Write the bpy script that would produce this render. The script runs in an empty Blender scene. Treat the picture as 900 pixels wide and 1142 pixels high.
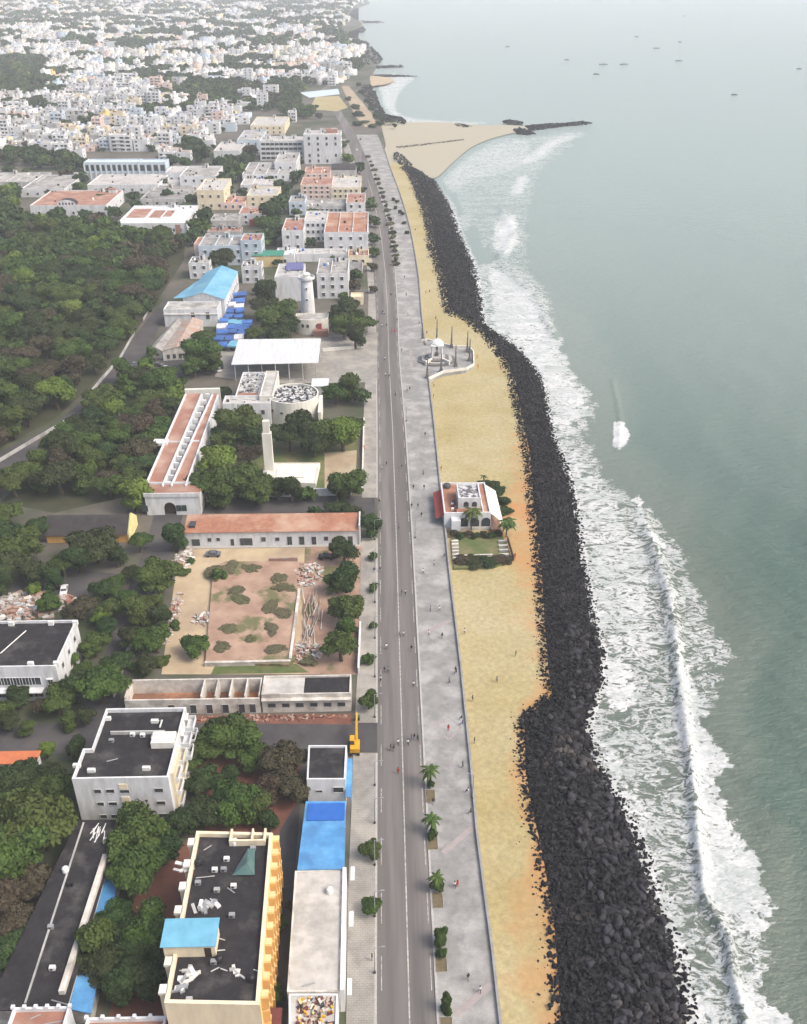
import bpy, bmesh, math, random
import numpy as np
from mathutils import Vector, Matrix, noise as mnoise
random.seed(7); rng = np.random.default_rng(7)
R = math.radians
# ------------------------------------------------------------ camera
FPX = 1050.0; CAMH = 140.0
PITCH = math.atan(614/1050); PSI = math.atan(29*math.cos(PITCH)/FPX)
sc = bpy.context.scene
cam = bpy.data.cameras.new('camera'); camo = bpy.data.objects.new('camera', cam); sc.collection.objects.link(camo)
camo.location = (0, 0, CAMH); camo.rotation_euler = (math.pi/2-PITCH, 0, -PSI)
cam.sensor_fit = 'VERTICAL'; cam.sensor_height = 24; cam.lens = 24*FPX/1142
cam.clip_start = 1; cam.clip_end = 30000
sc.camera = camo
# ------------------------------------------------------------ sky, sun, exposure (soft hazy daylight)
SUN_EL, SUN_AZ = 50, 112      # azimuth clockwise from +Y (the coast road runs to +Y)
w = bpy.data.worlds.new('World'); sc.world = w; w.use_nodes = True
nt = w.node_tree; nt.nodes.clear()
sk = nt.nodes.new('ShaderNodeTexSky'); sk.sky_type = 'NISHITA'; sk.sun_disc = False
sk.sun_elevation = R(SUN_EL); sk.sun_rotation = R(SUN_AZ); sk.air_density = 1.0; sk.dust_density = 7.0; sk.ozone_density = 1.0
bg = nt.nodes.new('ShaderNodeBackground'); bg.inputs[1].default_value = 0.15
wo = nt.nodes.new('ShaderNodeOutputWorld')
nt.links.new(sk.outputs[0], bg.inputs[0]); nt.links.new(bg.outputs[0], wo.inputs[0])
sl = bpy.data.lights.new('sun', 'SUN'); sl.energy = .9; sl.angle = R(16); sl.color = (1, .965, .91)
so = bpy.data.objects.new('sun', sl); sc.collection.objects.link(so)
a = R(SUN_AZ); e = R(SUN_EL)
so.rotation_euler = Vector((math.sin(a)*math.cos(e), math.cos(a)*math.cos(e), math.sin(e))).to_track_quat('Z', 'Y').to_euler()
sc.view_settings.view_transform = 'Standard'; sc.view_settings.look = 'None'
sc.view_settings.gamma = 1; sc.view_settings.exposure = 0.70; sc.view_settings.use_curve_mapping = False
sc.render.engine = 'CYCLES'
sc.cycles.use_denoising = True; sc.cycles.max_bounces = 5; sc.cycles.diffuse_bounces = 2; sc.cycles.glossy_bounces = 2
sc.cycles.volume_bounces = 3; sc.cycles.use_adaptive_sampling = True; sc.cycles.adaptive_threshold = 0.02
# ------------------------------------------------------------ photo point -> place on a level plane
Fv = np.array([math.sin(PSI)*math.cos(PITCH), math.cos(PSI)*math.cos(PITCH), -math.sin(PITCH)])
Rv = np.array([math.cos(PSI), -math.sin(PSI), 0.]); Uv = np.cross(Rv, Fv)
def P(x, y, z=0.):
    d = Fv*FPX + Rv*(x-450) + Uv*(571-y); t = (z-CAMH)/d[2]
    return (d[0]*t, d[1]*t)
def PX(X, Y, Z=0.):
    X = np.asarray(X, float); Y = np.asarray(Y, float); q = np.asarray(Z, float)-CAMH
    dep = Fv[0]*X+Fv[1]*Y+Fv[2]*q; dep = np.where(dep < 1, 1, dep)
    return 450+FPX*(Rv[0]*X+Rv[1]*Y)/dep, 571-FPX*(Uv[0]*X+Uv[1]*Y+Uv[2]*q)/dep
def HT(x, yb, yt):              # height of a thing from its foot row and its top row
    X, Y = P(x, yb); lo, hi = 0, 80
    for _ in range(30):
        m = (lo+hi)/2
        if PX(X, Y, m)[1] > yt: lo = m
        else: hi = m
    return lo
def PXM(y): return .863*(y+43)/CAMH     # pixels per metre across, at a row
def curve(pts):
    p = sorted((b, a_) for a_, b in pts); ys = [q[0] for q in p]; xs = [q[1] for q in p]
    if ys[-1] > 1100: ys = ys+[ys[-1]+300]; xs = xs+[xs[-1]+(xs[-1]-xs[-2])/(ys[-2]-ys[-3])*300]
    return lambda y: np.interp(y, ys, xs)
# ------------------------------------------------------------ tags
COL = sc.collection
def tag(o, label=None, cat=None, group=None, kind=None):
    if label: o['label'] = label
    if cat: o['category'] = cat
    if group: o['group'] = group
    if kind: o['kind'] = kind
    return o
def empty(name, loc, rz=0., label=None, cat=None, group=None):
    o = bpy.data.objects.new(name, None); COL.objects.link(o); o.location = loc; o.rotation_euler = (0, 0, rz)
    o.empty_display_size = .5
    return tag(o, label, cat, group)
ORD = ['zeroth', 'first', 'second', 'third', 'fourth', 'fifth', 'sixth', 'seventh', 'eighth', 'ninth', 'tenth', 'eleventh', 'twelfth', 'thirteenth', 'fourteenth', 'fifteenth', 'sixteenth', 'seventeenth', 'eighteenth', 'nineteenth', 'twentieth']
TENS = {20: 'twenty', 30: 'thirty', 40: 'forty', 50: 'fifty'}
def ordw(n):
    if n <= 20: return ORD[n]
    if n % 10 == 0: return {30: 'thirtieth', 40: 'fortieth', 50: 'fiftieth'}.get(n, str(n)+'th')
    return TENS.get(n//10*10, '') + '-' + ORD[n % 10]
# ------------------------------------------------------------ materials
MATS = {}
def mat(name, c1, c2=None, scale=.5, c3=None, scale3=.03, rough=.85, bump=0., bscale=None, contrast=(.35, .65), amt3=(.45, .65), stretch=(1, 1, 1), spec=.3, vary=0., metallic=0., detail=6):
    if name in MATS: return MATS[name]
    m = bpy.data.materials.new(name); m.use_nodes = True; n = m.node_tree; N = n.nodes; L = n.links
    b = N['Principled BSDF']; b.inputs['Roughness'].default_value = rough; b.inputs['Metallic'].default_value = metallic
    b.inputs['Specular IOR Level'].default_value = spec
    geo = N.new('ShaderNodeNewGeometry'); mp = N.new('ShaderNodeMapping'); mp.inputs['Scale'].default_value = stretch
    L.new(geo.outputs['Position'], mp.inputs[0])
    def nz(s, d=detail):
        t = N.new('ShaderNodeTexNoise'); t.inputs['Scale'].default_value = s; t.inputs['Detail'].default_value = d; t.inputs['Roughness'].default_value = .62
        L.new(mp.outputs[0], t.inputs[0]); return t
    def ramp(src, lo, hi):
        r = N.new('ShaderNodeMapRange'); r.inputs['From Min'].default_value = lo; r.inputs['From Max'].default_value = hi
        L.new(src, r.inputs[0]); return r.outputs[0]
    def mix(f, a_, c):
        x = N.new('ShaderNodeMix'); x.data_type = 'RGBA'
        L.new(f, x.inputs[0])
        for s, v in ((6, a_), (7, c)):
            if isinstance(v, tuple): x.inputs[s].default_value = (*v, 1)
            else: L.new(v, x.inputs[s])
        return x.outputs[2]
    if c2 is None: c2 = tuple(v*.82 for v in c1)
    t1 = nz(scale); out = mix(ramp(t1.outputs[0], *contrast), c1, c2)
    if c3: out = mix(ramp(nz(scale3, 5).outputs[0], *amt3), out, c3)
    if vary:
        oi = N.new('ShaderNodeObjectInfo'); hs = N.new('ShaderNodeHueSaturation'); 
        r = ramp(oi.outputs['Random'], 0, 1); mr = r.node; mr.inputs['To Min'].default_value = 1-vary; mr.inputs['To Max'].default_value = 1+vary
        L.new(r, hs.inputs['Value']); L.new(out, hs.inputs['Color']); out = hs.outputs[0]
    L.new(out, b.inputs['Base Color'])
    if bump:
        bp = N.new('ShaderNodeBump'); bp.inputs['Strength'].default_value = .6; bp.inputs['Distance'].default_value = bump
        L.new(nz(bscale or scale*4).outputs[0], bp.inputs['Height']); L.new(bp.outputs[0], b.inputs['Normal'])
    MATS[name] = m; return m
M = {}
def dm(k, *a_, **kw): M[k] = mat(k, *a_, **kw)
VS = (1, 1, .25)
dm('plaster_white', (.66, .68, .70), (.55, .56, .57), scale=.7, c3=(.46, .46, .44), scale3=.35, amt3=(.52, .75), stretch=VS, vary=.05)
dm('plaster_cream', (.72, .64, .46), (.60, .52, .38), scale=.6, stretch=VS, vary=.06)
dm('plaster_yellow', (.68, .53, .27), (.58, .44, .22), scale=.6, stretch=VS)
dm('tile_bright', (.52, .17, .07), (.42, .13, .06), scale=.8)
dm('gable_paint', (.72, .66, .30), (.60, .54, .26), scale=.6)
dm('plaster_orange', (.70, .40, .13), (.57, .32, .11), scale=.6, stretch=VS)
dm('plaster_blue', (.50, .58, .66), (.42, .50, .56), scale=.5, stretch=VS, vary=.05)
dm('plaster_pink', (.70, .55, .48), (.58, .45, .40), scale=.5, stretch=VS, vary=.06)
dm('plaster_grey', (.50, .50, .49), (.38, .38, .37), scale=.5, c3=(.28, .28, .27), scale3=.2, stretch=VS, vary=.08)
dm('stone_white', (.70, .69, .63), (.58, .56, .50), scale=.5, stretch=VS)
dm('concrete_roof', (.42, .41, .385), (.27, .265, .25), scale=.45, c3=(.17, .165, .16), scale3=.13, vary=.18)
dm('light_roof', (.50, .485, .46), (.37, .36, .335), scale=.4, c3=(.28, .27, .25), scale3=.1, amt3=(.5, .72))
dm('tar_roof', (.022, .020, .023), (.034, .032, .034), scale=.5, c3=(.08, .075, .072), scale3=.2, amt3=(.53, .72), rough=.85, spec=.12, bump=.03, bscale=3)
dm('terracotta_roof', (.31, .155, .11), (.23, .115, .085), scale=.6, c3=(.38, .26, .20), scale3=.15, vary=.1)
dm('tile_orange', (.36, .165, .10), (.25, .12, .08), scale=.8, c3=(.42, .29, .21), scale3=.12, bump=.03, bscale=4)
dm('blue_sheet', (.07, .24, .48), (.07, .19, .38), scale=.3, rough=.5, c3=(.12, .33, .60), scale3=.2)
dm('pale_blue_sheet', (.15, .36, .50), (.11, .29, .42), scale=.3, rough=.55, c3=(.20, .40, .50), scale3=.1)
dm('cyan_sheet', (.16, .40, .54), (.12, .32, .44), scale=.4, rough=.5)
dm('white_sheet', (.62, .63, .64), (.50, .52, .53), scale=.35, rough=.55, stretch=(4, .3, 1), c3=(.42, .43, .43), scale3=.3, amt3=(.5, .8))
dm('window_glass', (.035, .04, .045), (.06, .07, .075), scale=.8, rough=.25, spec=.5)
dm('wood_dark', (.05, .035, .025), rough=.7)
dm('green_shutter', (.05, .10, .08), rough=.6)
dm('maroon_roof', (.16, .045, .04), (.11, .035, .03), scale=.7)
dm('red_paint', (.45, .06, .04), rough=.5)
dm('green_glass', (.06, .12, .12), (.09, .16, .15), scale=.5, rough=.3)
dm('metal_grey', (.35, .36, .37), rough=.45, metallic=.3)
dm('metal_dark', (.06, .06, .065), rough=.5)
dm('yellow_paint', (.65, .36, .02), (.52, .28, .02), scale=1, rough=.45)
dm('rubber', (.02, .02, .02), rough=.8)
dm('plastic_black', (.02, .02, .022), rough=.5)
dm('plastic_white', (.75, .75, .73), rough=.5)
dm('plastic_blue', (.03, .13, .45), rough=.5)
dm('canvas', (.70, .68, .60), rough=.9)
dm('red_canvas', (.36, .07, .06), (.28, .06, .05), scale=1, rough=.9)
dm('bark', (.10, .075, .055), (.06, .045, .035), scale=3, rough=.95)
dm('granite', (.16, .15, .15), (.10, .10, .10), scale=3)
dm('boat_grey', (.17, .17, .17), rough=.7)
dm('bronze', (.03, .028, .025), rough=.5, metallic=.4)
dm('asphalt', (.145, .136, .129), (.105, .098, .094), scale=.25, c3=(.20, .187, .175), scale3=.09, amt3=(.48, .66), stretch=(1.8, .07, 1), rough=.9, bump=.01, bscale=20)
dm('asphalt_dark', (.050, .048, .052), (.072, .068, .070), scale=.2, c3=(.09, .084, .082), scale3=.06, rough=.9)
dm('road_paint', (.46, .45, .42), (.24, .23, .22), scale=1.2, contrast=(.42, .62))
dm('town_ground', (.14, .125, .105), (.085, .08, .065), scale=.06, c3=(.05, .065, .032), scale3=.02, amt3=(.45, .6))
dm('dirt', (.36, .28, .18), (.28, .22, .15), scale=.15, c3=(.40, .34, .24), scale3=.08)
dm('sand_yard', (.46, .37, .24), (.37, .29, .19), scale=.15, c3=(.28, .21, .15), scale3=.06, amt3=(.5, .68))
dm('dirt_dark', (.16, .12, .075), (.09, .09, .045), scale=1.5)
dm('red_earth', (.20, .085, .06), (.14, .065, .05), scale=.3)
dm('rubble_slab', (.40, .28, .205), (.26, .165, .12), scale=.16, c3=(.13, .13, .06), scale3=.09, amt3=(.53, .6), bump=.15, bscale=.8)
dm('rubble', (.40, .36, .31), (.25, .21, .18), scale=.9, c3=(.36, .20, .14), scale3=.2, vary=.1)
dm('grass', (.10, .13, .045), (.07, .10, .03), scale=.4, c3=(.17, .15, .08), scale3=.15)
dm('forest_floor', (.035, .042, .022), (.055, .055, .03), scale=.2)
dm('rust_floor', (.25, .13, .08), (.17, .09, .06), scale=.5, c3=(.42, .20, .10), scale3=.12, amt3=(.48, .62))
dm('skin', (.22, .12, .075), rough=.6)
dm('hair', (.015, .012, .01), rough=.6)
dm('whitewash', (.64, .62, .57), (.50, .47, .42), scale=.8, c3=(.33, .30, .27), scale3=.25)
dm('kerb_stone', (.42, .41, .39), (.32, .31, .29), scale=2)
dm('debris_dark', (.10, .10, .11), (.50, .50, .50), scale=.9, contrast=(.47, .53), bump=.2, bscale=2)
dm('colour_clutter', (.55, .36, .05), (.20, .03, .05), scale=2.2, contrast=(.47, .53), c3=(.6, .55, .5), scale3=1.2, amt3=(.5, .56))
def tile_mat(name, c1, c2, size, dark, c3):       # paved surface with slab joints
    m = mat(name, c1, c2, scale=.5, c3=c3, scale3=.13, amt3=(.46, .62), rough=.8)
    n = m.node_tree; b = n.nodes['Principled BSDF']; src = b.inputs['Base Color'].links[0].from_socket
    g = n.nodes.new('ShaderNodeNewGeometry'); br = n.nodes.new('ShaderNodeTexBrick'); br.inputs['Scale'].default_value = 1/size
    br.inputs['Mortar Size'].default_value = .03; br.offset = .5; br.inputs['Color1'].default_value = (1, 1, 1, 1); br.inputs['Color2'].default_value = (.94, .94, .94, 1); br.inputs['Mortar'].default_value = (dark, dark, dark, 1)
    mx = n.nodes.new('ShaderNodeMix'); mx.data_type = 'RGBA'; mx.blend_type = 'MULTIPLY'; mx.inputs[0].default_value = 1
    n.links.new(g.outputs['Position'], br.inputs[0]); n.links.new(src, mx.inputs[6]); n.links.new(br.outputs[0], mx.inputs[7]); n.links.new(mx.outputs[2], b.inputs['Base Color'])
    M[name] = m
tile_mat('paving', (.275, .275, .265), (.205, .205, .195), 1.3, .86, (.37, .365, .35))
tile_mat('side_paving', (.30, .29, .265), (.23, .22, .20), 1.6, .75, (.36, .34, .30))
# sand: yellow with orange earth showing near the rocks
m = mat('sand', (.375, .315, .155), (.32, .265, .12), scale=.08, c3=(.40, .35, .205), scale3=.03, amt3=(.4, .65), bump=.06, bscale=.9); M['sand'] = m
n = m.node_tree; b = n.nodes['Principled BSDF']; src = b.inputs['Base Color'].links[0].from_socket
_t = n.nodes.new('ShaderNodeTexNoise'); _t.inputs['Scale'].default_value = .9; _t.inputs['Detail'].default_value = 8; _t.inputs['Roughness'].default_value = .75
_g = n.nodes.new('ShaderNodeNewGeometry'); n.links.new(_g.outputs['Position'], _t.inputs[0]); _r = n.nodes.new('ShaderNodeMapRange')
for _k, _v in zip((1, 2, 3, 4), (.38, .62, .78, 1.1)): _r.inputs[_k].default_value = _v
_x = n.nodes.new('ShaderNodeMix'); _x.data_type = 'RGBA'; _x.blend_type = 'MULTIPLY'; _x.inputs[0].default_value = 1; n.links.new(_t.outputs[0], _r.inputs[0]); n.links.new(src, _x.inputs[6]); n.links.new(_r.outputs[0], _x.inputs[7]); src = _x.outputs[2]
at_ = n.nodes.new('ShaderNodeAttribute'); at_.attribute_name = 'orange'
tx = n.nodes.new('ShaderNodeTexNoise'); tx.inputs['Scale'].default_value = .11; tx.inputs['Detail'].default_value = 6
ge = n.nodes.new('ShaderNodeNewGeometry'); n.links.new(ge.outputs['Position'], tx.inputs[0])
ad = n.nodes.new('ShaderNodeMath'); ad.operation = 'ADD'; n.links.new(at_.outputs['Fac'], ad.inputs[0]); n.links.new(tx.outputs[0], ad.inputs[1])
mr = n.nodes.new('ShaderNodeMapRange'); mr.inputs['From Min'].default_value = .85; mr.inputs['From Max'].default_value = 1.25; n.links.new(ad.outputs[0], mr.inputs[0])
mx = n.nodes.new('ShaderNodeMix'); mx.data_type = 'RGBA'; mx.inputs[7].default_value = (.42, .215, .085, 1)
n.links.new(mr.outputs[0], mx.inputs[0]); n.links.new(src, mx.inputs[6])
# pale grey-white wet sand of the spit
at2 = n.nodes.new('ShaderNodeAttribute'); at2.attribute_name = 'pale'
mx2 = n.nodes.new('ShaderNodeMix'); mx2.data_type = 'RGBA'; mx2.inputs[7].default_value = (.35, .325, .25, 1)
n.links.new(at2.outputs['Fac'], mx2.inputs[0]); n.links.new(mx.outputs[2], mx2.inputs[6]); n.links.new(mx2.outputs[2], b.inputs['Base Color'])
def leaf_mat(name, dark, light, warm):
    m = bpy.data.materials.new(name); m.use_nodes = True; n = m.node_tree; N = n.nodes; L = n.links; b = N['Principled BSDF']
    b.inputs['Roughness'].default_value = .75; b.inputs['Specular IOR Level'].default_value = .2
    at = N.new('ShaderNodeAttribute'); at.attribute_name = 'tint'
    mx = N.new('ShaderNodeMix'); mx.data_type = 'RGBA'; mx.inputs[6].default_value = (*dark, 1); mx.inputs[7].default_value = (*light, 1); L.new(at.outputs['Fac'], mx.inputs[0])
    oi = N.new('ShaderNodeObjectInfo'); mr = N.new('ShaderNodeMapRange'); mr.inputs['To Max'].default_value = .95; L.new(oi.outputs['Random'], mr.inputs[0])
    m2 = N.new('ShaderNodeMix'); m2.data_type = 'RGBA'; m2.inputs[7].default_value = (*warm, 1); L.new(mr.outputs[0], m2.inputs[0]); L.new(mx.outputs[2], m2.inputs[6])
    L.new(m2.outputs[2], b.inputs['Base Color']); M[name] = m
leaf_mat('leaf_dark', (.014, .036, .011), (.044, .084, .024), (.036, .044, .016))
leaf_mat('leaf_mid', (.022, .052, .012), (.070, .125, .024), (.060, .080, .020))
leaf_mat('leaf_bright', (.055, .105, .015), (.13, .20, .03), (.11, .15, .03))
leaf_mat('leaf_olive', (.07, .075, .035), (.13, .13, .06), (.11, .10, .06))
leaf_mat('leaf_brown', (.035, .035, .020), (.075, .070, .038), (.06, .045, .03))
def attr_mat(name, rough=.85):
    m = bpy.data.materials.new(name); m.use_nodes = True; n = m.node_tree
    at = n.nodes.new('ShaderNodeAttribute'); at.attribute_name = 'Col'
    n.nodes['Principled BSDF'].inputs['Roughness'].default_value = rough; n.nodes['Principled BSDF'].inputs['Specular IOR Level'].default_value = .3
    tx = n.nodes.new('ShaderNodeTexNoise'); tx.inputs['Scale'].default_value = .4; ge = n.nodes.new('ShaderNodeNewGeometry'); n.links.new(ge.outputs['Position'], tx.inputs[0])
    mr = n.nodes.new('ShaderNodeMapRange'); mr.inputs['To Min'].default_value = .7; mr.inputs['To Max'].default_value = 1.2; n.links.new(tx.outputs[0], mr.inputs[0])
    mx = n.nodes.new('ShaderNodeMix'); mx.data_type = 'RGBA'; mx.blend_type = 'MULTIPLY'; mx.inputs[0].default_value = 1
    n.links.new(at.outputs['Color'], mx.inputs[6]); n.links.new(mr.outputs[0], mx.inputs[7]); n.links.new(mx.outputs[2], n.nodes['Principled BSDF'].inputs['Base Color'])
    M[name] = m
attr_mat('painted_town')
# ------------------------------------------------------------ mesh builder
class MB:
    def __init__(s): s.v = []; s.f = []; s.m = []; s.mats = []
    def mi(s, m):
        if m not in s.mats: s.mats.append(m)
        return s.mats.index(m)
    def add(s, vs, fs, m):
        k = len(s.v); s.v += [tuple(v) for v in vs]; s.f += [tuple(k+i for i in f) for f in fs]; s.m += [s.mi(m)]*len(fs); return s
    def box(s, x0, x1, y0, y1, z0, z1, m, bottom=True):
        vs = [(x0, y0, z0), (x1, y0, z0), (x1, y1, z0), (x0, y1, z0), (x0, y0, z1), (x1, y0, z1), (x1, y1, z1), (x0, y1, z1)]
        fs = [(4, 5, 6, 7), (0, 1, 5, 4), (1, 2, 6, 5), (2, 3, 7, 6), (3, 0, 4, 7)]
        if bottom: fs.append((3, 2, 1, 0))
        return s.add(vs, fs, m)
    def obox(s, c, ux, hx, hy, z0, z1, m):     # oriented box: centre, unit direction, half sizes
        uy = (-ux[1], ux[0]); q = [(c[0]+ux[0]*a_*hx+uy[0]*b_*hy, c[1]+ux[1]*a_*hx+uy[1]*b_*hy) for a_, b_ in ((-1, -1), (1, -1), (1, 1), (-1, 1))]
        vs = [(*p, z0) for p in q]+[(*p, z1) for p in q]
        return s.add(vs, [(4, 5, 6, 7), (0, 1, 5, 4), (1, 2, 6, 5), (2, 3, 7, 6), (3, 0, 4, 7), (3, 2, 1, 0)], m)
    def prism(s, poly, z0, z1, m, top=True, bottom=False):
        n_ = len(poly); zz0 = z0 if hasattr(z0, '__len__') else [z0]*n_; zz1 = z1 if hasattr(z1, '__len__') else [z1]*n_
        vs = [(*p, zz0[i]) for i, p in enumerate(poly)]+[(*p, zz1[i]) for i, p in enumerate(poly)]
        fs = [(i, (i+1) % n_, n_+(i+1) % n_, n_+i) for i in range(n_)]
        if top: fs.append(tuple(range(n_, 2*n_)))
        if bottom: fs.append(tuple(range(n_-1, -1, -1)))
        return s.add(vs, fs, m)
    def tube(s, p0, p1, r0, r1, m, n_=8, caps=True):
        p0 = Vector(p0); p1 = Vector(p1); d = (p1-p0).normalized(); q = d.orthogonal().normalized(); t = d.cross(q)
        vs = []
        for p, r in ((p0, r0), (p1, r1)):
            vs += [tuple(p+(q*math.cos(2*math.pi*i/n_)+t*math.sin(2*math.pi*i/n_))*r) for i in range(n_)]
        fs = [(i, (i+1) % n_, n_+(i+1) % n_, n_+i) for i in range(n_)]
        if caps: fs += [tuple(range(n_, 2*n_)), tuple(range(n_-1, -1, -1))]
        return s.add(vs, fs, m)
    def lathe(s, c, prof, m, n_=16):
        vs = []
        for r, z in prof: vs += [(c[0]+r*math.cos(2*math.pi*i/n_), c[1]+r*math.sin(2*math.pi*i/n_), c[2]+z) for i in range(n_)]
        fs = []
        for k in range(len(prof)-1): fs += [(k*n_+i, k*n_+(i+1) % n_, (k+1)*n_+(i+1) % n_, (k+1)*n_+i) for i in range(n_)]
        fs.append(tuple((len(prof)-1)*n_+i for i in range(n_)))
        return s.add(vs, fs, m)
    def build(s, name, parent=None, smooth=False, **kw):
        me = bpy.data.meshes.new(name); me.from_pydata(s.v, [], s.f); 
        for m_ in s.mats: me.materials.append(M[m_] if isinstance(m_, str) else m_)
        me.polygons.foreach_set('material_index', s.m)
        if smooth: me.polygons.foreach_set('use_smooth', [True]*len(s.f))
        me.update()
        o = bpy.data.objects.new(name, me); COL.objects.link(o)
        if parent is not None: o.parent = parent
        return tag(o, **kw)
def np_mesh(name, V, F, mats, attrs=None, colattr=None, matidx=None):    # V (n,3), F (m,k)
    me = bpy.data.meshes.new(name); k = F.shape[1]
    me.vertices.add(len(V)); me.vertices.foreach_set('co', np.asarray(V, np.float32).ravel())
    me.loops.add(F.size); me.loops.foreach_set('vertex_index', F.astype(np.int32).ravel())
    me.polygons.add(len(F)); me.polygons.foreach_set('loop_start', np.arange(0, F.size, k, dtype=np.int32)); me.polygons.foreach_set('loop_total', np.full(len(F), k, np.int32))
    for m_ in mats: me.materials.append(M[m_] if isinstance(m_, str) else m_)
    if matidx is not None: me.polygons.foreach_set('material_index', np.asarray(matidx, np.int32))
    me.update(calc_edges=True)
    for nm, dom, val in (attrs or []):
        at = me.attributes.new(nm, 'FLOAT', dom); at.data.foreach_set('value', np.asarray(val, np.float32))
    if colattr is not None:
        at = me.attributes.new('Col', 'FLOAT_COLOR', 'FACE'); at.data.foreach_set('color', np.asarray(colattr, np.float32).ravel())
    return me
def link(name, me, parent=None, loc=(0, 0, 0), **kw):
    o = bpy.data.objects.new(name, me); COL.objects.link(o); o.location = loc
    if parent is not None: o.parent = parent
    return tag(o, **kw)
def area(poly): return .5*sum(poly[i][0]*poly[(i+1) % len(poly)][1]-poly[(i+1) % len(poly)][0]*poly[i][1] for i in range(len(poly)))
def ccw(poly): return list(poly) if area(poly) > 0 else list(reversed(poly))
def sheet(name, pxpoly, z, m, kind='structure', thick=0, **kw):
    poly = ccw([P(x, y, z) for x, y in pxpoly]); b = MB()
    if thick: b.prism(poly, z-thick, z, m)
    else: b.add([(*p, z) for p in poly], [tuple(range(len(poly)))], m)
    o = b.build(name, kind=kind, **kw)
    bm = bmesh.new(); bm.from_mesh(o.data); bmesh.ops.triangulate(bm, faces=[f for f in bm.faces if len(f.verts) > 4]); bm.to_mesh(o.data); bm.free()
    return o
def ribbon_pts(cl, cr, rows, z):
    L_ = [P(float(cl(y)), y, z) for y in rows]; R_ = [P(float(cr(y)), y, z) for y in rows]; return L_, R_
def ribbon(name, cl, cr, y0, y1, z, m, thick=0, step=12, **kw):
    rows = list(np.arange(y1, y0, -step))+[y0]
    L_, R_ = ribbon_pts(cl, cr, rows, z); b = MB(); n_ = len(rows)
    vs = [(*p, z) for p in L_]+[(*p, z) for p in R_]
    fs = [(i, n_+i, n_+i+1, i+1) for i in range(n_-1)]
    if thick:
        vs += [(*p, z-thick) for p in L_]+[(*p, z-thick) for p in R_]
        fs += [(n_+i, 3*n_+i, 3*n_+i+1, n_+i+1) for i in range(n_-1)]+[(2*n_+i, i, i+1, 2*n_+i+1) for i in range(n_-1)]
    b.add(vs, fs, m); return b.build(name, kind='structure', **kw)
# ------------------------------------------------------------ coast curves (photo rows)
wall_c = curve([(562, 1180), (557, 1142), (548, 1060), (540, 1000), (531, 930), (525, 860), (519, 800), (513, 740), (507, 690), (501, 640), (497, 600), (491, 545), (487, 505), (483, 465), (478, 425), (474, 385), (470, 350), (467, 310), (463, 285), (458, 258), (452, 235), (444, 210), (436, 190), (428, 165), (418, 145)])
sandrock = curve([(624, 1180), (618, 1142), (610, 1029), (597, 952), (584, 894), (578, 857), (577, 800), (595, 786), (608, 777), (603, 740), (600, 700), (594, 607), (588, 561), (583, 505), (571, 448), (566, 418), (556, 400), (540, 378), (517, 358), (497, 349), (491, 327), (488, 307), (478, 278), (475, 253), (468, 229), (461, 209), (453, 192), (445, 186)])
rockwater = curve([(790, 1180), (777, 1142), (765, 1072), (738, 1002), (727, 963), (711, 921), (688, 878), (672, 855), (659, 812), (665, 789), (676, 762), (676, 723), (666, 693), (662, 660), (654, 625), (649, 584), (643, 550), (632, 516), (620, 489), (615, 467), (609, 433), (598, 410), (580, 390), (558, 374), (541, 362), (538, 340), (534, 317), (527, 290), (517, 270), (507, 243), (502, 229), (492, 213), (485, 202), (473, 193), (460, 186)])
ZS = -1.0; ZW = -3.0
# ------------------------------------------------------------ land and sea sheets
coast_far = [(430, 160), (424, 135), (421, 118), (418, 108), (414, 95), (412, 86), (418, 76), (424, 66), (412, 51), (390, 42), (386, 36), (402, 30), (404, 26), (388, 16), (394, 9), (412, 3), (400, -10), (385, -25)]
edge = [P(float(wall_c(y)), y) for y in (1340, 1280, 1230, 1180, 1142, 1060, 1000, 930, 860, 800, 740, 690, 640, 600, 545, 505, 465, 425, 385, 350, 310, 285, 258, 235, 210, 190, 165)] + [P(x, y) for x, y in coast_far]
far = edge[-1]
poly = ccw([(-7000, -150), (edge[0][0]-.5, -150)] + edge + [(far[0]-100, 8800), (-7000, 8800)])
b = MB(); b.prism(poly, -4, 0, 'town_ground'); ground = b.build('ground', kind='structure')
bm = bmesh.new(); bm.from_mesh(ground.data); bmesh.ops.triangulate(bm, faces=[f for f in bm.faces if len(f.verts) > 4]); bm.to_mesh(ground.data); bm.free()
# beach
def strip_mesh(name, cl, cr, y0, y1, zl, zr, nacross, mname, step=6, zf=None, attr=None):
    rows = np.concatenate([np.arange(y1, y0, -step), [y0]]); V = []; A = []
    for y in rows:
        a0 = np.array(P(float(cl(y)), y, zl)); a1 = np.array(P(float(cr(y)), y, zr))
        for k in range(nacross+1):
            t = k/nacross; p = a0*(1-t)+a1*t; z = zl*(1-t)+zr*t+(zf(t, y, p) if zf else 0); V.append((*p, z)); A.append(attr(t, y) if attr else 0)
    nr = len(rows); i = np.arange(nr-1)[:, None]*(nacross+1)+np.arange(nacross)[None]
    F = np.stack([i, i+1, i+nacross+2, i+nacross+1], -1).reshape(-1, 4)
    me = np_mesh(name, np.array(V), F, [mname], attrs=[('orange', 'POINT', [x_ for x_ in A]), ('pale', 'POINT', [0]*len(A))])
    me.polygons.foreach_set('use_smooth', [True]*len(F)); return me
def orange(t, y):
    base = max(0, (t-.35)/.5)*.75
    if y > 860: base = max(base, .45+.5*max(0, t-.2)) if y > 980 else max(base, .25+.6*max(0, t-.4))
    if y < 480: base *= .35
    if 560 < y < 640: base = min(1, base+.35)
    return base*(.6 if y < 850 else .72)
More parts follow.
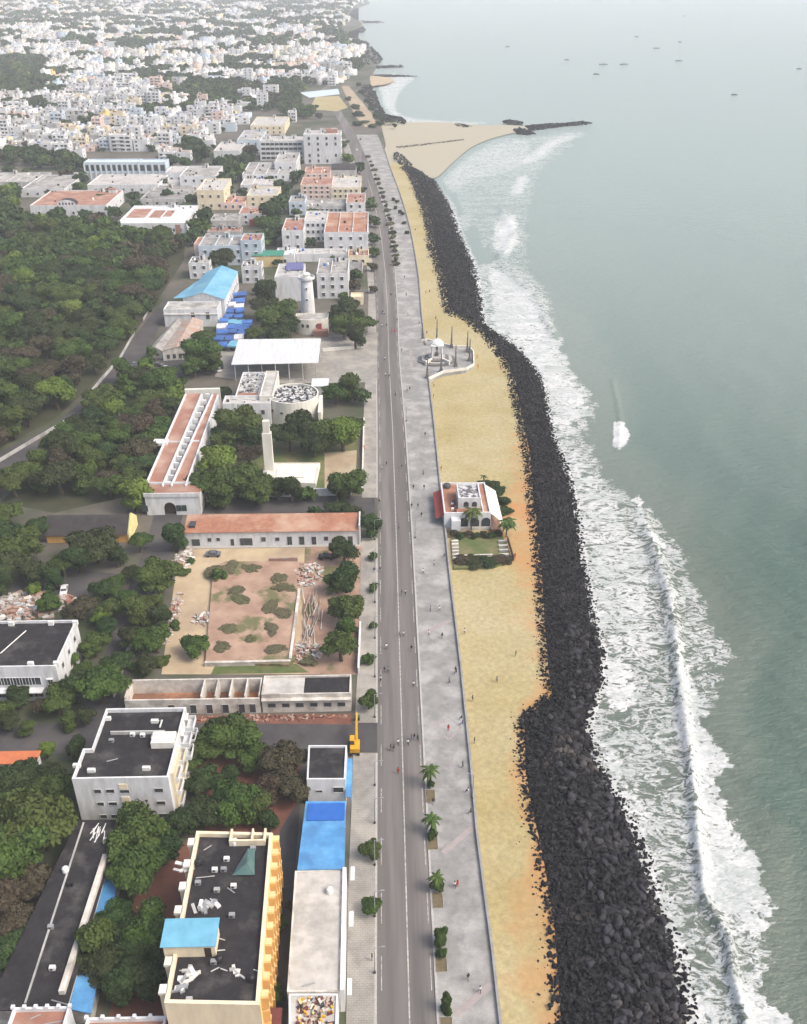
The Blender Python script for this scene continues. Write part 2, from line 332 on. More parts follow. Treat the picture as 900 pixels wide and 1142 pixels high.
me = strip_mesh('beach', lambda y: wall_c(y)-3, lambda y: sandrock(y)+8, 182, 1330, ZS-.1, ZS, 14, 'sand', attr=orange, zf=lambda t, y, p: .18*mnoise.noise(Vector((p[0]*.12, p[1]*.12, 0))))
link('beach', me, kind='structure')
def chaikin(poly, it=2):
    for _ in range(it):
        q = []
        for i in range(len(poly)):
            a_, c = poly[i], poly[(i+1) % len(poly)]; q += [(a_[0]*.75+c[0]*.25, a_[1]*.75+c[1]*.25), (a_[0]*.25+c[0]*.75, a_[1]*.25+c[1]*.75)]
        poly = q
    return poly
spit = [(426, 188), (440, 190), (454, 191), (468, 192), (484, 201), (496, 190), (504, 182), (523, 165), (545, 155), (573, 148), (592, 146), (588, 141), (560, 139), (540, 140), (509, 137), (480, 136), (452, 137), (430, 136), (418, 134), (420, 150)]
b = MB(); pl = ccw([P(x, y, -2.4) for x, y in chaikin(spit)]); me_o = b.add([(*p, -2.4) for p in pl], [tuple(range(len(pl)))], 'sand').build('beach', kind='structure')
bm = bmesh.new(); bm.from_mesh(me_o.data); bmesh.ops.triangulate(bm, faces=bm.faces[:]); bm.to_mesh(me_o.data); bm.free()
at = me_o.data.attributes.new('pale', 'FLOAT', 'POINT'); at.data.foreach_set('value', [.95]*len(me_o.data.vertices)); at = me_o.data.attributes.new('orange', 'FLOAT', 'POINT')
sheet('beach', [(411, 84), (423, 85), (436, 87), (440, 90), (432, 94), (414, 96)], ZS, 'sand_yard')
sheet('beach', [(386, 20), (404, 24), (406, 28), (388, 34)], ZS, 'sand_yard')
# ------------------------------------------------------------ sea: one sheet, foam density kept as a surface attribute
def sd_poly(px, py, poly):      # signed distance, positive inside
    poly = np.array(poly, float); d = np.full(px.shape, 1e9); ins = np.zeros(px.shape, bool); n_ = len(poly)
    for i in range(n_):
        ax, ay = poly[i]; bx, by = poly[(i+1) % n_]; ex, ey = bx-ax, by-ay
        t = np.clip(((px-ax)*ex+(py-ay)*ey)/(ex*ex+ey*ey+1e-9), 0, 1)
        d = np.minimum(d, np.hypot(px-ax-t*ex, py-ay-t*ey))
        c = ((ay > py) != (by > py)) & (px < (bx-ax)*(py-ay)/(by-ay+1e-12)+ax); ins ^= c
    return np.where(ins, d, -d)
def sd_line(px, py, pts):
    d = np.full(px.shape, 1e9)
    for (ax, ay), (bx, by) in zip(pts[:-1], pts[1:]):
        ex, ey = bx-ax, by-ay; t = np.clip(((px-ax)*ex+(py-ay)*ey)/(ex*ex+ey*ey+1e-9), 0, 1)
        d = np.minimum(d, np.hypot(px-ax-t*ex, py-ay-t*ey))
    return d
sm = lambda v, lo, hi: np.clip((v-lo)/(hi-lo), 0, 1)**2*(3-2*np.clip((v-lo)/(hi-lo), 0, 1))
rowsY = np.concatenate([np.arange(1420, 1230, -6), np.arange(1230, 330, -2.5), np.arange(330, 130, -1.6), np.arange(130, 0, -3), np.arange(0, -26, -4)])
NX = 340; U = np.concatenate([np.linspace(400, 930, 300), np.linspace(945, 1700, 40)])
V = np.zeros((len(rowsY), NX, 3)); 
for i, y in enumerate(rowsY):
    x0, y0 = P(0, y, ZW); x1, _ = P(1, y, ZW); p0 = np.array(P(450, y, ZW)); s_ = np.array(P(451, y, ZW))-p0
    V[i, :, 0] = p0[0]+s_[0]*(U-450); V[i, :, 1] = p0[1]+s_[1]*(U-450)
V[:, :, 2] = ZW; last = V[-1]; 
px = np.broadcast_to(U[None], (len(rowsY), NX)).copy(); py = np.broadcast_to(rowsY[:, None], px.shape).copy()
rw = rockwater(py)
wob = 4*np.sin(py*.11)+3*np.sin(py*.047+1)+2*np.sin(py*.31+px*.05)
pxw = px+wob*sm(py, 150, 500)+sm(py, 130, 420)*(2.2*np.sin(px*.23+py*.41)+2*np.sin(px*.37-py*.29+2)+1.6*np.sin(py*.83+px*.13)); pyw = py+sm(py, 130, 420)*(2*np.sin(px*.31+py*.17+1)+1.5*np.sin(px*.53-py*.11))
F0 = np.zeros(px.shape); 
def addp(poly, dens, soft):
    global F0
    if len(poly) < 40: poly = chaikin(poly)
    F0 = np.maximum(F0, dens*sm(sd_poly(pxw, pyw, poly), -soft, soft))
# surf between the rocks and the outer edge of the foam
outer = [(1010, 1420), (930, 1240), (905, 1180), (889, 1142), (855, 1111), (862, 1072), (857, 990), (847, 952), (831, 921), (808, 901), (800, 870), (818, 855), (808, 828), (789, 805), (806, 760), (816, 723), (802, 700), (775, 644), (745, 595), (741, 576), (711, 557), (688, 539), (666, 508), (650, 489), (666, 465), (664, 452), (655, 429), (640, 403), (622, 385), (619, 348), (590, 313), (573, 299), (553, 289)]
inner = [(float(rockwater(y))-20, y) for y in range(300, 1430, 20)]
addp(outer+inner, .54, 7)
addp([(540, 300), (560, 292), (600, 335), (618, 375), (650, 420), (655, 455), (640, 480), (628, 500), (600, 440), (570, 380), (545, 365)], .74, 9)
addp([(620, 480), (660, 515), (700, 570), (722, 620), (735, 680), (742, 730), (700, 745), (676, 760), (650, 640), (640, 560)], .66, 10)
addp([(660, 735), (705, 728), (715, 780), (700, 800), (672, 790)], .74, 8)
addp([(653, 800), (668, 800), (690, 850), (730, 930), (745, 1000), (770, 1060), (800, 1142), (805, 1230), (770, 1200), (740, 1010), (700, 900), (665, 850)], .72, 6)
# the long breaker: dense outside its crest line
crest = [(711, 557), (726, 603), (745, 660), (752, 700), (754, 735), (761, 789), (771, 855), (777, 932), (785, 1002), (812, 1049), (816, 1087), (830, 1142), (850, 1230)]
addp([(754, 728), (770, 745), (785, 790), (800, 830), (816, 857), (798, 872), (806, 905), (828, 925), (845, 955), (855, 990), (858, 1050), (840, 1040), (820, 1052), (800, 1030), (784, 1000), (776, 932), (770, 855), (760, 789)], .76, 6)
addp([(812, 1085), (835, 1090), (860, 1120), (890, 1150), (910, 1230), (845, 1230), (828, 1142)], .80, 6)
addp([(800, 1050), (855, 1060), (850, 1105), (820, 1085)], .5, 8)
F0 = np.maximum(F0, .98*np.exp(-(sd_line(pxw, pyw, crest[3:9])/5.)**2)); F0 = np.maximum(F0, .90*np.exp(-(sd_line(pxw, pyw, crest[:4])/4.)**2)); F0 = np.maximum(F0, .95*np.exp(-(sd_line(pxw, pyw, crest[10:])/5.)**2))
F0 = np.maximum(F0, 1.0*sm(sd_poly(px, py, [(684, 470), (696, 471), (703, 484), (701, 492), (690, 503), (683, 497)]), -4, 4))
addp([(544, 262), (556, 240), (566, 235), (578, 236), (584, 262), (574, 286), (553, 290)], .80, 15)
addp([(563, 222), (572, 196), (590, 191), (592, 205), (582, 222)], .78, 13)
addp([(568, 190), (575, 178), (600, 160), (622, 147), (655, 146), (648, 155), (620, 166), (605, 184)], .72, 12)
addp([(486, 201), (504, 184), (524, 167), (560, 150), (600, 150), (592, 185), (565, 200), (530, 205), (505, 222)], .54, 10)
addp([(505, 240), (530, 232), (534, 243), (522, 260), (515, 262)], .5, 6); addp([(530, 270), (548, 250), (552, 262), (540, 285)], .45, 6); 
addp([(420, 80), (470, 84), (448, 100), (440, 120), (452, 130), (500, 134), (560, 136), (520, 142), (430, 140)], .62, 4)
addp([(418, 84), (440, 88), (434, 110), (424, 112)], .6, 4)
addp([(500, 200), (530, 172), (560, 156), (610, 143), (660, 143), (640, 168), (606, 190), (596, 225), (590, 270), (600, 310), (570, 310), (540, 280), (520, 250), (505, 225)], .44, 10)
addp([(530, 300), (560, 280), (600, 300), (628, 360), (600, 380)], .5, 10)
rk = np.exp(-np.clip(px-rw, 0, None)/7.)*sm(py, 186, 230); F0 = np.maximum(F0, .82*rk)
turb = np.maximum(.75*sm(sd_poly(px, py, [(x+30, y) for x, y in outer]+inner), -55, 30), 0)*sm(py, 120, 400)
# lifted crests
Z = .0*px
Z += 1.3*np.exp(-((sd_line(px, py, crest))/7.)**2)*sm(py, 540, 620)
Z += 1.5*np.exp(-(sd_line(px, py, [(683, 425), (688, 445), (692, 470), (690, 500)])/3.0)**2)*.22
Z += .8*np.exp(-(sd_line(px, py, [(560, 235), (575, 260), (556, 290), (600, 335), (618, 375)])/5.)**2)
XX = V[:, :, 0]; YY = V[:, :, 1]
amp = sm(px-rw, 10, 200)
Z += amp*(.22*np.sin(XX*.21+YY*.03+1.5*np.sin(YY*.05))+.14*np.sin(XX*.4-YY*.11+np.sin(YY*.09)*2)+.08*np.sin(XX*.9+YY*.5))*sm(py, 200, 700)
V[:, :, 2] += Z
# horizon rows
ext = np.array([[last[:, 0]*8900/last[:, 1], np.full(NX, 8900.), np.full(NX, ZW)]])[0].T[None]
Vs = np.concatenate([V, ext]); nr = len(Vs); pad = np.zeros((1, NX)); sheen = np.concatenate([np.clip(1-(py+0)/640, 0, 1)**1.15, np.ones((1, NX))])  # last weight grows with distance: painted far sheen and calmer bumps
i = np.arange(nr-1)[:, None]*NX+np.arange(NX-1)[None]; FF = np.stack([i, i+1, i+NX+1, i+NX], -1).reshape(-1, 4)
sea_m = bpy.data.materials.new('sea_water'); sea_m.use_nodes = True; M['sea_water'] = sea_m
n = sea_m.node_tree; N = n.nodes; L = n.links; b = N['Principled BSDF']
b.inputs['IOR'].default_value = 1.33
ge = N.new('ShaderNodeNewGeometry')
def mapping(s, rot=0):
    m_ = N.new('ShaderNodeMapping'); m_.inputs['Scale'].default_value = s; m_.inputs['Rotation'].default_value = (0, 0, R(rot)); L.new(ge.outputs['Position'], m_.inputs[0]); return m_.outputs[0]
def tnoise(vec, s, d=6, rg=.6, dist=0):
    t = N.new('ShaderNodeTexNoise'); t.inputs['Scale'].default_value = s; t.inputs['Detail'].default_value = d; t.inputs['Roughness'].default_value = rg; t.inputs['Distortion'].default_value = dist; L.new(vec, t.inputs[0]); return t
def math_(op, a_, c=None):
    x = N.new('ShaderNodeMath'); x.operation = op
    for k_, v in ((0, a_), (1, c)):
        if v is None: continue
        if isinstance(v, (int, float)): x.inputs[k_].default_value = v
        else: L.new(v, x.inputs[k_])
    return x.outputs[0]
def rng_(v, a0, a1, b0=0, b1=1):
    r = N.new('ShaderNodeMapRange'); r.interpolation_type = 'SMOOTHSTEP'
    for k_, q in zip((1, 2, 3, 4), (a0, a1, b0, b1)): r.inputs[k_].default_value = q
    L.new(v, r.inputs[0]); return r.outputs[0]
def mixc(f, a_, c):
    x = N.new('ShaderNodeMix'); x.data_type = 'RGBA'; L.new(f, x.inputs[0])
    for k_, v in ((6, a_), (7, c)):
        if isinstance(v, tuple): x.inputs[k_].default_value = (*v, 1)
        else: L.new(v, x.inputs[k_])
    return x.outputs[2]
fa = N.new('ShaderNodeAttribute'); fa.attribute_name = 'foam'; ta = N.new('ShaderNodeAttribute'); ta.attribute_name = 'turbid'
v1 = mapping((.55, 1, 1))
wn = tnoise(v1, .35, 4, .6)
add = N.new('ShaderNodeMixRGB'); add.blend_type = 'ADD'; add.inputs[0].default_value = 1
sc_ = N.new('ShaderNodeVectorMath'); sc_.operation = 'SCALE'; sc_.inputs['Scale'].default_value = 2.6; L.new(wn.outputs['Color'], sc_.inputs[0])
av = N.new('ShaderNodeVectorMath'); av.operation = 'ADD'; L.new(v1, av.inputs[0]); L.new(sc_.outputs[0], av.inputs[1])
N.remove(add)
def voro(s):
    vo = N.new('ShaderNodeTexVoronoi'); vo.feature = 'DISTANCE_TO_EDGE'; vo.inputs['Scale'].default_value = s; L.new(av.outputs[0], vo.inputs[0]); return vo.outputs['Distance']
def ridge(vec, sc_n, dist, wid): return rng_(math_('ABSOLUTE', math_('SUBTRACT', tnoise(vec, sc_n, 5, .62, dist).outputs[0], .5)), 0, wid)
v3 = mapping((.68, 1.1, 1), 10)
lace1 = ridge(v3, .24, 1.3, .15); lace2 = ridge(v3, .62, 1.0, .16); lace3 = ridge(v3, 1.7, .6, .2)
nb = tnoise(v1, .09, 6, .6, .5).outputs[0]; nf = tnoise(v1, 1.2, 5, .7, .4).outputs[0]
th = math_('ADD', math_('ADD', math_('MULTIPLY', lace1, .24), math_('ADD', math_('MULTIPLY', lace2, .20), math_('MULTIPLY', lace3, .08))), math_('ADD', math_('MULTIPLY', nb, .42), math_('MULTIPLY', nf, .10)))
dif = math_('SUBTRACT', fa.outputs['Fac'], math_('MULTIPLY', th, 1.2))
mask = math_('MULTIPLY', rng_(dif, -.09, .20), rng_(fa.outputs['Fac'], .02, .12))
v2 = mapping((1, 2.2, 1), 12); big = tnoise(mapping((1, .35, 1)), .012, 4).outputs[0]
wc = mixc(rng_(big, .35, .65), (.064, .108, .088), (.086, .128, .104))
wc = mixc(rng_(math_('ADD', ta.outputs['Fac'], math_('MULTIPLY', tnoise(mapping((1, .6, 1)), .03, 5).outputs[0], .9)), .55, 1.15, 0, .8), wc, (.125, .150, .122))
pa = N.new('ShaderNodeAttribute'); pa.attribute_name = 'far_sheen'
wc = mixc(pa.outputs['Fac'], wc, (.36, .425, .395))  # distant water painted paler, standing in for sky reflection and haze
fc = mixc(rng_(math_('ADD', math_('MULTIPLY', nf, .5), math_('MULTIPLY', nb, .5)), .36, .62), (.34, .38, .37), (.60, .61, .61))
col = mixc(mask, wc, fc)
L.new(col, b.inputs['Base Color'])
rr = rng_(mask, 0, 1, .16, .85); L.new(rr, b.inputs['Roughness'])
hs = math_('ADD', math_('ADD', math_('MULTIPLY', tnoise(v2, .22, 6, .6).outputs[0], 1.3), math_('MULTIPLY', tnoise(mapping((1, 1.6, 1), -20), .9, 4).outputs[0], .35)), math_('MULTIPLY', mask, .25))
bp = N.new('ShaderNodeBump'); bp.inputs['Strength'].default_value = .8; bp.inputs['Distance'].default_value = .8; L.new(rng_(pa.outputs['Fac'], 0, 1, .8, .12), bp.inputs['Strength']); L.new(hs, bp.inputs['Height']); L.new(bp.outputs[0], b.inputs['Normal'])
me = np_mesh('sea', Vs.reshape(-1, 3), FF, ['sea_water'], attrs=[('foam', 'POINT', np.concatenate([F0, pad]).ravel()), ('turbid', 'POINT', np.concatenate([turb, pad]).ravel()), ('far_sheen', 'POINT', sheen.ravel())])
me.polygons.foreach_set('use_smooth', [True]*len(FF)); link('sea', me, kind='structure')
# open sea to the sides, butted to the fine sheet
# ------------------------------------------------------------ roads and pavements
road_l = curve([(420, 1190), (420, 1142), (421, 820), (421, 600), (421, 480), (420, 400), (419, 340), (416, 297), (411, 253), (404, 210), (396, 182), (385, 150), (379, 137), (368, 118), (352, 104)])
road_r = curve([(490, 1190), (487.5, 1142), (471, 820), (459.5, 600), (452, 480), (445, 400), (443, 340), (440, 297), (434, 253), (424, 217), (411, 182), (397, 150), (389, 137), (376, 118), (358, 104)])
mixcu = lambda a_, b_, t: (lambda y: a_(y)*(1-t)+b_(y)*t)
ribbon('road', road_l, road_r, 104, 1330, .02, 'asphalt', label='reddish grey asphalt coast road')
ribbon('road_marking', mixcu(road_l, road_r, .535), mixcu(road_l, road_r, .558), 200, 1330, .035, 'road_paint')
b = MB()       # edge line dashes
for side in (.075, .93):
    y = 90.
    while y < 560:
        xl = [P(float(mixcu(road_l, road_r, side)(yy)), yy) for yy in (1142,)]
        rowof = PX(0, y)[1]; r1 = PX(0, y+6)[1]
        q = [(*P(float(mixcu(road_l, road_r, side+d)(rr_)), rr_), .035) for d, rr_ in ((0, rowof), (.014, rowof), (.014, r1), (0, r1))]
        b.add([(p[0], p[1], .035) for p in q], [(0, 1, 2, 3)], 'road_paint'); y += 12
b.build('road_marking', kind='structure')
pr_l = mixcu(road_r, road_r, 0)
ribbon('promenade', lambda y: road_r(y), lambda y: wall_c(y), 150, 1330, .14, 'paving', thick=.14, label='pale grey paved promenade')
ribbon('kerb', lambda y: road_r(y)-.2, lambda y: road_r(y)+max(.35, (y+43)*.0022), 190, 1330, .17, 'kerb_stone', thick=.17)
side_l = curve([(386, 1190), (386, 1142), (388, 1000), (392, 900), (394, 836), (396, 800), (399, 740), (402, 640), (403, 600), (404, 500), (407, 430), (409, 400), (411, 330), (409, 297), (404, 253), (398, 215), (390, 185), (378, 152)])
for ya, yb in ((840, 1330), (600, 806), (425, 555)):
    ribbon('pavement', side_l, lambda y: road_l(y), ya, yb, .14, 'side_paving', thick=.14)
    ribbon('kerb', lambda y: road_l(y)-max(.35, (y+43)*.0022), lambda y: road_l(y)+.2, ya, yb, .17, 'kerb_stone', thick=.17)
ribbon('pavement', side_l, lambda y: road_l(y), 155, 372, .14, 'side_paving', thick=.14)
# pinkish plant strip beside the promenade kerb, and diamond inlays
dm('inlay', (.33, .29, .28), (.28, .25, .24), scale=.8); dm('pale_inlay', (.46, .46, .46), scale=.8); dm('planter_strip', (.40, .35, .31), (.33, .29, .26), scale=.5)
def quadstrip(name, a_, c, wdt, z, m):
    A = np.array(P(*a_)); B = np.array(P(*c)); d = (B-A)/np.linalg.norm(B-A); n_ = np.array([-d[1], d[0]])*wdt/2
    MB().add([(*(A-n_), z), (*(B-n_), z), (*(B+n_), z), (*(A+n_), z)], [(0, 1, 2, 3)], m).build(name, kind='structure')
for a_, c in (((494, 952), (531, 920)), ((508, 1132), (549, 1098)), ((472, 707), (503, 692)), ((487, 810), (500, 800)), ((487, 810), (500, 826)), ((500, 800), (514, 812)), ((500, 826), (514, 812)), ((458, 390), (459, 410))):
    quadstrip('paving_inlay', a_, c, 1.1 if a_[1] != 810 and c[1] not in (812, 826) else .35, .155, 'inlay')
# streets behind
sheet('street', [(420.5, 806), (420.5, 839), (100, 838), (-60, 850), (-60, 812), (90, 806)], .02, 'asphalt_dark')
sheet('street', [(90, 806), (100, 770), (118, 728), (133, 680), (150, 640), (165, 600), (172, 572), (205, 572), (196, 600), (180, 640), (166, 690), (148, 740), (136, 770), (126, 806)], .024, 'asphalt_dark')
sheet('street', [(150, 572), (150, 556), (418, 553), (418, 573)], .028, 'asphalt_dark')
sheet('street', [(-60, 560), (0, 505), (60, 474), (100, 440), (118, 418), (138, 392), (165, 355), (182, 335), (196, 335), (178, 365), (160, 400), (132, 425), (112, 450), (80, 488), (30, 525), (0, 545), (-50, 590)], .02, 'asphalt_dark')
sheet('street', [(160, 400), (178, 395), (235, 398), (240, 420), (180, 425), (150, 412)], .024, 'asphalt_dark')
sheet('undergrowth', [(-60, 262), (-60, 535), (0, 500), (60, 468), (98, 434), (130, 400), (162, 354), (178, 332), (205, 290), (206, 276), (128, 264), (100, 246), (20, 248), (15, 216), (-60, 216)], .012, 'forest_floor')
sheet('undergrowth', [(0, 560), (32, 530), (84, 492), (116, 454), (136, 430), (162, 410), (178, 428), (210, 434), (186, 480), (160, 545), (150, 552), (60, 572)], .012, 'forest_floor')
sheet('plaza', [(240, 420), (240, 384), (412, 371), (421, 371), (421, 426), (300, 428)], .03, 'side_paving')
sheet('plaza', [(0, 700), (0, 640), (40, 630), (130, 640), (120, 675), (60, 672)], .03, 'asphalt_dark')
sheet('yard', [(180, 752), (196, 640), (206, 612), (405, 605), (400, 752)], .03, 'sand_yard')
sheet('yard', [(395, 610), (403, 610), (400, 752), (335, 752), (340, 610)], .034, 'rubble_slab')
sheet('lawn', [(240, 742), (330, 740), (345, 750), (235, 752)], .05, 'grass')
sheet('yard', [(243, 560), (245, 500), (260, 470), (400, 468), (398, 552)], .02, 'grass')
sheet('yard', [(362, 505), (398, 502), (396, 545), (362, 545)], .026, 'dirt')
sheet('yard', [(212, 806), (214, 798), (392, 796), (392, 808)], .026, 'red_earth')
sheet('yard', [(210, 842), (336, 842), (330, 930), (230, 930)], .016, 'red_earth')
sheet('alley', [(312, 926), (335, 890), (330, 960), (318, 1142), (300, 1190), (290, 1190)], .03, 'asphalt_dark')
sheet('yard', [(150, 1000), (215, 930), (205, 1000), (180, 1142), (120, 1142)], .03, 'red_earth')
sheet('yard', [(345, 122), (352, 108), (378, 107), (388, 120), (376, 124)], .03, 'sand')
sheet('plaza', [(381, 96), (389, 96), (414, 126), (420, 138), (408, 142), (396, 130)], .05, 'dirt')
sheet('court', [(334, 103), (377, 99), (379, 105), (345, 109)], .05, 'plaster_blue')
sheet('road', [(352, 104), (358, 104), (380, 90), (400, 72), (396, 72), (372, 90)], .02, 'asphalt')
# ------------------------------------------------------------ rock bank
bmn = None
def rock_z(t): return ZS*(1-t)+(ZW-.3)*t + 1.5*math.sin(math.pi*min(1, max(0, t)))**.8
dm('rock_bed', (.035, .034, .036), (.02, .02, .022), scale=.8, bump=.3, bscale=1.2)
dm('boulder_rock', (.026, .026, .029), (.012, .012, .015), scale=.7, c3=(.062, .055, .048), scale3=.09, amt3=(.55, .72), spec=.12, rough=.9, bump=.05, bscale=3, vary=.45)
_m = M['boulder_rock']; n = _m.node_tree; b = n.nodes['Principled BSDF']; src = b.inputs['Base Color'].links[0].from_socket
_g = n.nodes.new('ShaderNodeNewGeometry'); _r = n.nodes.new('ShaderNodeMapRange'); _r.inputs['To Min'].default_value = .55; _r.inputs['To Max'].default_value = 1.65; n.links.new(_g.outputs['Random Per Island'], _r.inputs[0])
_p = n.nodes.new('ShaderNodeMath'); _p.operation = 'POWER'; _p.inputs[1].default_value = 1.3; n.links.new(_r.outputs[0], _p.inputs[0])
_x = n.nodes.new('ShaderNodeMix'); _x.data_type = 'RGBA'; _x.blend_type = 'MULTIPLY'; _x.inputs[0].default_value = 1; n.links.new(src, _x.inputs[6]); n.links.new(_p.outputs[0], _x.inputs[7]); n.links.new(_x.outputs[2], b.inputs['Base Color'])
sandrock2 = lambda y: sandrock(y)+1.5
rows = np.concatenate([np.arange(186, 1310, 6), [1312]]); V_ = []; NA = 8
for y in rows:
    a0 = np.array(P(float(sandrock2(y)), y, ZS)); a1 = np.array(P(float(rockwater(y))-.5, y, ZW))
    for k in range(NA+1):
        t = k/NA; V_.append((*(a0*(1-t)+a1*t), rock_z(t)-.6-(.3 if k in (0, NA) else 0)))
nr = len(rows); i = np.arange(nr-1)[:, None]*(NA+1)+np.arange(NA)[None]
me = np_mesh('rock_bank', np.array(V_), np.stack([i, i+NA+1, i+NA+2, i+1], -1).reshape(-1, 4), ['rock_bed']); link('rock_bank', me, kind='structure')
def rock_proto(seed, sub):
    bm = bmesh.new(); bmesh.ops.create_icosphere(bm, subdivisions=sub, radius=1)
    r_ = random.Random(seed); pl_ = [(Vector((r_.gauss(0, 1), r_.gauss(0, 1), r_.gauss(0, 1))).normalized(), r_.uniform(.45, .85)) for _ in range(12)]
    for v in bm.verts:
        p = v.co.copy()
        for nn, d in pl_:
            q = p.dot(nn)
            if q > d: p -= nn*(q-d)
        v.co = Vector((p.x*1.25, p.y*.95, p.z*.72))
    V_ = np.array([v.co[:] for v in bm.verts]); F_ = np.array([[v.index for v in f.verts] for f in bm.faces]); bm.free(); return V_, F_
def rock_spots():
    out = []; y = 1300.
    while y > 187:
        w0, w1 = P(float(sandrock(y)), y, ZS), P(float(rockwater(y)), y, ZW)
        wid = w1[0]-w0[0]; dist = w0[1]; size = .54 if y > 640 else .68 if y > 400 else 1.0
        n_ = max(3, int(wid/(size*1.0)))
        for k in range(n_):
            t = (k+rng.random())/n_+.012*mnoise.noise(Vector((w0[1]*.25, 9, k*.01)))*2
            sz = size*rng.choice((.55, .8, 1, 1.5), p=(.15, .4, .33, .12))*rng.uniform(.8, 1.2)*(1.15 if .42 < t < .9 and y > 700 else .72)
            X = w0[0]+wid*t; out.append((X+rng.normal(0, .3), w0[1]*(1-t)+w1[1]*t+rng.normal(0, .35), rock_z(t)+rng.uniform(-.35, .25), sz))
        # ragged edge: strays on the sand and in the wash
        for _ in range(2):
            if rng.random() < .5: t = -abs(rng.normal(0, .045))*(1+1.2*mnoise.noise(Vector((w0[1]*.08, 3, 0)))); out.append((w0[0]+wid*t, w0[1]+rng.normal(0, .7), ZS+.02, size*rng.uniform(.15, .55)))
            if rng.random() < .35: t = 1+abs(rng.normal(0, .022)); out.append((w0[0]+wid*t, w1[1]+rng.normal(0, .9), ZW-.1, size*rng.uniform(.3, .9)))
        step = size*1.1; y = float(PX(w0[0], w0[1]+step, ZS)[1])
    # groyne and the dark north shore
    def fill(poly, z0, hz, size, n_):
        poly = np.array(poly, float); k = 0; x0, x1, y0, y1 = poly[:, 0].min(), poly[:, 0].max(), poly[:, 1].min(), poly[:, 1].max()
        while k < n_:
            x = rng.uniform(x0, x1); y = rng.uniform(y0, y1); d = float(sd_poly(np.array([x]), np.array([y]), poly)[0])
            if d > 0: p = P(x, y, z0); out.append((*p, z0+min(1, d/1.5)*hz*rng.uniform(.3, 1), size*rng.uniform(.6, 1.3))); k += 1
    fill([(586, 141), (600, 140), (630, 138.3), (650, 136.2), (660, 137.6), (655, 139), (630, 141), (600, 145), (590, 146)], ZW, 2.2, 1.8, 420)
    fill([(561, 135.5), (570, 134.5), (582, 136.5), (585, 139.5), (574, 139.5), (564, 139)], ZW, 1.8, 1.8, 130)
    fill([(572, 145), (580, 144), (592, 147), (597, 149.5), (588, 151), (575, 149.5)], ZW, 2, 1.7, 150)
    fill([(505, 137), (516, 138), (526, 141), (520, 143), (510, 141)], -2.4, .8, 1.0, 60)
    fill([(440, 163.5), (470, 160.5), (500, 157), (517, 155), (517, 156.5), (480, 161.5), (445, 165.5)], -2.4, .4, .6, 260)
    fill([(440, 168), (448, 172), (460, 184), (456, 188), (446, 184), (438, 176)], ZS, .8, .8, 220)
    fill([(404, 95), (414, 95), (420, 108), (424, 118), (430, 128), (450, 132), (452, 137), (440, 136), (428, 136), (420, 132), (412, 120), (402, 105)], ZS, 1.5, 2.2, 420)
    fill([(412, 84), (440, 84), (467, 85.2), (440, 86), (415, 86)], ZW, 1.8, 2.2, 160); fill([(405, 74), (427, 74), (449, 73.5), (450, 75), (428, 76.5), (408, 76)], ZW, 2, 2.6, 150)
    fill([(396, 46), (408, 46), (420, 58), (426, 66), (420, 72), (405, 74), (398, 62)], ZS, 1, 3.2, 260)
    fill([(400, 23), (428, 24.4), (428, 25.6), (402, 26)], ZW, 2, 3.5, 60); fill([(405, 30), (408, 34), (395, 38), (388, 37), (400, 32)], ZS, 1, 3.5, 80)
    return out
rocks = rock_spots()
vis = [(r[3]/math.hypot(r[0], r[1], CAMH-r[2]) if -5 < PX(*r[:3])[1] < 1146 and PX(*r[:3])[0] < 905 else 0, i) for i, r in enumerate(rocks)]
vis.sort(reverse=True); own = set(i for _, i in vis[:300])
protoR = [rock_proto(s_, 2) for s_ in range(6)]; protoS = [rock_proto(s_+20, 1) for s_ in range(6)]
meR = []
for V_, F_ in protoR: meR.append(np_mesh('boulder', V_, F_, ['boulder_rock']))
Vb = []; Fb = []; off = 0
for i, r in enumerate(rocks):
    e1, e2, e3 = rng.uniform(-.5, .5), rng.uniform(-.5, .5), rng.uniform(0, 6.28)
    if i in own:
        o = link('boulder', meR[i % 6], loc=r[:3], label='big dark granite boulder in the nearest part of the rock bank by the surf', cat='boulder', group='boulders of the rock bank')
        o.scale = (r[3],)*3; o.rotation_euler = (e1, e2, e3)
    else:
        V_, F_ = (protoR if r[1] < 200 else protoS)[i % 6] if r[1] < 160 else protoS[i % 6]
        mt = np.array(Matrix.Rotation(e3, 3, 'Z') @ Matrix.Rotation(e1, 3, 'X') @ Matrix.Rotation(e2, 3, 'Y'))
        Vb.append(V_*r[3] @ mt.T+np.array(r[:3])); Fb.append(F_+off); off += len(V_)
link('boulder_bank', np_mesh('boulder_bank', np.concatenate(Vb), np.concatenate(Fb), ['boulder_rock']), kind='stuff', label='bank of dark granite boulders between the sand and the surf', cat='boulders')
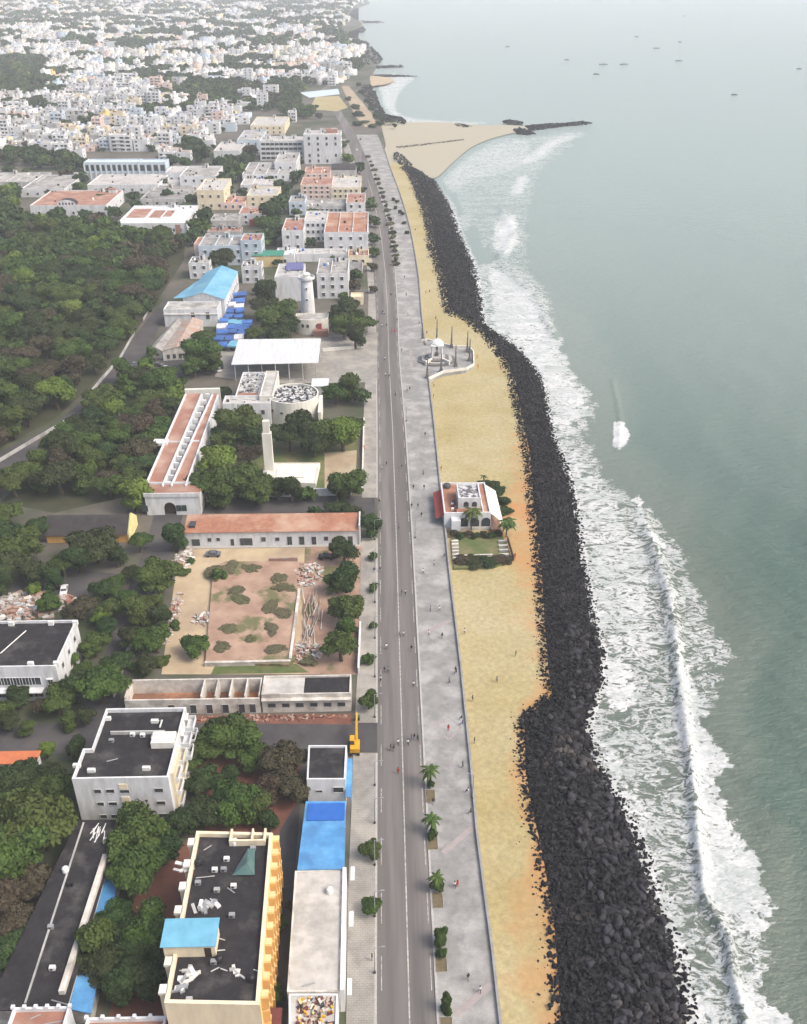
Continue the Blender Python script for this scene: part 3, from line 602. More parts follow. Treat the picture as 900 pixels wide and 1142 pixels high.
# ------------------------------------------------------------ buildings
def inset(poly, d):
    n_ = len(poly); out = []
    for i in range(n_):
        a_, b_, c = np.array(poly[i-1]), np.array(poly[i]), np.array(poly[(i+1) % n_])
        e1 = (b_-a_)/np.linalg.norm(b_-a_); e2 = (c-b_)/np.linalg.norm(c-b_); n1 = np.array([-e1[1], e1[0]]); n2 = np.array([-e2[1], e2[0]])
        k = 1+float(n1 @ n2); out.append(tuple(b_+(n1+n2)*d/max(.3, k)))
    return out
WIN = {}
def win_mesh(w_, h_, style):
    k = (round(w_, 2), round(h_, 2), style)
    if k in WIN: return WIN[k]
    b = MB(); fr = {'dark': 'plaster_grey', 'white': 'plaster_white', 'green': 'green_shutter', 'open': 'plaster_grey'}[style]
    b.box(-w_/2, w_/2, -.02, .05, 0, h_, 'window_glass')
    t = .08
    for x0, x1, z0, z1 in ((-w_/2-t, -w_/2, -t, h_+t), (w_/2, w_/2+t, -t, h_+t), (-w_/2, w_/2, h_, h_+t), (-w_/2, w_/2, -t, 0)): b.box(x0, x1, -.1, .06, z0, z1, fr)
    if style != 'open': b.box(-.03, .03, -.06, -.021, 0, h_, fr)
    if w_ < 2.4 and style in ('dark', 'white'): b.box(-w_/2-.2, w_/2+.2, -.55, .0, h_+.12, h_+.22, 'plaster_white')
    me = bpy.data.meshes.new('window'); me.from_pydata(b.v, [], b.f)
    for m_ in b.mats: me.materials.append(M[m_])
    me.polygons.foreach_set('material_index', b.m); WIN[k] = me; return me
def windows(root, poly, side, z0, fh, rows, cols, w_, h_, style='dark', u0=.08, u1=.92, name='window', skip=0., org=(0, 0)):
    A = np.array(poly[side]); B = np.array(poly[(side+1) % len(poly)]); d = B-A; ln = np.linalg.norm(d); d = d/ln; nrm = np.array([d[1], -d[0]])
    ang = math.atan2(d[1], d[0])
    for r in range(rows):
        for c in range(cols):
            if skip and random.random() < skip: continue
            u = u0+(u1-u0)*((c+.5)/cols); p = A+d*ln*u+nrm*.03
            o = link(name, win_mesh(w_, h_, style), root, (p[0]-org[0], p[1]-org[1], z0+r*fh)); o.rotation_euler = (0, 0, ang)
def bld(name, label, poly, h, wall='plaster_white', roof='concrete_roof', par=.8, t=.25, cat='building', z0=0., group=None, rz=None, cap=None):
    poly = ccw(poly); cx = sum(p[0] for p in poly)/len(poly); cy = sum(p[1] for p in poly)/len(poly)
    root = empty(name, (cx, cy, z0), 0, label, cat, group); L_ = [(p[0]-cx, p[1]-cy) for p in poly]
    b = MB(); n_ = len(L_); hp = h+par
    if par > 0:
        I = inset(L_, t); vs = [(*p, 0) for p in L_]+[(*p, hp) for p in L_]+[(*p, hp) for p in I]+[(*p, h+.02) for p in I]
        fs = []
        for i in range(n_):
            j = (i+1) % n_; fs += [(i, j, n_+j, n_+i), (n_+i, n_+j, 2*n_+j, 2*n_+i), (2*n_+i, 2*n_+j, 3*n_+j, 3*n_+i)]
        b.add(vs, fs, wall); b.build('wall', root)
        rb = MB(); rb.add([(*p, h+.05) for p in I], [tuple(range(n_))], roof)
    else:
        b.prism(L_, 0, h, wall, top=False); b.build('wall', root)
        rb = MB(); ov = inset(L_, -.35); rb.prism(ov, h, h+.22, roof, bottom=True)
    ro = rb.build('roof', root)
    if n_ > 4:
        bm = bmesh.new(); bm.from_mesh(ro.data); bmesh.ops.triangulate(bm, faces=[f for f in bm.faces if len(f.verts) > 4]); bm.to_mesh(ro.data); bm.free()
    return root, L_
def pxpoly(pts, z): return [P(x, y, z) for x, y in pts]
def axbox(xl, xr, yf, yb, h):       # axis-aligned footprint from its roof's front-left, front-right, back rows
    x0, yf_ = P(xl, yf, h); x1, _ = P(xr, yf, h); _, yb_ = P((xl+xr)/2, yb, h); return [(x0, yf_), (x1, yf_), (x1, yb_), (x0, yb_)]
def tank(root, x, y, z, r=.9, h=1.6, m='plastic_black'):
    b = MB(); b.lathe((x, y, z), [(r, 0), (r, h*.8), (r*.75, h*.92), (r*.3, h), (.02, h+.02)], m, 12); return b.build('water_tank', root, smooth=True)
def stairhead(root, x, y, z, a_=2.4, c=3., h=2.5, wall='plaster_white', roof='concrete_roof'):
    b = MB(); b.box(x-a_/2, x+a_/2, y-c/2, y+c/2, z, z+h, wall, False); o = b.build('stair_room', root)
    b = MB(); b.box(x-a_/2-.2, x+a_/2+.2, y-c/2-.2, y+c/2+.2, z+h+.003, z+h+.16, roof); b.build('roof_slab', o)
    b = MB(); b.box(x-.45, x+.45, y-c/2-.05, y-c/2+.02, z+.05, z+2, 'wood_dark'); b.build('door', o); return o
def clutter(root, L_, z, n_, seed=1, mats=('metal_grey', 'plastic_white', 'plastic_black')):
    r_ = random.Random(seed); xs = [p[0] for p in L_]; ys = [p[1] for p in L_]
    for k in range(n_):
        x = r_.uniform(min(xs)+1, max(xs)-1); y = r_.uniform(min(ys)+1, max(ys)-1)
        if len(L_) > 4 and sd_poly(np.array([x]), np.array([y]), L_)[0] < .8: continue
        b = MB(); q = r_.random()
        if q < .4:
            b.box(x-.45, x+.45, y-.3, y+.3, z+.1, z+.8, mats[k % len(mats)]); b.tube((x-.1, y-.301, z+.45), (x-.1, y-.33, z+.45), .25, .25, 'metal_dark', 10); b.build('air_conditioner', root)
        elif q < .5: tank(root, x, y, z+.05, .55, 1.1, 'plastic_black' if q < .45 else 'plastic_white')
        else:
            dx = r_.uniform(1, 3); b.tube((x, y, z+.15), (x+dx, y+r_.uniform(-1, 1), z+.15), .09, .09, mats[0], 6); b.build('roof_pipe', root)
# ---- white apartment block, lower left
H = 11
sw = P(80, 869, H+.8); se = (P(187, 869, H+.8)[0], sw[1]); yb_ = P(150, 790, H+.8)[1]; ymid = P(100, 835, H+.8)[1]; y2 = P(100, 822, H+.8)[1]
x_rear = P(107, 822, H+.8)[0]
poly = [sw, se, (se[0], yb_), (x_rear, yb_), (x_rear, ymid), (sw[0], ymid)]
root, L_ = bld('apartment_block', 'white three-storey apartment block with black stepped roof and cream balconies', poly, H, 'plaster_white', 'tar_roof', .9, .35)
cx, cy = root.location[:2]
W_, E_ = L_[0][0], L_[1][0]; S_ = L_[0][1]; N_ = L_[2][1]; wd = E_-W_
for r in range(3):
    for u, ww in ((.24, .7), (.37, .9), (.88, .8)):
        o = link('window', win_mesh(1.5 if ww > .75 else 1.2, .9, 'open'), root, (W_+wd*u, S_-.03, 1.6+3.3*r))
for r in (1, 2):
    b = MB(); b.box(W_+wd*.47, W_+wd*.56, S_-.12, S_-.005, 1.2+3.3*r+1.3, 1.2+3.3*r+2.6, 'plaster_cream'); b.build('wall_panel', root)
    link('window', win_mesh(1.7, .8, 'open'), root, (W_+wd*.52, S_-.03, 1.5+3.3*r))
for k in range(4):        # balcony stacks stepping along the east wall
    yy = S_+(N_-S_)*(.10+.24*k)
    for r in range(3):
        b = MB(); z = .9+3.3*r+1.2; x1 = E_+1.3+(.4 if k > 1 else 0)
        b.box(E_+.003, x1, yy, yy+3.4, z-.12, z, 'plaster_white'); b.box(x1-.12, x1, yy, yy+3.4, z+.003, z+.95, 'plaster_white' if k != 1 else 'plaster_cream'); b.box(E_+.003, x1-.123, yy, yy+.12, z+.003, z+.95, 'plaster_white'); b.box(E_+.003, x1-.123, yy+3.28, yy+3.4, z+.003, z+.95, 'plaster_white'); b.build('balcony', root)
        o = link('window', win_mesh(1.6, 2., 'dark'), root, (E_+.03, yy+1.7, z+.05)); o.rotation_euler = (0, 0, math.pi/2)
b = MB(); b.box(E_+.003, E_+.6, S_+1.5, S_+(N_-S_)*.45, 0, H+.3, 'plaster_cream'); b.build('stair_tower', root)
b = MB(); b.box(E_-4.8, E_-.5, (ymid-cy)+.5, (ymid-cy)+3.6, H+.06, H+1.5, 'stone_white'); b.build('roof_room', root)
b = MB(); b.box(W_+4, E_-3, (ymid-cy)+4.4, (ymid-cy)+4.7, H+.06, H+.8, 'plaster_grey'); b.build('roof_ridge_wall', root)
for x, y in ((-6.5, -5), (-3.5, -6.3), (6.5, -6), (-4, 7.5), (5.5, 6.5), (7.6, 1)): b = MB(); b.box(x-.7, x+.7, y-.3, y+.3, H+.06, H+.8, 'plastic_white'); b.build('air_conditioner', root)
for x, y in ((5.8, 4), (6.8, 7)): b = MB(); b.tube((x, y, H+.2), (x+.3, y-3, H+1.2), .16, .16, 'plastic_white', 6); b.build('roof_pipe', root)
clutter(root, L_, H+.05, 7, 3)
# ---- white hall at the left edge
H = 9
poly = axbox(-60, 61, 744, 692, H+.8); root, L_ = bld('school_hall', 'white two-storey hall with a flat black roof at the left edge', poly, H, 'plaster_white', 'tar_roof', .7, .3)
windows(root, L_, 0, 4.6, 3, 1, 9, 2.5, 2., 'white', .05, .82, org=(0, 0)); windows(root, L_, 0, 1.2, 3, 1, 9, 2.2, 1.8, 'white', .05, .82)
windows(root, L_, 0, 4.6, 3, 1, 1, 1., 1.6, 'dark', .88, .96); windows(root, L_, 1, 3.0, 3.3, 2, 3, 1.1, 1.3, 'open')
b = MB(); b.box(L_[0][0], L_[1][0]-3.5, L_[0][1]-1.8, L_[0][1]-.003, 3.6, 3.8, 'plaster_white'); b.build('canopy', root)
for x in (-3, 6, 11.5): 
    for y in (L_[0][1]+.9, L_[2][1]-.9): b = MB(); b.box(x-.6, x+.6, y-.35, y+.35, H+.06, H+1.1, 'plastic_white'); b.build('air_conditioner', root)
b = MB(); b.tube((-2, -3, H+.2), (1, 5, H+.2), .12, .12, 'plastic_white', 6); b.build('roof_pipe', root)
root, L_ = bld('tiled_cottage', 'low cottage with a bright orange tiled roof at the left edge', axbox(-30, 38, 852, 840, 3.5), 3.5, 'plaster_white', 'tile_bright', 0, cat='house')
# ---- long low black-roofed hall with pale parapet
H = 5
poly = pxpoly([(-12, 1125), (72, 1125), (133, 917), (88, 917)], H)
root, L_ = bld('long_hall', 'long low hall with a black tarred pitched roof and a pale parapet', poly, H, 'whitewash', 'tar_roof', 0)
a0 = (np.array(L_[0])*.45+np.array(L_[1])*.55) if area(L_) else 0
LL = [np.array(p) for p in pxpoly([(28, 1122), (94, 918)], H)]; c0 = np.array(root.location[:2])
b = MB(); d = LL[1]-LL[0]; ln = np.linalg.norm(d); u = d/ln; b.obox(tuple((LL[0]+LL[1])/2-c0), tuple(u), ln/2-.2, .13, H+.223, H+.5, 'plaster_grey'); b.build('roof_ridge', root)
LL = [np.array(p) for p in pxpoly([(69, 1108), (118, 955)], H+.5)]; d = LL[1]-LL[0]; ln = np.linalg.norm(d); u = d/ln
b = MB(); b.obox(tuple((LL[0]+LL[1])/2-c0), tuple(u), ln/2, .45, H+.223, H+1.1, 'whitewash'); b.build('parapet', root)
r_ = random.Random(4); b = MB()
for k in range(16):
    p = np.array(P(108+r_.uniform(-5, 10), 930+r_.uniform(-8, 10), H+.25))-c0; an = r_.uniform(1., 1.9); ln = r_.uniform(1, 2.6)
    b.obox(tuple(p), (math.cos(an), math.sin(an)), ln/2, .07, H+.226+.01*k, H+.29+.01*k, 'plastic_white')
b.build('roof_marking', root)
clutter(root, L_, H+.2, 5, 9)
# annex strip: pale-blue tarpaulin lean-to right of the long hall
root, L_ = bld('lean_to', 'narrow blue sheeted lean-to between the long black hall and trees', pxpoly([(80, 1124), (100, 1128), (134, 960), (121, 957)], 3.5), 3.5, 'whitewash', 'blue_sheet', 0)
# ---- bottom-left corner houses, cropped by the frame
for xl, xr, yf, yb, lab, rf in ((-4, 62, 1178, 1123, 'white house with red-brown terrace and spiky parapet in the bottom left corner', 'terracotta_roof'), (84, 176, 1182, 1134, 'white parapeted house with cream terrace clutter at the bottom edge', 'terracotta_roof')):
    root, L_ = bld('corner_house', lab, axbox(xl, xr, yf, yb, 6.8), 6, 'plaster_white', rf, .8, .35, cat='house')
    for k in range(6):
        x = L_[3][0]+(L_[2][0]-L_[3][0])*k/5; b = MB(); b.box(x-.25, x+.25, L_[3][1]-.4, L_[3][1]+.1, 6.803, 7.3, 'plaster_white'); b.build('parapet_post', root)
    clutter(root, L_, 6.05, 5, xl+9)
root, L_ = bld('maroon_roof_house', 'maroon sheet roof with white dish in front of the yellow hotel', axbox(178, 306, 1190, 1128, 6), 5.8, 'plaster_cream', 'maroon_roof', 0, cat='house')
b = MB(); b.lathe((-5.2, 2.6, 6.1), [(.1, 0), (.1, .8), (.9, 1.3), (1., 1.5)], 'plastic_white', 14); b.build('water_tank', root)
# ---- yellow hotel
H = 12
poly = pxpoly([(183, 1119), (289, 1121), (304, 929), (219, 927)], H+.8)
root, L_ = bld('yellow_hotel', 'yellow hotel with littered black roof and rows of orange wall fins', poly, H, 'plaster_cream', 'tar_roof', .9, .55)
L_ = [tuple(p) for p in L_]
A = np.array(L_[1]); B = np.array(L_[2]); d = (B-A)/np.linalg.norm(B-A); ln = np.linalg.norm(B-A); nr_ = np.array([d[1], -d[0]])
b = MB(); b.obox(tuple((A+B)/2+nr_*.05), tuple(d), ln/2, .045, 0, H+.6, 'plaster_yellow'); b.build('wall_face', root)
for k in range(11):
    c_ = A+d*ln*(k+.5)/11+nr_*.62
    for r in range(4):
        b = MB(); zz = .7+r*3.05; b.obox(tuple(c_), tuple(d), .16, .55, zz, zz+2.5, 'plaster_orange'); b.obox(tuple(c_+d*.75), tuple(d), .55, .5, zz+2.2, zz+2.4, 'plaster_yellow'); b.build('sun_fin', root)
    
for r in range(4):
    windows(root, L_, 1, 1.2+r*3.05, 3, 1, 11, 1.3, 1.4, 'open', .04, 1.02)
A = np.array(L_[3]); B = np.array(L_[0]); d = (B-A)/np.linalg.norm(B-A); ln = np.linalg.norm(B-A); nr_ = np.array([d[1], -d[0]])
for k in range(7):
    b = MB(); c_ = A+d*ln*(k+.5)/7+nr_*.5
    b.obox(tuple(c_), tuple(d), .5, .5, 0, H+.4, 'plaster_cream'); b.obox(tuple(c_), tuple(d), .7, .6, H+.403, H+.9, 'stone_white'); b.build('pilaster', root)
c0 = np.array(root.location[:2])
def at_roof(x, y, z=H): p = np.array(P(x, y, z))-c0; return float(p[0]), float(p[1])
x0, y0 = at_roof(190, 1068); x1, _ = at_roof(241, 1068); _, y1 = at_roof(215, 1043)
b = MB(); b.box(x0-.8, x1, y0, y1, H+.06, H+3, 'plaster_cream', False); rr_ = b.build('roof_room', root)
b = MB(); b.add([(x0-1.1, y0-.4, H+3.01), (x1+.3, y0-.4, H+3.01), (x1+.3, y1+.4, H+3.5), (x0-1.1, y1+.4, H+3.5)], [(0, 1, 2, 3)], 'cyan_sheet'); b.add([(x0-1.1, y0-.4, H+2.9), (x1+.3, y0-.4, H+2.9), (x1+.3, y0-.4, H+3.009), (x0-1.1, y0-.4, H+3.009)], [(0, 1, 2, 3)], 'cyan_sheet'); b.build('roof_sheet', rr_)
b = MB(); b.box(x1-1.6, x1-.6, y0-.05, y0-.003, H+.1, H+2.1, 'wood_dark'); b.build('door', rr_)
x0, y0 = at_roof(259, 978); x1, _ = at_roof(284, 978); _, y1 = at_roof(270, 950); xm = (x0+x1)/2+.6
b = MB(); b.add([(x0, y0, H+.4), (x1, y0, H+.4), (x1-.5, y1, H+.6), (xm-.4, y1, H+.8), (xm, y0+1.2, H+1.8)], [(0, 1, 4), (1, 2, 4), (2, 3, 4), (3, 0, 4)], 'green_glass'); b.build('skylight', root)
x0, y0 = at_roof(256, 944); x1, _ = at_roof(296, 944); _, y1 = at_roof(270, 930)
b = MB()
for q in ((x0, x1, y0, y0+.35), (x0, x0+.35, y0+.351, y1), (x0+3.6, x0+3.9, y0+.351, y1), (x1-.35, x1, y0+.351, y1)): b.box(*q, H+.06, H+1.3, 'plaster_cream')
b.build('parapet_partition', root)
clutter(root, L_, H+.05, 26, 12, ('plaster_grey', 'metal_grey', 'plastic_white'))
r_ = random.Random(8)
for (xx, yy, nn) in ((206, 1070, 0), (213, 1086, 7), (206, 1092, 6), (262, 1085, 5), (222, 1012, 8), (236, 1008, 6), (205, 968, 5), (200, 1105, 5)):
    for k in range(nn):
        p = at_roof(xx+r_.uniform(-7, 7), yy+r_.uniform(-4, 4)); an = r_.uniform(0, 3.1); b = MB()
        b.obox(p, (math.cos(an), math.sin(an)), r_.uniform(.3, 1.2), r_.uniform(.08, .4), H+.06, H+.2+r_.uniform(0, .3), r_.choice(['stone_white', 'plastic_white', 'metal_grey', 'plaster_grey'])); b.build('roof_debris', root)
# ---- long pale-roofed hall beside the road, blue roof part, black-roofed house
def road_row(name, label, px4, h, wall, roof, par=.0, **kw):
    return bld(name, label, pxpoly(px4, h+par), h, wall, roof, par, .3, **kw)
root, L_ = road_row('waterfront_hall', 'long hall with pale flat roof beside the coast road pavement', [(320, 1106), (379, 1106), (382, 969), (329, 971)], 5, 'whitewash', 'light_roof', .15)
b = MB(); A = np.array(L_[1]); B = np.array(L_[2]); d = (B-A)/np.linalg.norm(B-A); ln = np.linalg.norm(B-A)
b.obox(tuple((A+B)/2+np.array([.35, 0])), tuple(d), ln/2, .33, 0, 5.6, 'plaster_white'); b.build('side_wall', root)
for k, yy in enumerate((-9, 3, 12)): b = MB(); b.box(A[0]+1., A[0]+1.7, yy-1.4, yy+1.4, 2.8, 3., 'plaster_white'); b.build('awning', root)
clutter(root, L_, 5.05, 2, 6)
root, L_ = road_row('blue_roof_hall', 'hall with a bright blue sheet roof beside the coast road', [(334, 969), (382, 968), (384, 896), (343, 896)], 5.2, 'plaster_blue', 'blue_sheet', 0)
b = MB(); b.box(L_[0][0]+.6, L_[1][0], L_[2][1]-4.2, L_[2][1]-.2, 5.43, 5.6, 'plastic_blue'); b.build('roof_sheet', root)
H = 6.5
root, L_ = road_row('black_roof_house', 'white house with flat black roof by the street corner', [(342, 869), (385, 869), (387, 831), (344, 831)], H, 'plaster_white', 'tar_roof', .5, cat='house')
windows(root, L_, 0, 3.6, 3, 1, 1, 1.9, 1.3, 'open', .68, .94); windows(root, L_, 0, 3.6, 3, 1, 1, 1.2, .5, 'open', .2, .4)
b = MB(); x = L_[1][0]; b.box(x+.003, x+1.1, L_[1][1]-2, L_[2][1]-1, 4.3, 4.42, 'blue_sheet'); b.box(x+1.0, x+1.1, L_[1][1]-2, L_[2][1]-1, 2.3, 4.297, 'blue_sheet'); b.build('tarpaulin', root)
root, L_ = road_row('cluttered_yard', 'walled yard of red and yellow clutter at the bottom edge', [(322, 1180), (375, 1180), (377, 1108), (322, 1108)], 4.6, 'plaster_white', 'light_roof', .3)
b = MB(); r_ = random.Random(3)
for k in range(240):
    x = r_.uniform(L_[0][0]+.8, L_[1][0]-.5); y = r_.uniform(L_[0][1]+.4, L_[2][1]-.4); an = r_.uniform(0, 3); b.obox((x, y), (math.cos(an), math.sin(an)), r_.uniform(.1, .45), r_.uniform(.06, .2), 4.66, 4.7+r_.uniform(0, .5), r_.choice(['plaster_yellow', 'maroon_roof', 'whitewash', 'maroon_roof', 'metal_dark', 'yellow_paint', 'terracotta_roof', 'bark']))
b.build('clutter_heap', root, kind='stuff')
# ---- row of old whitewashed shops: roofless bays left, flat roofs right
H = 4.6
x0, yf = P(138, 779, H); x1, _ = P(289, 779, H); _, ybk = P(200, 757, H); x2, _ = P(391, 779, H)
root = empty('roofless_shop_row', ((x0+x1)/2, yf, 0), 0, 'roofless whitewashed shop row with rusty red floors and cross walls', 'building')
c = root.location; w2 = (x1-x0)/2; D = ybk-yf
b = MB(); b.box(-w2, w2, 0, .35, 0, H-.6, 'whitewash'); b.box(-w2, w2, D-.35, D, 0, H, 'whitewash'); b.build('wall', root)
MB().add([(-w2+.1, .36, .9), (w2-.1, .36, .9), (w2-.1, D-.36, .9), (-w2+.1, D-.36, .9)], [(0, 1, 2, 3)], 'rust_floor').build('floor', root)
for u in (0, .56, .665, .77, .885, .99): b = MB(); xx = -w2+2*w2*u; b.box(xx, xx+.3, .353, D-.353, 0, H, 'whitewash'); b.build('cross_wall', root)
for u in (.34, .5, .62, .74, .86, .94): o = link('doorway' if u > .4 else 'window', win_mesh(1.3, 2.4 if u > .4 else 1.2, 'open'), root, (-w2+2*w2*u, -.03, .1 if u > .4 else 1.4))
root, L_ = bld('flat_shop_row', 'whitewashed shop row with tan and black flat roof next to the roofless bays', [(x1+.4, yf), (x2, yf), (x2, ybk), (x1+.4, ybk)], H, 'whitewash', 'light_roof', .5, .3)
MB().add([(L_[0][0]+(L_[1][0]-L_[0][0])*.47, L_[0][1]+.35, H+.07), (L_[1][0]-.35, L_[0][1]+.35, H+.07), (L_[1][0]-.35, L_[2][1]-.35, H+.07), (L_[0][0]+(L_[1][0]-L_[0][0])*.47, L_[2][1]-.35, H+.07)], [(0, 1, 2, 3)], 'tar_roof').build('roof_patch', root)
b = MB(); b.box(L_[0][0], L_[1][0], L_[0][1]-.9, L_[0][1]-.003, 3.9, 4.05, 'whitewash'); b.build('canopy', root)
windows(root, L_, 0, 1.5, 3, 1, 6, 1.6, 1.1, 'open', .03, .97)
# ---- long terracotta-roofed quarters
H = 5.2
x0, yf = P(205, 592, H); x1, _ = P(400, 590, H); _, yb_ = P(300, 574, H+.6)
root = empty('tiled_quarters', ((x0+x1)/2, yf, 0), 0, 'long low white quarters with a weathered orange tiled roof', 'building'); w2 = (x1-x0)/2; D = yb_-yf
b = MB(); b.box(-w2, w2, 0, D, 0, H-.4, 'plaster_white', False); b.box(w2+.003, w2+.4, -.3, D+.2, 0, H+1.2, 'plaster_white'); b.build('wall', root)
b = MB(); b.add([(-w2-.2, -.5, H-.35), (w2, -.5, H-.35), (w2, D+.3, H+.8), (-w2-.2, D+.3, H+.8), (-w2-.2, -.5, H-.5), (w2, -.5, H-.5), (w2, D+.3, H-.39), (-w2-.2, D+.3, H-.39)], [(0, 1, 2, 3), (4, 5, 1, 0), (3, 2, 6, 7), (7, 4, 0, 3)], 'tile_orange'); b.build('roof', root)
for u, ww, hh, zz in ((.06, 2.2, 2.2, .3), (.14, 1, 1.2, 1.6), (.19, .9, 1, 1.8), (.27, .9, 2.2, .2), (.35, 3.4, 2.4, .2), (.45, 1.1, 1.3, 1.5), (.53, 1.1, 1.1, 1.6), (.6, 1.1, 2.6, .2), (.67, 1.2, 2.6, .2), (.74, 1.2, 2.6, .2), (.81, 1.1, 1.3, 1.5), (.88, 1.1, 1.3, 1.5), (.95, 1.3, 2.6, .2)):
    link('doorway' if hh > 2 else 'window', win_mesh(ww, hh, 'green' if u > .58 and u < .72 else 'open'), root, (-w2+2*w2*u, -.03, zz))
b = MB(); b.box(-w2-.1, w2, -1.2, -.003, -.05, .25, 'kerb_stone'); b.build('plinth', root)
b = MB(); b.box(-w2+1.2, -w2+2.8, D*.2, D*.55, H+.1, H+.75, 'metal_dark'); b.build('roof_unit', root)
# ---- ruin yard: slab, broken walls, timber, heaps
def px_wall(name, label, a_, c, h, t, m, cat='wall', group=None, z=0.):
    A = np.array(P(*a_)); B = np.array(P(*c)); C_ = (A+B)/2; d = B-A; ln = np.linalg.norm(d); an = math.atan2(d[1], d[0])
    b = MB(); n_ = max(1, int(ln/4)); r_ = random.Random(int(ln*10))
    vs = []; 
    b.box(-ln/2, ln/2, -t/2, t/2, 0, h, m); b.box(-ln/2-.05, ln/2+.05, -t/2-.08, t/2+.08, h+.003, h+.12, m)
    o = b.build(name); o.location = (C_[0], C_[1], z); o.rotation_euler = (0, 0, an); return tag(o, label, cat, group)
slab = [(229, 738), (238, 632), (252, 626), (332, 626), (329, 735), (322, 741)]
o = sheet('foundation_slab', slab, .75, 'rubble_slab', thick=.75); del o['kind']; tag(o, 'broken terracotta and white foundation slab in the sandy yard', 'foundation')
px_wall('ruin_wall', 'low broken white wall along the near edge of the ruined slab', (229, 743), (324, 741), 1.1, .5, 'whitewash'); px_wall('ruin_wall', 'low whitish wall along the right edge of the ruined slab', (324, 738), (334, 660), 1.0, .5, 'whitewash')
px_wall('ruin_wall', 'stub of wall at the far edge of the ruined slab', (300, 627), (332, 626), 1.2, .5, 'rubble')
def heap(name, label, cpx, rx, ry, hz, m, n_=90, size=.35, seed=0, cat='rubble heap'):
    r_ = random.Random(seed); cx_, cy_ = P(*cpx); b = MB()
    for k in range(n_):
        a_ = r_.uniform(0, 6.28); q = math.sqrt(r_.random()); x = q*rx*math.cos(a_); y = q*ry*math.sin(a_); z = (1-q*q)*hz*r_.uniform(.5, 1)
        s_ = size*r_.uniform(.4, 1.6); an = r_.uniform(0, 3.1); b.obox((x, y), (math.cos(an), math.sin(an)), s_, s_*r_.uniform(.3, .8), 0, z+s_*.5, m if isinstance(m, str) else r_.choice(m))
    o = b.build(name, label=label, cat=cat, kind='stuff'); o.location = (cx_, cy_, .03)
RM = ['rubble', 'whitewash', 'terracotta_roof', 'rubble', 'plaster_grey']
heap('rubble_heap', 'rubble heap beyond the timber pile in the sandy yard', (341, 640), 5, 6, .8, RM, 160, .4, 1); heap('rubble_heap', 'grey rubble heap by the near right slab corner', (338, 728), 4.6, 4, .9, RM, 150, .35, 2)
heap('rubble_heap', 'small rubble heap left of the slab', (228, 690), 3, 3, .6, RM, 60, .35, 3); heap('rubble_heap', 'strip of broken masonry along the yard left edge', (192, 690), 1.6, 11, .5, RM, 120, .35, 4); heap('rubble_heap', 'pale broken wall heap at the yard far left corner', (205, 625), 2.6, 6, 1.2, ['whitewash', 'rubble'], 120, .45, 5)
heap('rubble_heap', 'white and brick rubble across the ruined lot at the left edge', (28, 676), 15, 6, 1.2, RM, 380, .55, 6); heap('rubble_heap', 'red earth rubble along the cross street', (300, 801), 17, 1, .3, ['terracotta_roof', 'rubble', 'red_earth'], 160, .25, 7)
for k, (x, y, q, hz) in enumerate(((240, 640, 4, 1.6), (262, 632, 5, .9), (285, 636, 4, .8), (266, 670, 2.6, 1), (268, 660, 3, .8), (310, 648, 4, 1), (316, 655, 4, 1.1), (303, 678, 4.4, 1.1), (314, 684, 3.5, 1), (255, 697, 3.6, .8), (302, 705, 3, .9), (308, 725, 3.5, 1), (280, 712, 3, .5), (246, 715, 3, 1.2))):
    pass
r_ = random.Random(5)
for k in range(26):
    x = r_.uniform(343, 362)-(r_.random()*6); y = r_.uniform(665, 722); A = np.array(P(x, y)); ln = r_.uniform(4, 9); an = r_.uniform(1.35, 1.8)
    b = MB(); b.tube((-ln/2, 0, 0), (ln/2, 0, .1), .14, .12, 'rubble' if k % 3 else 'whitewash', 7); o = b.build('timber_pole', label=f'pale timber pole in the pile right of the ruined slab, {ordw(k+1)} laid', cat='timber pole', group='timber poles stacked in the yard'); o.location = (A[0], A[1], .2+.22*(k % 4)); o.rotation_euler = (0, r_.uniform(-.05, .05), an)
# ---- white arched customs building with twin terracotta roofs
H = 6.5
def rel(root, pts, z): c_ = root.location; return [(P(x, y, z)[0]-c_[0], P(x, y, z)[1]-c_[1]) for x, y in pts]
ctr = P(205, 500, H); root = empty('arcaded_court', (ctr[0], ctr[1], 0), 0, 'white arcaded court with long twin terracotta roofs and arched gateway', 'building')
for q, nm in (([(162, 541), (180, 541), (224, 439), (208, 439)], 'west_wing'), ([(190, 541), (206, 541), (243, 439), (236, 439)], 'east_wing')):
    Lq = rel(root, q, H); b = MB(); b.prism(Lq, 0, H, 'plaster_white', top=False); b.build('wall', root)
    MB().prism(Lq, H+.003, H+.15, 'terracotta_roof').build('roof', root)
def pbar(root, name, a_, c, z0, z1, t, m):
    A, B = [np.array(p) for p in rel(root, [a_, c], z1)]; d = B-A; ln = np.linalg.norm(d); b = MB(); b.obox(tuple((A+B)/2), tuple(d/ln), ln/2, t/2, z0, z1, m); return b.build(name, root)
for a_, c in (((162, 541), (207, 439)), ((181, 541), (225, 439)), ((191, 541), (237, 439)), ((207, 541), (243, 440))): pbar(root, 'parapet', a_, c, 0, H+.8, .5, 'plaster_white')
pbar(root, 'cross_parapet', (185, 492), (202, 492), H+.16, H+.7, .4, 'plaster_white'); pbar(root, 'cross_parapet', (212, 491), (222, 491), H+.16, H+.7, .4, 'plaster_white')
pbar(root, 'end_wall', (206, 434), (245, 433), 0, H+1, 1.2, 'stone_white')
for k in range(15):     # arcade posts of the court
    t_ = k/14; p = rel(root, [(184+t_*44, 538-t_*98)], H)[0]; b = MB(); b.box(p[0]+.3, p[0]+1.7, p[1]-.35, p[1]+.35, H-1.2, H+.3, 'plaster_white'); b.build('arcade_rib', root)
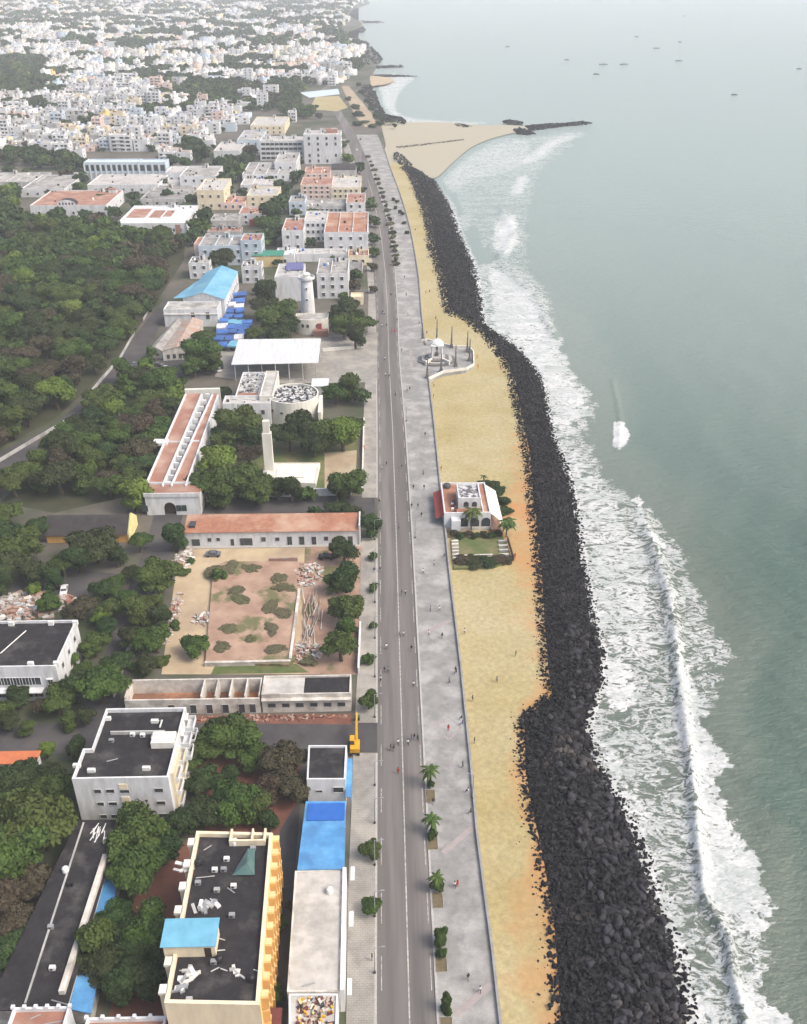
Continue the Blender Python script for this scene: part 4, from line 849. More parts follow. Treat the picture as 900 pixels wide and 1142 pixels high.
fl = rel(root, [(181, 541), (190, 541), (236, 439), (225, 439)], 1.5); MB().add([(*p, 1.5) for p in ccw(fl)], [(0, 1, 2, 3)], 'concrete_roof').build('court_floor', root)
x0, yf = P(161, 553, H); x1, _ = P(222, 553, H); _, yb_ = P(190, 541, H); cx_, cy_ = root.location[:2]
b = MB(); xa, xb = P(181, 553, H)[0]-cx_, P(194, 553, H)[0]-cx_; y0_, y1_ = yf-cy_, yb_-cy_
n_ = 12; arch = [((xa+xb)/2+(xb-xa)/2*math.cos(math.pi*(1-i/n_)), 2.3+1.9*math.sin(math.pi*i/n_)) for i in range(n_+1)]
X0, X1 = x0-cx_, x1-cx_
for yy, fl_ in ((y0_, 0), (y1_, 1)):
    vs = [(X0, yy, 0), (xa, yy, 0), (xa, yy, 2.3)]+[(p[0], yy, p[1]) for p in arch[1:-1]]+[(xb, yy, 2.3), (xb, yy, 0), (X1, yy, 0), (X1, yy, H), (X0, yy, H)]
    fs = [tuple(range(len(vs)))]; 
    if fl_: fs = [tuple(reversed(fs[0]))]
    b.add(vs, fs, 'plaster_white')
b.add([(X0, y0_, 0), (X0, y1_, 0), (X0, y1_, H), (X0, y0_, H), (X1, y0_, 0), (X1, y1_, 0), (X1, y1_, H), (X1, y0_, H)], [(1, 0, 3, 2), (4, 5, 6, 7)], 'plaster_white'); gt = b.build('gate_front', root)
MB().box(X0, X1, y0_, y1_, H+.003, H+.2, 'terracotta_roof').build('roof', root)
b = MB(); b.box(X0-.2, X1+.2, y0_-.35, y0_-.003, H-.3, H+.9, 'plaster_white'); b.box(X0-.2, X1+.2, y1_, y1_+.35, H+.21, H+.9, 'plaster_white'); b.build('parapet', root)
b = MB(); vs = [(xa, y0_+.8, 0), (xa, y0_+.8, 2.3)]+[(p[0], y0_+.8, p[1]) for p in arch[1:-1]]+[(xb, y0_+.8, 2.3), (xb, y0_+.8, 0)]; b.add(vs, [tuple(range(len(vs)))], 'wood_dark'); b.build('gate', root)
for x_ in (165.5, 202, 208): px_, _ = P(x_, 556, 3); link('window', win_mesh(1.3, 1.8, 'green'), root, (px_-cx_, y0_-.03, 1.4))
bm = bmesh.new(); bm.from_mesh(gt.data); bmesh.ops.triangulate(bm, faces=[f for f in bm.faces if len(f.verts) > 4]); bm.to_mesh(gt.data); bm.free()
b = MB(); p = rel(root, [(180, 495)], H)[0]; b.box(p[0]-2.4, p[0]+2.2, p[1]-1.6, p[1]+1.6, H+.16, H+1, 'plaster_white'); b.build('roof_room', root)
# ---- debris-roofed white office + drum + pylon
H = 8
root, L_ = bld('white_office', 'white office with debris-covered stepped roof beside the round hall', axbox(248, 301, 450, 441, H+.8), H, 'plaster_white', 'light_roof', .8, .3); windows(root, L_, 0, 4.6, 3, 1, 4, 1.2, 1.6, 'open', .05, .95); clutter(root, L_, H+.05, 6, 2)
poly = axbox(262, 288, 441, 414, H+.8); rb_, L2 = bld('rear_office', 'rear office roof strewn with broken slabs', poly, H-.2, 'plaster_white', 'debris_dark', .7, .3)
r_ = random.Random(3)
b = MB()
for k in range(110): x = r_.uniform(L2[0][0]+.5, L2[1][0]-.5); y = r_.uniform(L2[0][1]+4.5, L2[2][1]-.5); an = r_.choice([0, .1, 1.5, 1.6, .8]); b.obox((x, y), (math.cos(an), math.sin(an)), r_.uniform(.3, 1.2), .15, H-.14, H+.1+r_.uniform(0, .25), r_.choice(['light_roof', 'metal_dark', 'plaster_white', 'plaster_grey']))
b.build('roof_debris', rb_, kind='stuff'); MB().box(L2[0][0]+.4, L2[1][0]-.4, L2[0][1]+.4, L2[0][1]+4.3, H-.14, H-.05, 'terracotta_roof').build('roof_terrace', rb_)
root, L_ = bld('stair_wing', 'tall cream wing between the rear office and the round hall', axbox(289, 304, 441, 413, H+2), H+1.2, 'stone_white', 'light_roof', .6, .3)
cx_, cy_ = P(326.5, 441, H); rad = 29/PXM(441)/(1-H/CAMH)*.98; rad = (P(355.5, 441, H)[0]-P(298, 441, H)[0])/2
root = empty('round_hall', (cx_, cy_, 0), 0, 'cream round hall with broken slabs covering its circular roof', 'building')
b = MB(); n_ = 40; b.lathe((0, 0, 0), [(rad, 0), (rad, H+.9), (rad-.4, H+.9), (rad-.4, H+.1)], 'stone_white', n_); b.f = b.f[:-1]; b.m = b.m[:-1]; b.build('wall', root)
MB().lathe((0, 0, 0), [(rad-.39, H+.05), (rad-.39, H+.12)], 'debris_dark', n_).build('roof', root)
b = MB()
for k in range(230):
    q = math.sqrt(r_.random())*(rad-1); a_ = r_.uniform(0, 6.28); an = r_.uniform(0, 3); b.obox((q*math.cos(a_), q*math.sin(a_)), (math.cos(an), math.sin(an)), r_.uniform(.3, .9), r_.uniform(.15, .4), H+.1, H+.2+r_.uniform(0, .5), r_.choice(['light_roof', 'metal_dark', 'plaster_white', 'metal_dark', 'plaster_grey']))
b.build('roof_debris', root, kind='stuff')
for a_ in (-1.95, -1.5, -1.1, -2.4): o = link('window', win_mesh(1.1, .8, 'open'), root, ((rad+.03)*math.cos(a_), (rad+.03)*math.sin(a_), 4.6)); o.rotation_euler = (0, 0, a_+math.pi/2)
px_wall('court_wall', 'short buttress wall right of the round hall', (357, 478), (359, 458), 6, 1, 'stone_white')
root, L_ = bld('white_shed', 'small white flat shed by the plaza trees', axbox(348, 365, 431, 423, 3), 3, 'plaster_white', 'plaster_white', 0, cat='shed')
hp = HT(301, 528, 469); X, Y = P(301, 528); b = MB(); b.prism([(-1.4, -1), (1.4, -1), (1.4, 1), (-1.4, 1)], 0, hp*.78, 'stone_white'); b.prism([(-1.0, -.7), (1.0, -.7), (1.0, .7), (-1.0, .7)], hp*.78+.003, hp, 'stone_white'); b.box(-1.9, 1.9, -1.5, 1.5, 0, 1.5, 'stone_white')
o = b.build('memorial_pylon', label='tall white stone pylon rising among the park trees', cat='monument'); o.location = (X, Y, 0)
poly = pxpoly([(296, 537), (352, 539), (357, 516), (300, 516)], 1.6)
root, L_ = bld('memorial_platform', 'white stone platform at the foot of the pylon', poly, 1.3, 'stone_white', 'stone_white', .3, .4, cat='platform')
b = MB(); b.box(L_[0][0]+3, L_[1][0]-4, L_[0][1]+2.5, L_[2][1]-2.5, 1.36, 1.75, 'stone_white'); b.build('raised_step', root)
px_wall('park_wall', 'white panelled wall between the memorial park and the dark street', (215, 556), (392, 552), 2.4, .35, 'plaster_white')
px_wall('park_wall', 'white wall on the road side of the memorial park', (404, 550), (406, 470), 1.4, .3, 'stone_white'); px_wall('yard_wall', 'white wall between the sandy yard and the road pavement', (400, 752), (402, 700), 1.8, .3, 'plaster_white')
px_wall('yard_wall', 'grey boundary wall along the left street', (127, 778), (147, 718), 1.4, .3, 'plaster_grey'); px_wall('park_boundary_wall', 'pale boundary wall of the wooded park, near stretch', (-20, 527), (72, 472), 1.0, .3, 'plaster_grey'); px_wall('park_boundary_wall', 'pale boundary wall of the wooded park, middle stretch', (103, 437), (133, 402), 1.0, .3, 'plaster_grey'); px_wall('park_boundary_wall', 'pale boundary wall of the wooded park, far stretch', (134, 401), (150, 372), 1.0, .3, 'plaster_grey'); px_wall('park_boundary_wall', 'pale boundary wall of the wooded park beside the tiled ruin', (160, 358), (172, 336), 1.0, .3, 'plaster_grey')
px_wall('street_wall', 'low grey wall between trees and the cross street at the far left', (-10, 606), (60, 600), 1.8, .4, 'plaster_grey')
# ---- dark-roofed house with yellow gable
X0_, Yf_ = P(50, 592, 4); X1_, _ = P(142, 590, 4); _, Yb_ = P(100, 566, 6)
root = empty('gabled_house', ((X0_+X1_)/2, Yf_, 0), 0, 'dark pitched-roof house with a bright yellow gable among trees', 'house'); w2 = (X1_-X0_)/2; D = Yb_-Yf_
b = MB(); b.box(-w2, w2, 0, D, 0, 2.8, 'plaster_orange', False); b.build('wall', root); 
b = MB(); b.add([(w2+.01, -.3, 0), (w2+.01, D+.3, 0), (w2+.01, D+.3, 2.9), (w2+.01, D/2, 6.6), (w2+.01, -.3, 2.9), (w2+.4, -.3, 0), (w2+.4, D+.3, 0), (w2+.4, D+.3, 3.1), (w2+.4, D/2, 6.9), (w2+.4, -.3, 3.1)], [(4, 3, 2, 1, 0), (5, 6, 7, 8, 9), (0, 5, 9, 4), (4, 9, 8, 3), (3, 8, 7, 2), (2, 7, 6, 1)], 'gable_paint'); b.build('gable_wall', root)
dm('slate_dark', (.035, .03, .032), (.05, .045, .045), scale=.5)
b = MB(); b.add([(-w2-.3, -.6, 2.7), (w2, -.6, 2.7), (w2, D/2, 6.3), (-w2-.3, D/2, 6.3), (w2, D+.6, 2.7), (-w2-.3, D+.6, 2.7)], [(0, 1, 2, 3), (3, 2, 4, 5)], 'slate_dark'); b.build('roof', root)
# ---- big shed
H = HT(258, 425, 406); poly = pxpoly([(258, 407), (355, 405), (358, 380), (266, 381)], H)
poly = ccw(poly); cx_ = sum(p[0] for p in poly)/4; cy_ = sum(p[1] for p in poly)/4; root = empty('market_shed', (cx_, cy_, 0), 0, 'open shed with a wide white corrugated roof beside the plaza', 'shed'); L_ = [(p[0]-cx_, p[1]-cy_) for p in poly]
MB().prism(L_, [H, H, H+.8, H+.8], [H+.2, H+.2, H+1., H+1.], 'white_sheet', bottom=True).build('roof', root)
for x in np.linspace(L_[0][0]+1, L_[1][0]-1, 7):
    for y in (L_[0][1]+.8, L_[2][1]-1): b = MB(); b.tube((x, y, 0), (x, y, H-.01), .2, .2, 'plaster_grey', 8); b.build('post', root)
b = MB(); b.box(L_[0][0]+3, L_[1][0]-3, L_[2][1]-2, L_[2][1]-1.7, 0, 3.2, 'plaster_grey'); b.build('back_wall', root)
px_wall('plaza_wall', 'low pale wall on the far side of the plaza right of the shed', (360, 392), (405, 388), 1.2, .5, 'stone_white')
# ---- church with pale-blue sheet roof
H = 8
def gable(name, label, px4, h, rise, wall, roof, cat='building', along='y'):
    poly = ccw(pxpoly(px4, h)); cx_ = sum(p[0] for p in poly)/4; cy_ = sum(p[1] for p in poly)/4; root = empty(name, (cx_, cy_, 0), 0, label, cat); L_ = [(p[0]-cx_, p[1]-cy_) for p in poly]
    i0 = min(range(4), key=lambda i: L_[i][1]+L_[i][0]*.3); L_ = L_[i0:]+L_[:i0]        # SW SE NE NW
    m0 = ((L_[0][0]+L_[1][0])/2, (L_[0][1]+L_[1][1])/2); m1 = ((L_[2][0]+L_[3][0])/2, (L_[2][1]+L_[3][1])/2)
    b = MB(); b.prism(L_, 0, h, wall, top=False); b.add([(*L_[0], h), (*L_[1], h), (*m0, h+rise)], [(0, 1, 2)], wall); b.add([(*L_[2], h), (*L_[3], h), (*m1, h+rise)], [(0, 1, 2)], wall); b.build('wall', root)
    o_ = .3; b = MB(); b.add([(L_[0][0]-o_, L_[0][1]-o_, h), (*(m0[0], m0[1]-o_), h+rise+.1), (*(m1[0], m1[1]+o_), h+rise+.1), (L_[3][0]-o_, L_[3][1]+o_, h), (L_[1][0]+o_, L_[1][1]-o_, h), (L_[2][0]+o_, L_[2][1]+o_, h)], [(0, 1, 2, 3), (1, 4, 5, 2)], roof); b.build('roof', root)
    return root, L_
root, L_ = gable('blue_roof_hall', 'broad white hall with a pale blue pitched sheet roof by the market', [(204, 333), (250, 334), (265, 303), (231, 303)], 8.5, 3.0, 'plaster_white', 'pale_blue_sheet')
windows(root, L_, 1, 3, 3, 1, 9, 1.2, 1.8, 'dark')
b = MB(); b.add([(L_[0][0]-5, L_[0][1]+2, 8), (L_[0][0]-.1, L_[0][1]+1, 8.6), (L_[3][0]-.1, L_[3][1]-12, 8.6), (L_[3][0]-3, L_[3][1]-15, 8)], [(0, 1, 2, 3)], 'pale_blue_sheet'); b.build('side_roof', root)
root, L_ = bld('front_annex', 'white annex with dirty grey roof in front of the pale blue roofed hall', axbox(182, 242, 345, 336, 8), 7.3, 'plaster_white', 'concrete_roof', .7, .4); windows(root, L_, 0, 3.5, 3, 1, 2, 1.5, 3, 'open', .4, .95)
b = MB(); b.box(L_[0][0]-.2, L_[1][0]+.2, L_[0][1]-.4, L_[0][1]-.003, 5.6, 5.9, 'stone_white'); b.build('cornice', root)
root, L_ = gable('tiled_ruin', 'long ruined hall with a collapsing pale tiled roof', [(181, 392), (213, 390), (226, 358), (205, 358)], 4, 1.6, 'whitewash', 'rubble')
windows(root, L_, 0, .8, 3, 1, 4, 1.2, 1.8, 'open')
root, L_ = gable('tiled_wing', 'narrow wing with a dark brown tiled roof left of the tiled ruin', [(166, 390), (180, 391), (204, 358), (195, 358)], 3.5, 1.4, 'whitewash', 'concrete_roof')
# ---- blue tarpaulin stalls
r_ = random.Random(21); sp = []
for row, (yy, xa_, xb_) in enumerate(((383, 243, 268), (376, 240, 272), (370, 243, 276), (364, 244, 279), (358, 246, 281), (352, 250, 283), (346, 252, 272), (340, 254, 270), (334, 258, 271), (328, 262, 272))):
    nst = max(2, int((xb_-xa_)/8.5))
    for k in range(nst):
        if (row, k) in ((5, 2),): continue
        sp.append((row, k, nst, xa_+(xb_-xa_)*(k+.5)/nst+r_.uniform(-.7, .7), yy+r_.uniform(-1, 1)))
for row, k, nst, x, y in sp:
    X, Y = P(x, y, 2.6); white = r_.random() < .12; pale = r_.random() < .15
    colr = 'white' if white else 'pale blue' if pale else 'blue'
    root = empty('market_stall', (X, Y, 0), r_.uniform(-.15, .15), f'{colr} tarpaulin stall, {ordw(k+1)} from left in {ordw(row+1)} market row from the shed', 'market stall', 'tarpaulin market stalls')
    a_, c_ = r_.uniform(1.8, 2.5), r_.uniform(2.2, 3.5); hh = r_.uniform(2.5, 3.1); hm = hh+r_.uniform(.3, .7)
    b = MB(); b.add([(-a_, -c_, hh), (a_, -c_, hh-.1), (a_, 0, hm), (-a_, 0, hm-.1), (a_, c_, hh), (-a_, c_, hh-.2), (-a_, -c_-.05, hh-.6), (a_, -c_-.05, hh-.7)], [(0, 1, 2, 3), (3, 2, 4, 5), (6, 7, 1, 0)], 'white_sheet' if white else 'cyan_sheet' if pale else M.get('tarp') or mat('tarp', (.04, .10, .32), (.07, .16, .40), scale=.5, rough=.5, vary=.25)); b.build('tarpaulin', root)
    for sx in (-1, 1):
        for sy in (-1, 1): b = MB(); b.tube((sx*a_*.92, sy*c_*.92, 0), (sx*a_*.92, sy*c_*.92, hh-.12), .05, .05, 'bark', 5); b.build('pole', root)
    b = MB(); b.box(-a_*.7, a_*.7, -c_*.6, c_*.3, .75, .85, 'wood_dark'); b.box(-a_*.6, a_*.6, -c_*.5, c_*.2, 0, .747, 'wood_dark'); b.build('table', root)
# ---- lighthouse and fan building
X, Y = P(343.5, 345, 2); hL = 25.5; hL = HT(343.5, 349, 303)
rL = (P(351, 345, 2)[0]-P(335, 345, 2)[0])/2*.86
root = empty('lighthouse', (X, Y, 0), 0, 'old round white lighthouse tower with a gallery near its top', 'lighthouse')
MB().lathe((0, 0, 0), [(rL*1.15, 0), (rL*1.1, 5), (rL*.92, hL-3.3), (rL*.9, hL-3.2)], 'plaster_white', 24).build('tower', root, smooth=True)
b = MB(); b.lathe((0, 0, hL-3.2), [(rL*.95, 0), (rL*1.3, .4), (rL*1.3, 1.4), (rL*1.2, 1.4), (rL*1.2, .6)], 'plaster_white', 24); b.build('gallery', root)
MB().lathe((0, 0, hL-2.6), [(rL*.55, 0), (rL*.55, 1.8), (rL*.68, 1.85), (rL*.4, 2.4), (.1, 2.7)], 'stone_white', 16).build('lantern_room', root)
link('window', win_mesh(.6, .9, 'dark'), root, (0, -rL*1.04-.02, 12)); link('window', win_mesh(.6, .9, 'dark'), root, (0, -rL*1.1-.02, 7)); 
X, Y = P(348, 355, 5.5); rF = (P(368, 356, 6)[0]-P(328, 356, 6)[0])/2*.98
root = empty('fan_building', (X, Y, 0), 0, 'fan-shaped cream building at the foot of the lighthouse', 'building'); arc = [(rF*math.cos(t_), rF*.62*math.sin(t_)-1) for t_ in np.linspace(math.pi*1.12, math.pi*1.88, 12)]; poly = arc+[(rF*.95, rF*.5), (-rF*.95, rF*.5)]
b = MB(); I = inset(poly, .3); n_ = len(poly); b.prism(poly, 0, 6.6, 'stone_white', top=False); b.prism(I, 5.8, 6.6, 'stone_white', top=False); b.add([(*p, 6.6) for p in poly]+[(*p, 6.6) for p in I], [(i, (i+1) % n_, n_+(i+1) % n_, n_+i) for i in range(n_)], 'stone_white'); b.build('wall', root)
MB().add([(*p, 6.) for p in I], [tuple(range(n_))], 'concrete_roof').build('roof', root)
for t_ in (4.2, 4.5, 5.05): 
    o = link('window', win_mesh(1.1, 1.4, 'open'), root, (rF*math.cos(t_)*1.005, rF*.62*math.sin(t_)-1.06, 3.2)); o.rotation_euler = (0, 0, (t_-4.71)*.7)
b = MB(); b.box(1, 7, -rF*.62-3.6, -rF*.62-.6, 0, 2.6, 'terracotta_roof'); b.box(2.4, 4.4, -rF*.62-.9, -rF*.62-.62, 2.603, 5, 'red_canvas'); b.build('porch', root)
# ---- the blocks between the lighthouse and the curve of the road: (label, left, right, front roof row, back row, base row, wall, roof, window rows, cols)
TB = [
 ('white three-storey house with tall dark windows right of the lighthouse', 353, 388, 305, 288, 333, 'plaster_white', 'concrete_roof', 3, 3),
 ('blank white block left of the lighthouse with a blue rooftop shed', 306, 337, 309, 294, 336, 'plaster_white', 'plaster_grey', 0, 0),
 ('small white two-storey house behind the blue market stalls', 269, 291, 297, 291, 316, 'plaster_white', 'concrete_roof', 2, 2),
 ('pale blue-grey long block with small rooftop rooms', 221, 272, 274, 262, 296, 'plaster_blue', 'concrete_roof', 2, 5),
 ('pale blue-grey block with a red gabled terrace on top', 268, 291, 268, 260, 296, 'plaster_blue', 'terracotta_roof', 3, 2),
 ('small white cube house at the edge of the park', 210, 233, 293, 286, 311, 'plaster_white', 'concrete_roof', 2, 2),
 ('white house with an orange tiled terrace by the park edge', 216, 235, 272, 264, 290, 'plaster_pink', 'tile_orange', 1, 2),
 ('white round-roofed annex beside the yellow shade net', 307, 328, 284, 276, 296, 'plaster_white', 'plaster_white', 1, 1),
 ('long low white slab-roofed hall south of the courtyard house', 330, 386, 283, 277, 292, 'plaster_white', 'light_roof', 0, 0),
 ('small cream house with tan roof by the road trees', 388, 411, 285, 278, 296, 'plaster_cream', 'terracotta_roof', 1, 2),
 ('pale green walled garden house near the coast pavement', 388, 404, 300, 292, 309, 'plaster_grey', 'concrete_roof', 1, 2),
 ('small cream kiosk house beside the pavement, right of the lighthouse', 391, 405, 331, 326, 340, 'plaster_cream', 'plaster_cream', 0, 0),
 ('white house with pink tiled terrace at the courtyard left', 314, 338, 257, 243, 280, 'plaster_white', 'terracotta_roof', 2, 2),
 ('white three-storey courtyard wing full of dark windows', 339, 364, 246, 235, 270, 'plaster_white', 'light_roof', 3, 4),
 ('white house with two orange tiled terraces facing the coast road', 361, 410, 259, 236, 281, 'plaster_white', 'tile_orange', 2, 4),
 ('white block with grey parapet left of the long grey roof', 322, 340, 225, 218, 240, 'plaster_blue', 'concrete_roof', 2, 2),
 ('long grey-roofed hall between two white blocks', 340, 384, 230, 222, 238, 'plaster_grey', 'concrete_roof', 1, 8),
 ('white house with tiled top beside the coast pavement', 386, 407, 226, 215, 240, 'plaster_white', 'terracotta_roof', 2, 2),
 ('pink three-storey house with balconied front', 335, 370, 206, 197, 222, 'plaster_pink', 'terracotta_roof', 3, 5),
 ('broad cream house with flat pinkish roof facing the coast road', 369, 402, 209, 196, 222, 'plaster_cream', 'light_roof', 2, 5),
 ('pink-white house with red stripes on its terrace', 339, 368, 193, 186, 204, 'plaster_pink', 'terracotta_roof', 2, 4),
 ('dark barrel-roofed hall behind the cream coast house', 369, 397, 190, 183, 200, 'plaster_grey', 'tar_roof', 1, 3),
 ('cream-yellow house with tan flat roof amid trees', 275, 309, 218, 208, 231, 'plaster_cream', 'light_roof', 2, 3),
 ('house with bright orange tiled roof left of the cream-yellow house', 246, 273, 226, 219, 234, 'plaster_pink', 'tile_orange', 1, 3),
 ('pink-roofed white house with dark openings', 266, 294, 238, 230, 251, 'plaster_white', 'terracotta_roof', 2, 2),
 ('maroon-fronted low house beside the tall park trees', 278, 297, 245, 241, 252, 'red_canvas', 'maroon_roof', 0, 0),
 ('grey house with row of square openings in its attic', 234, 265, 246, 238, 258, 'plaster_grey', 'concrete_roof', 1, 5),
 ('low brown tiled sheds along the lane', 231, 268, 258, 253, 264, 'plaster_grey', 'terracotta_roof', 0, 0),
 ('white complex with stained grey roof terraces', 270, 322, 194, 181, 206, 'plaster_white', 'concrete_roof', 2, 6),
 ('white tower house at the right of the stained complex', 306, 330, 181, 170, 200, 'plaster_white', 'concrete_roof', 2, 2),
 ('low white house with black-patched roof', 268, 309, 206, 197, 214, 'plaster_white', 'light_roof', 1, 4),
 ('large white house with plain parapet left of the trees', 200, 240, 196, 185, 214, 'plaster_white', 'concrete_roof', 2, 4),
 ('white and cream house in the lane right of the red-terraced office', 219, 249, 212, 199, 234, 'plaster_cream', 'light_roof', 2, 3),
 ('white house with red tiled porch amid trees', 238, 267, 168, 158, 179, 'plaster_white', 'light_roof', 1, 3),
 ('pale blue house half hidden by trees', 264, 290, 156, 145, 170, 'plaster_blue', 'concrete_roof', 2, 3),
 ('cream house with tan terrace behind the hospital', 279, 317, 140, 130, 150, 'plaster_cream', 'light_roof', 2, 5),
 ('white office with red terraces and a row of small windows', 130, 206, 249, 229, 262, 'plaster_white', 'plaster_white', 1, 18),
 ('white-grey house behind the red-terraced office', 184, 231, 192, 185, 204, 'plaster_white', 'light_roof', 1, 5),
 ('stained grey roofed house in the lane behind the office', 156, 204, 222, 207, 230, 'plaster_grey', 'concrete_roof', 1, 4),
 ('grey-white roofed house with orange patch', 170, 212, 212, 200, 219, 'plaster_white', 'light_roof', 1, 4),
 ('white blank block below the colonnaded hall', 97, 176, 206, 194, 216, 'plaster_white', 'light_roof', 1, 7),
 ('white L-shaped house at the park far edge', 22, 71, 211, 195, 220, 'plaster_white', 'concrete_roof', 1, 4),
 ('white villa with terracotta terrace and glazed dark arch', 33, 118, 229, 212, 243, 'plaster_white', 'terracotta_roof', 1, 8),
 ('long grey-roofed house at the far left of the park edge', -20, 40, 203, 192, 212, 'plaster_grey', 'concrete_roof', 1, 5),
]
BR = {}
MANUAL_BOX = []
for (lab, xl, xr, yf, yb_, ybase, wl, rf, wr, wc_) in TB:
    h = max(3, HT((xl+xr)/2, ybase, yf)); par = .7; poly = axbox(xl, xr, yf, yb_, h)
    if poly[2][1]-poly[1][1] < 5: poly = [poly[0], poly[1], (poly[1][0], poly[1][1]+5), (poly[0][0], poly[0][1]+5)]
    root, L_ = bld('house' if xr-xl < 45 else 'town_building', lab, poly, h-par, wl, rf, par, .3, cat='house' if xr-xl < 45 else 'building')
    MANUAL_BOX.append((xl-3, xr+3, yb_-3, ybase))
    wdt = L_[1][0]-L_[0][0]; fh = (h-par)/max(1, wr)
    if wr: windows(root, L_, 0, fh*.3, fh, wr, wc_, min(1.3, wdt/wc_*.5), min(1.7, fh*.5), 'open' if wc_ > 10 else 'dark', .05, .95); windows(root, L_, 1, fh*.3, fh, wr, 3, 1.1, min(1.5, fh*.5), 'open', .1, .9)
    rs = random.Random(int(xl*7+yf)); 
    if wdt > 9 and 'blank' not in lab and rs.random() < .75: stairhead(root, rs.uniform(L_[0][0]+3, L_[1][0]-3), L_[2][1]-2.4, h-par+.04, wall=wl)
    if wdt > 9: tank(root, rs.uniform(L_[0][0]+2, L_[1][0]-2), rs.uniform(L_[0][1]+1.5, L_[2][1]-1.5), h-par+.05, .7, 1.3, rs.choice(['plastic_black', 'plastic_white', 'plastic_blue'])); clutter(root, L_, h-par+.05, 9, int(xl))
    if wdt > 14 and rs.random() < .5 and 'villa' not in lab:
        for q in range(int(wdt/9)):
            xq = L_[0][0]+wdt*(q+1)/(int(wdt/9)+1)+rs.uniform(-1, 1); b = MB(); b.box(xq-.12, xq+.12, L_[0][1]+.32, L_[2][1]-.32-rs.uniform(0, 2), h-par+.06, h-par+.55+rs.random()*.3, wl); b.build('roof_partition', root)
    BR[lab] = (root, L_, h)
root, L_, h = BR['white office with red terraces and a row of small windows']
for u0_, u1_, v0, v1 in ((.04, .32, .35, .85), (.38, .55, .35, .75), (.58, .7, .4, .75)):
    MB().box(L_[0][0]+(L_[1][0]-L_[0][0])*u0_, L_[0][0]+(L_[1][0]-L_[0][0])*u1_, L_[0][1]+(L_[2][1]-L_[0][1])*v0, L_[0][1]+(L_[2][1]-L_[0][1])*v1, h-.64, h-.5, 'terracotta_roof').build('roof_terrace', root)
b = MB(); b.box(L_[1][0]-6, L_[1][0]-3, L_[1][1]-.2, L_[1][1]-.003, .2, h-1, 'terracotta_roof'); b.build('door_panel', root)
root, L_, h = BR['white villa with terracotta terrace and glazed dark arch']
b = MB(); xx = (L_[0][0]+L_[1][0])/2-2; n_ = 10
vs = [(xx+6*math.cos(math.pi*i/n_), L_[0][1]+yv, h-.6+3.2*math.sin(math.pi*i/n_)) for yv in (3, 9) for i in range(n_+1)]
b.add(vs, [(i, i+1, n_+2+i, n_+1+i) for i in range(n_)], 'slate_dark'); b.add(vs[:n_+1], [tuple(range(n_+1))], 'plaster_white'); b.build('roof_vault', root)
for q in (-4, -2, 0, 2, 4): MB().box(xx+q-.5, xx+q+.5, L_[0][1]+2.9, L_[0][1]+2.98, h-.5, h+.9, 'window_glass').build('vault_window', root)
b = MB(); b.box(L_[1][0]-8, L_[1][0]-3, L_[2][1]-7, L_[2][1]-3, h-.6, h+1.6, 'plaster_white'); b.build('roof_room', root); MB().box(L_[1][0]-8.2, L_[1][0]-2.8, L_[2][1]-7.2, L_[2][1]-2.8, h+1.603, h+1.9, 'tile_orange').build('room_roof', root)
root, L_, h = BR['blank white block left of the lighthouse with a blue rooftop shed']
b = MB(); b.add([(0-2, 1, h), (6, 1, h), (6, 5, h+2.4), (-2, 5, h+2.4), (-2, 5, h-.6), (6, 5, h-.6), (-2, 1, h-.6), (6, 1, h-.6)], [(0, 1, 2, 3), (6, 7, 1, 0)], mat('indigo_sheet', (.13, .14, .30), scale=1)); b.build('roof_shed', root)
root, L_, h = BR['dark barrel-roofed hall behind the cream coast house']
b = MB(); w_ = L_[1][0]-.3; n_ = 8; D = L_[2][1]-.3
vs = [(x, D*math.cos(math.pi*i/n_), h-.6+2.5*math.sin(math.pi*i/n_)) for x in (-w_, w_) for i in range(n_+1)]; b.add(vs, [(n_+1+i, n_+2+i, i+1, i) for i in range(n_)], 'slate_dark'); b.build('barrel_roof', root)
# hospital: two big blocks
for lab, xl, xr, yf, yb_, ybase, wr, wc_ in (('long white hospital wing with four rows of windows', 289, 338, 157, 148, 179, 4, 9), ('tall white hospital block with a red box on its roof beside the coast road', 338, 380, 150, 138, 183, 5, 4)):
    h = HT((xl+xr)/2, ybase, yf); poly = axbox(xl, xr, yf, yb_, h); poly[2] = (poly[2][0], poly[1][1]+22); poly[3] = (poly[3][0], poly[1][1]+22)
    root, L_ = bld('hospital', lab, poly, h-.8, 'plaster_white', 'light_roof', .8, .4); fh = (h-1)/wr; MANUAL_BOX.append((xl-3, xr+3, yb_-2, ybase))
    windows(root, L_, 0, fh*.3, fh, wr, wc_, 3.2 if wr == 4 else 1.6, fh*.5, 'open', .03, .97, skip=0 if wr == 4 else .1); windows(root, L_, 1, fh*.3, fh, wr, 4, 1.6, fh*.5, 'open')
    for q in (-12, 0, 9): stairhead(root, q, 5, h-.75, 4, 4, 2.8)
    if wr == 5: MB().box(L_[1][0]-12, L_[1][0]-3, 0, 6, h-.74, h+2.2, 'terracotta_roof').build('roof_room', root)
    clutter(root, L_, h-.75, 8, wr)
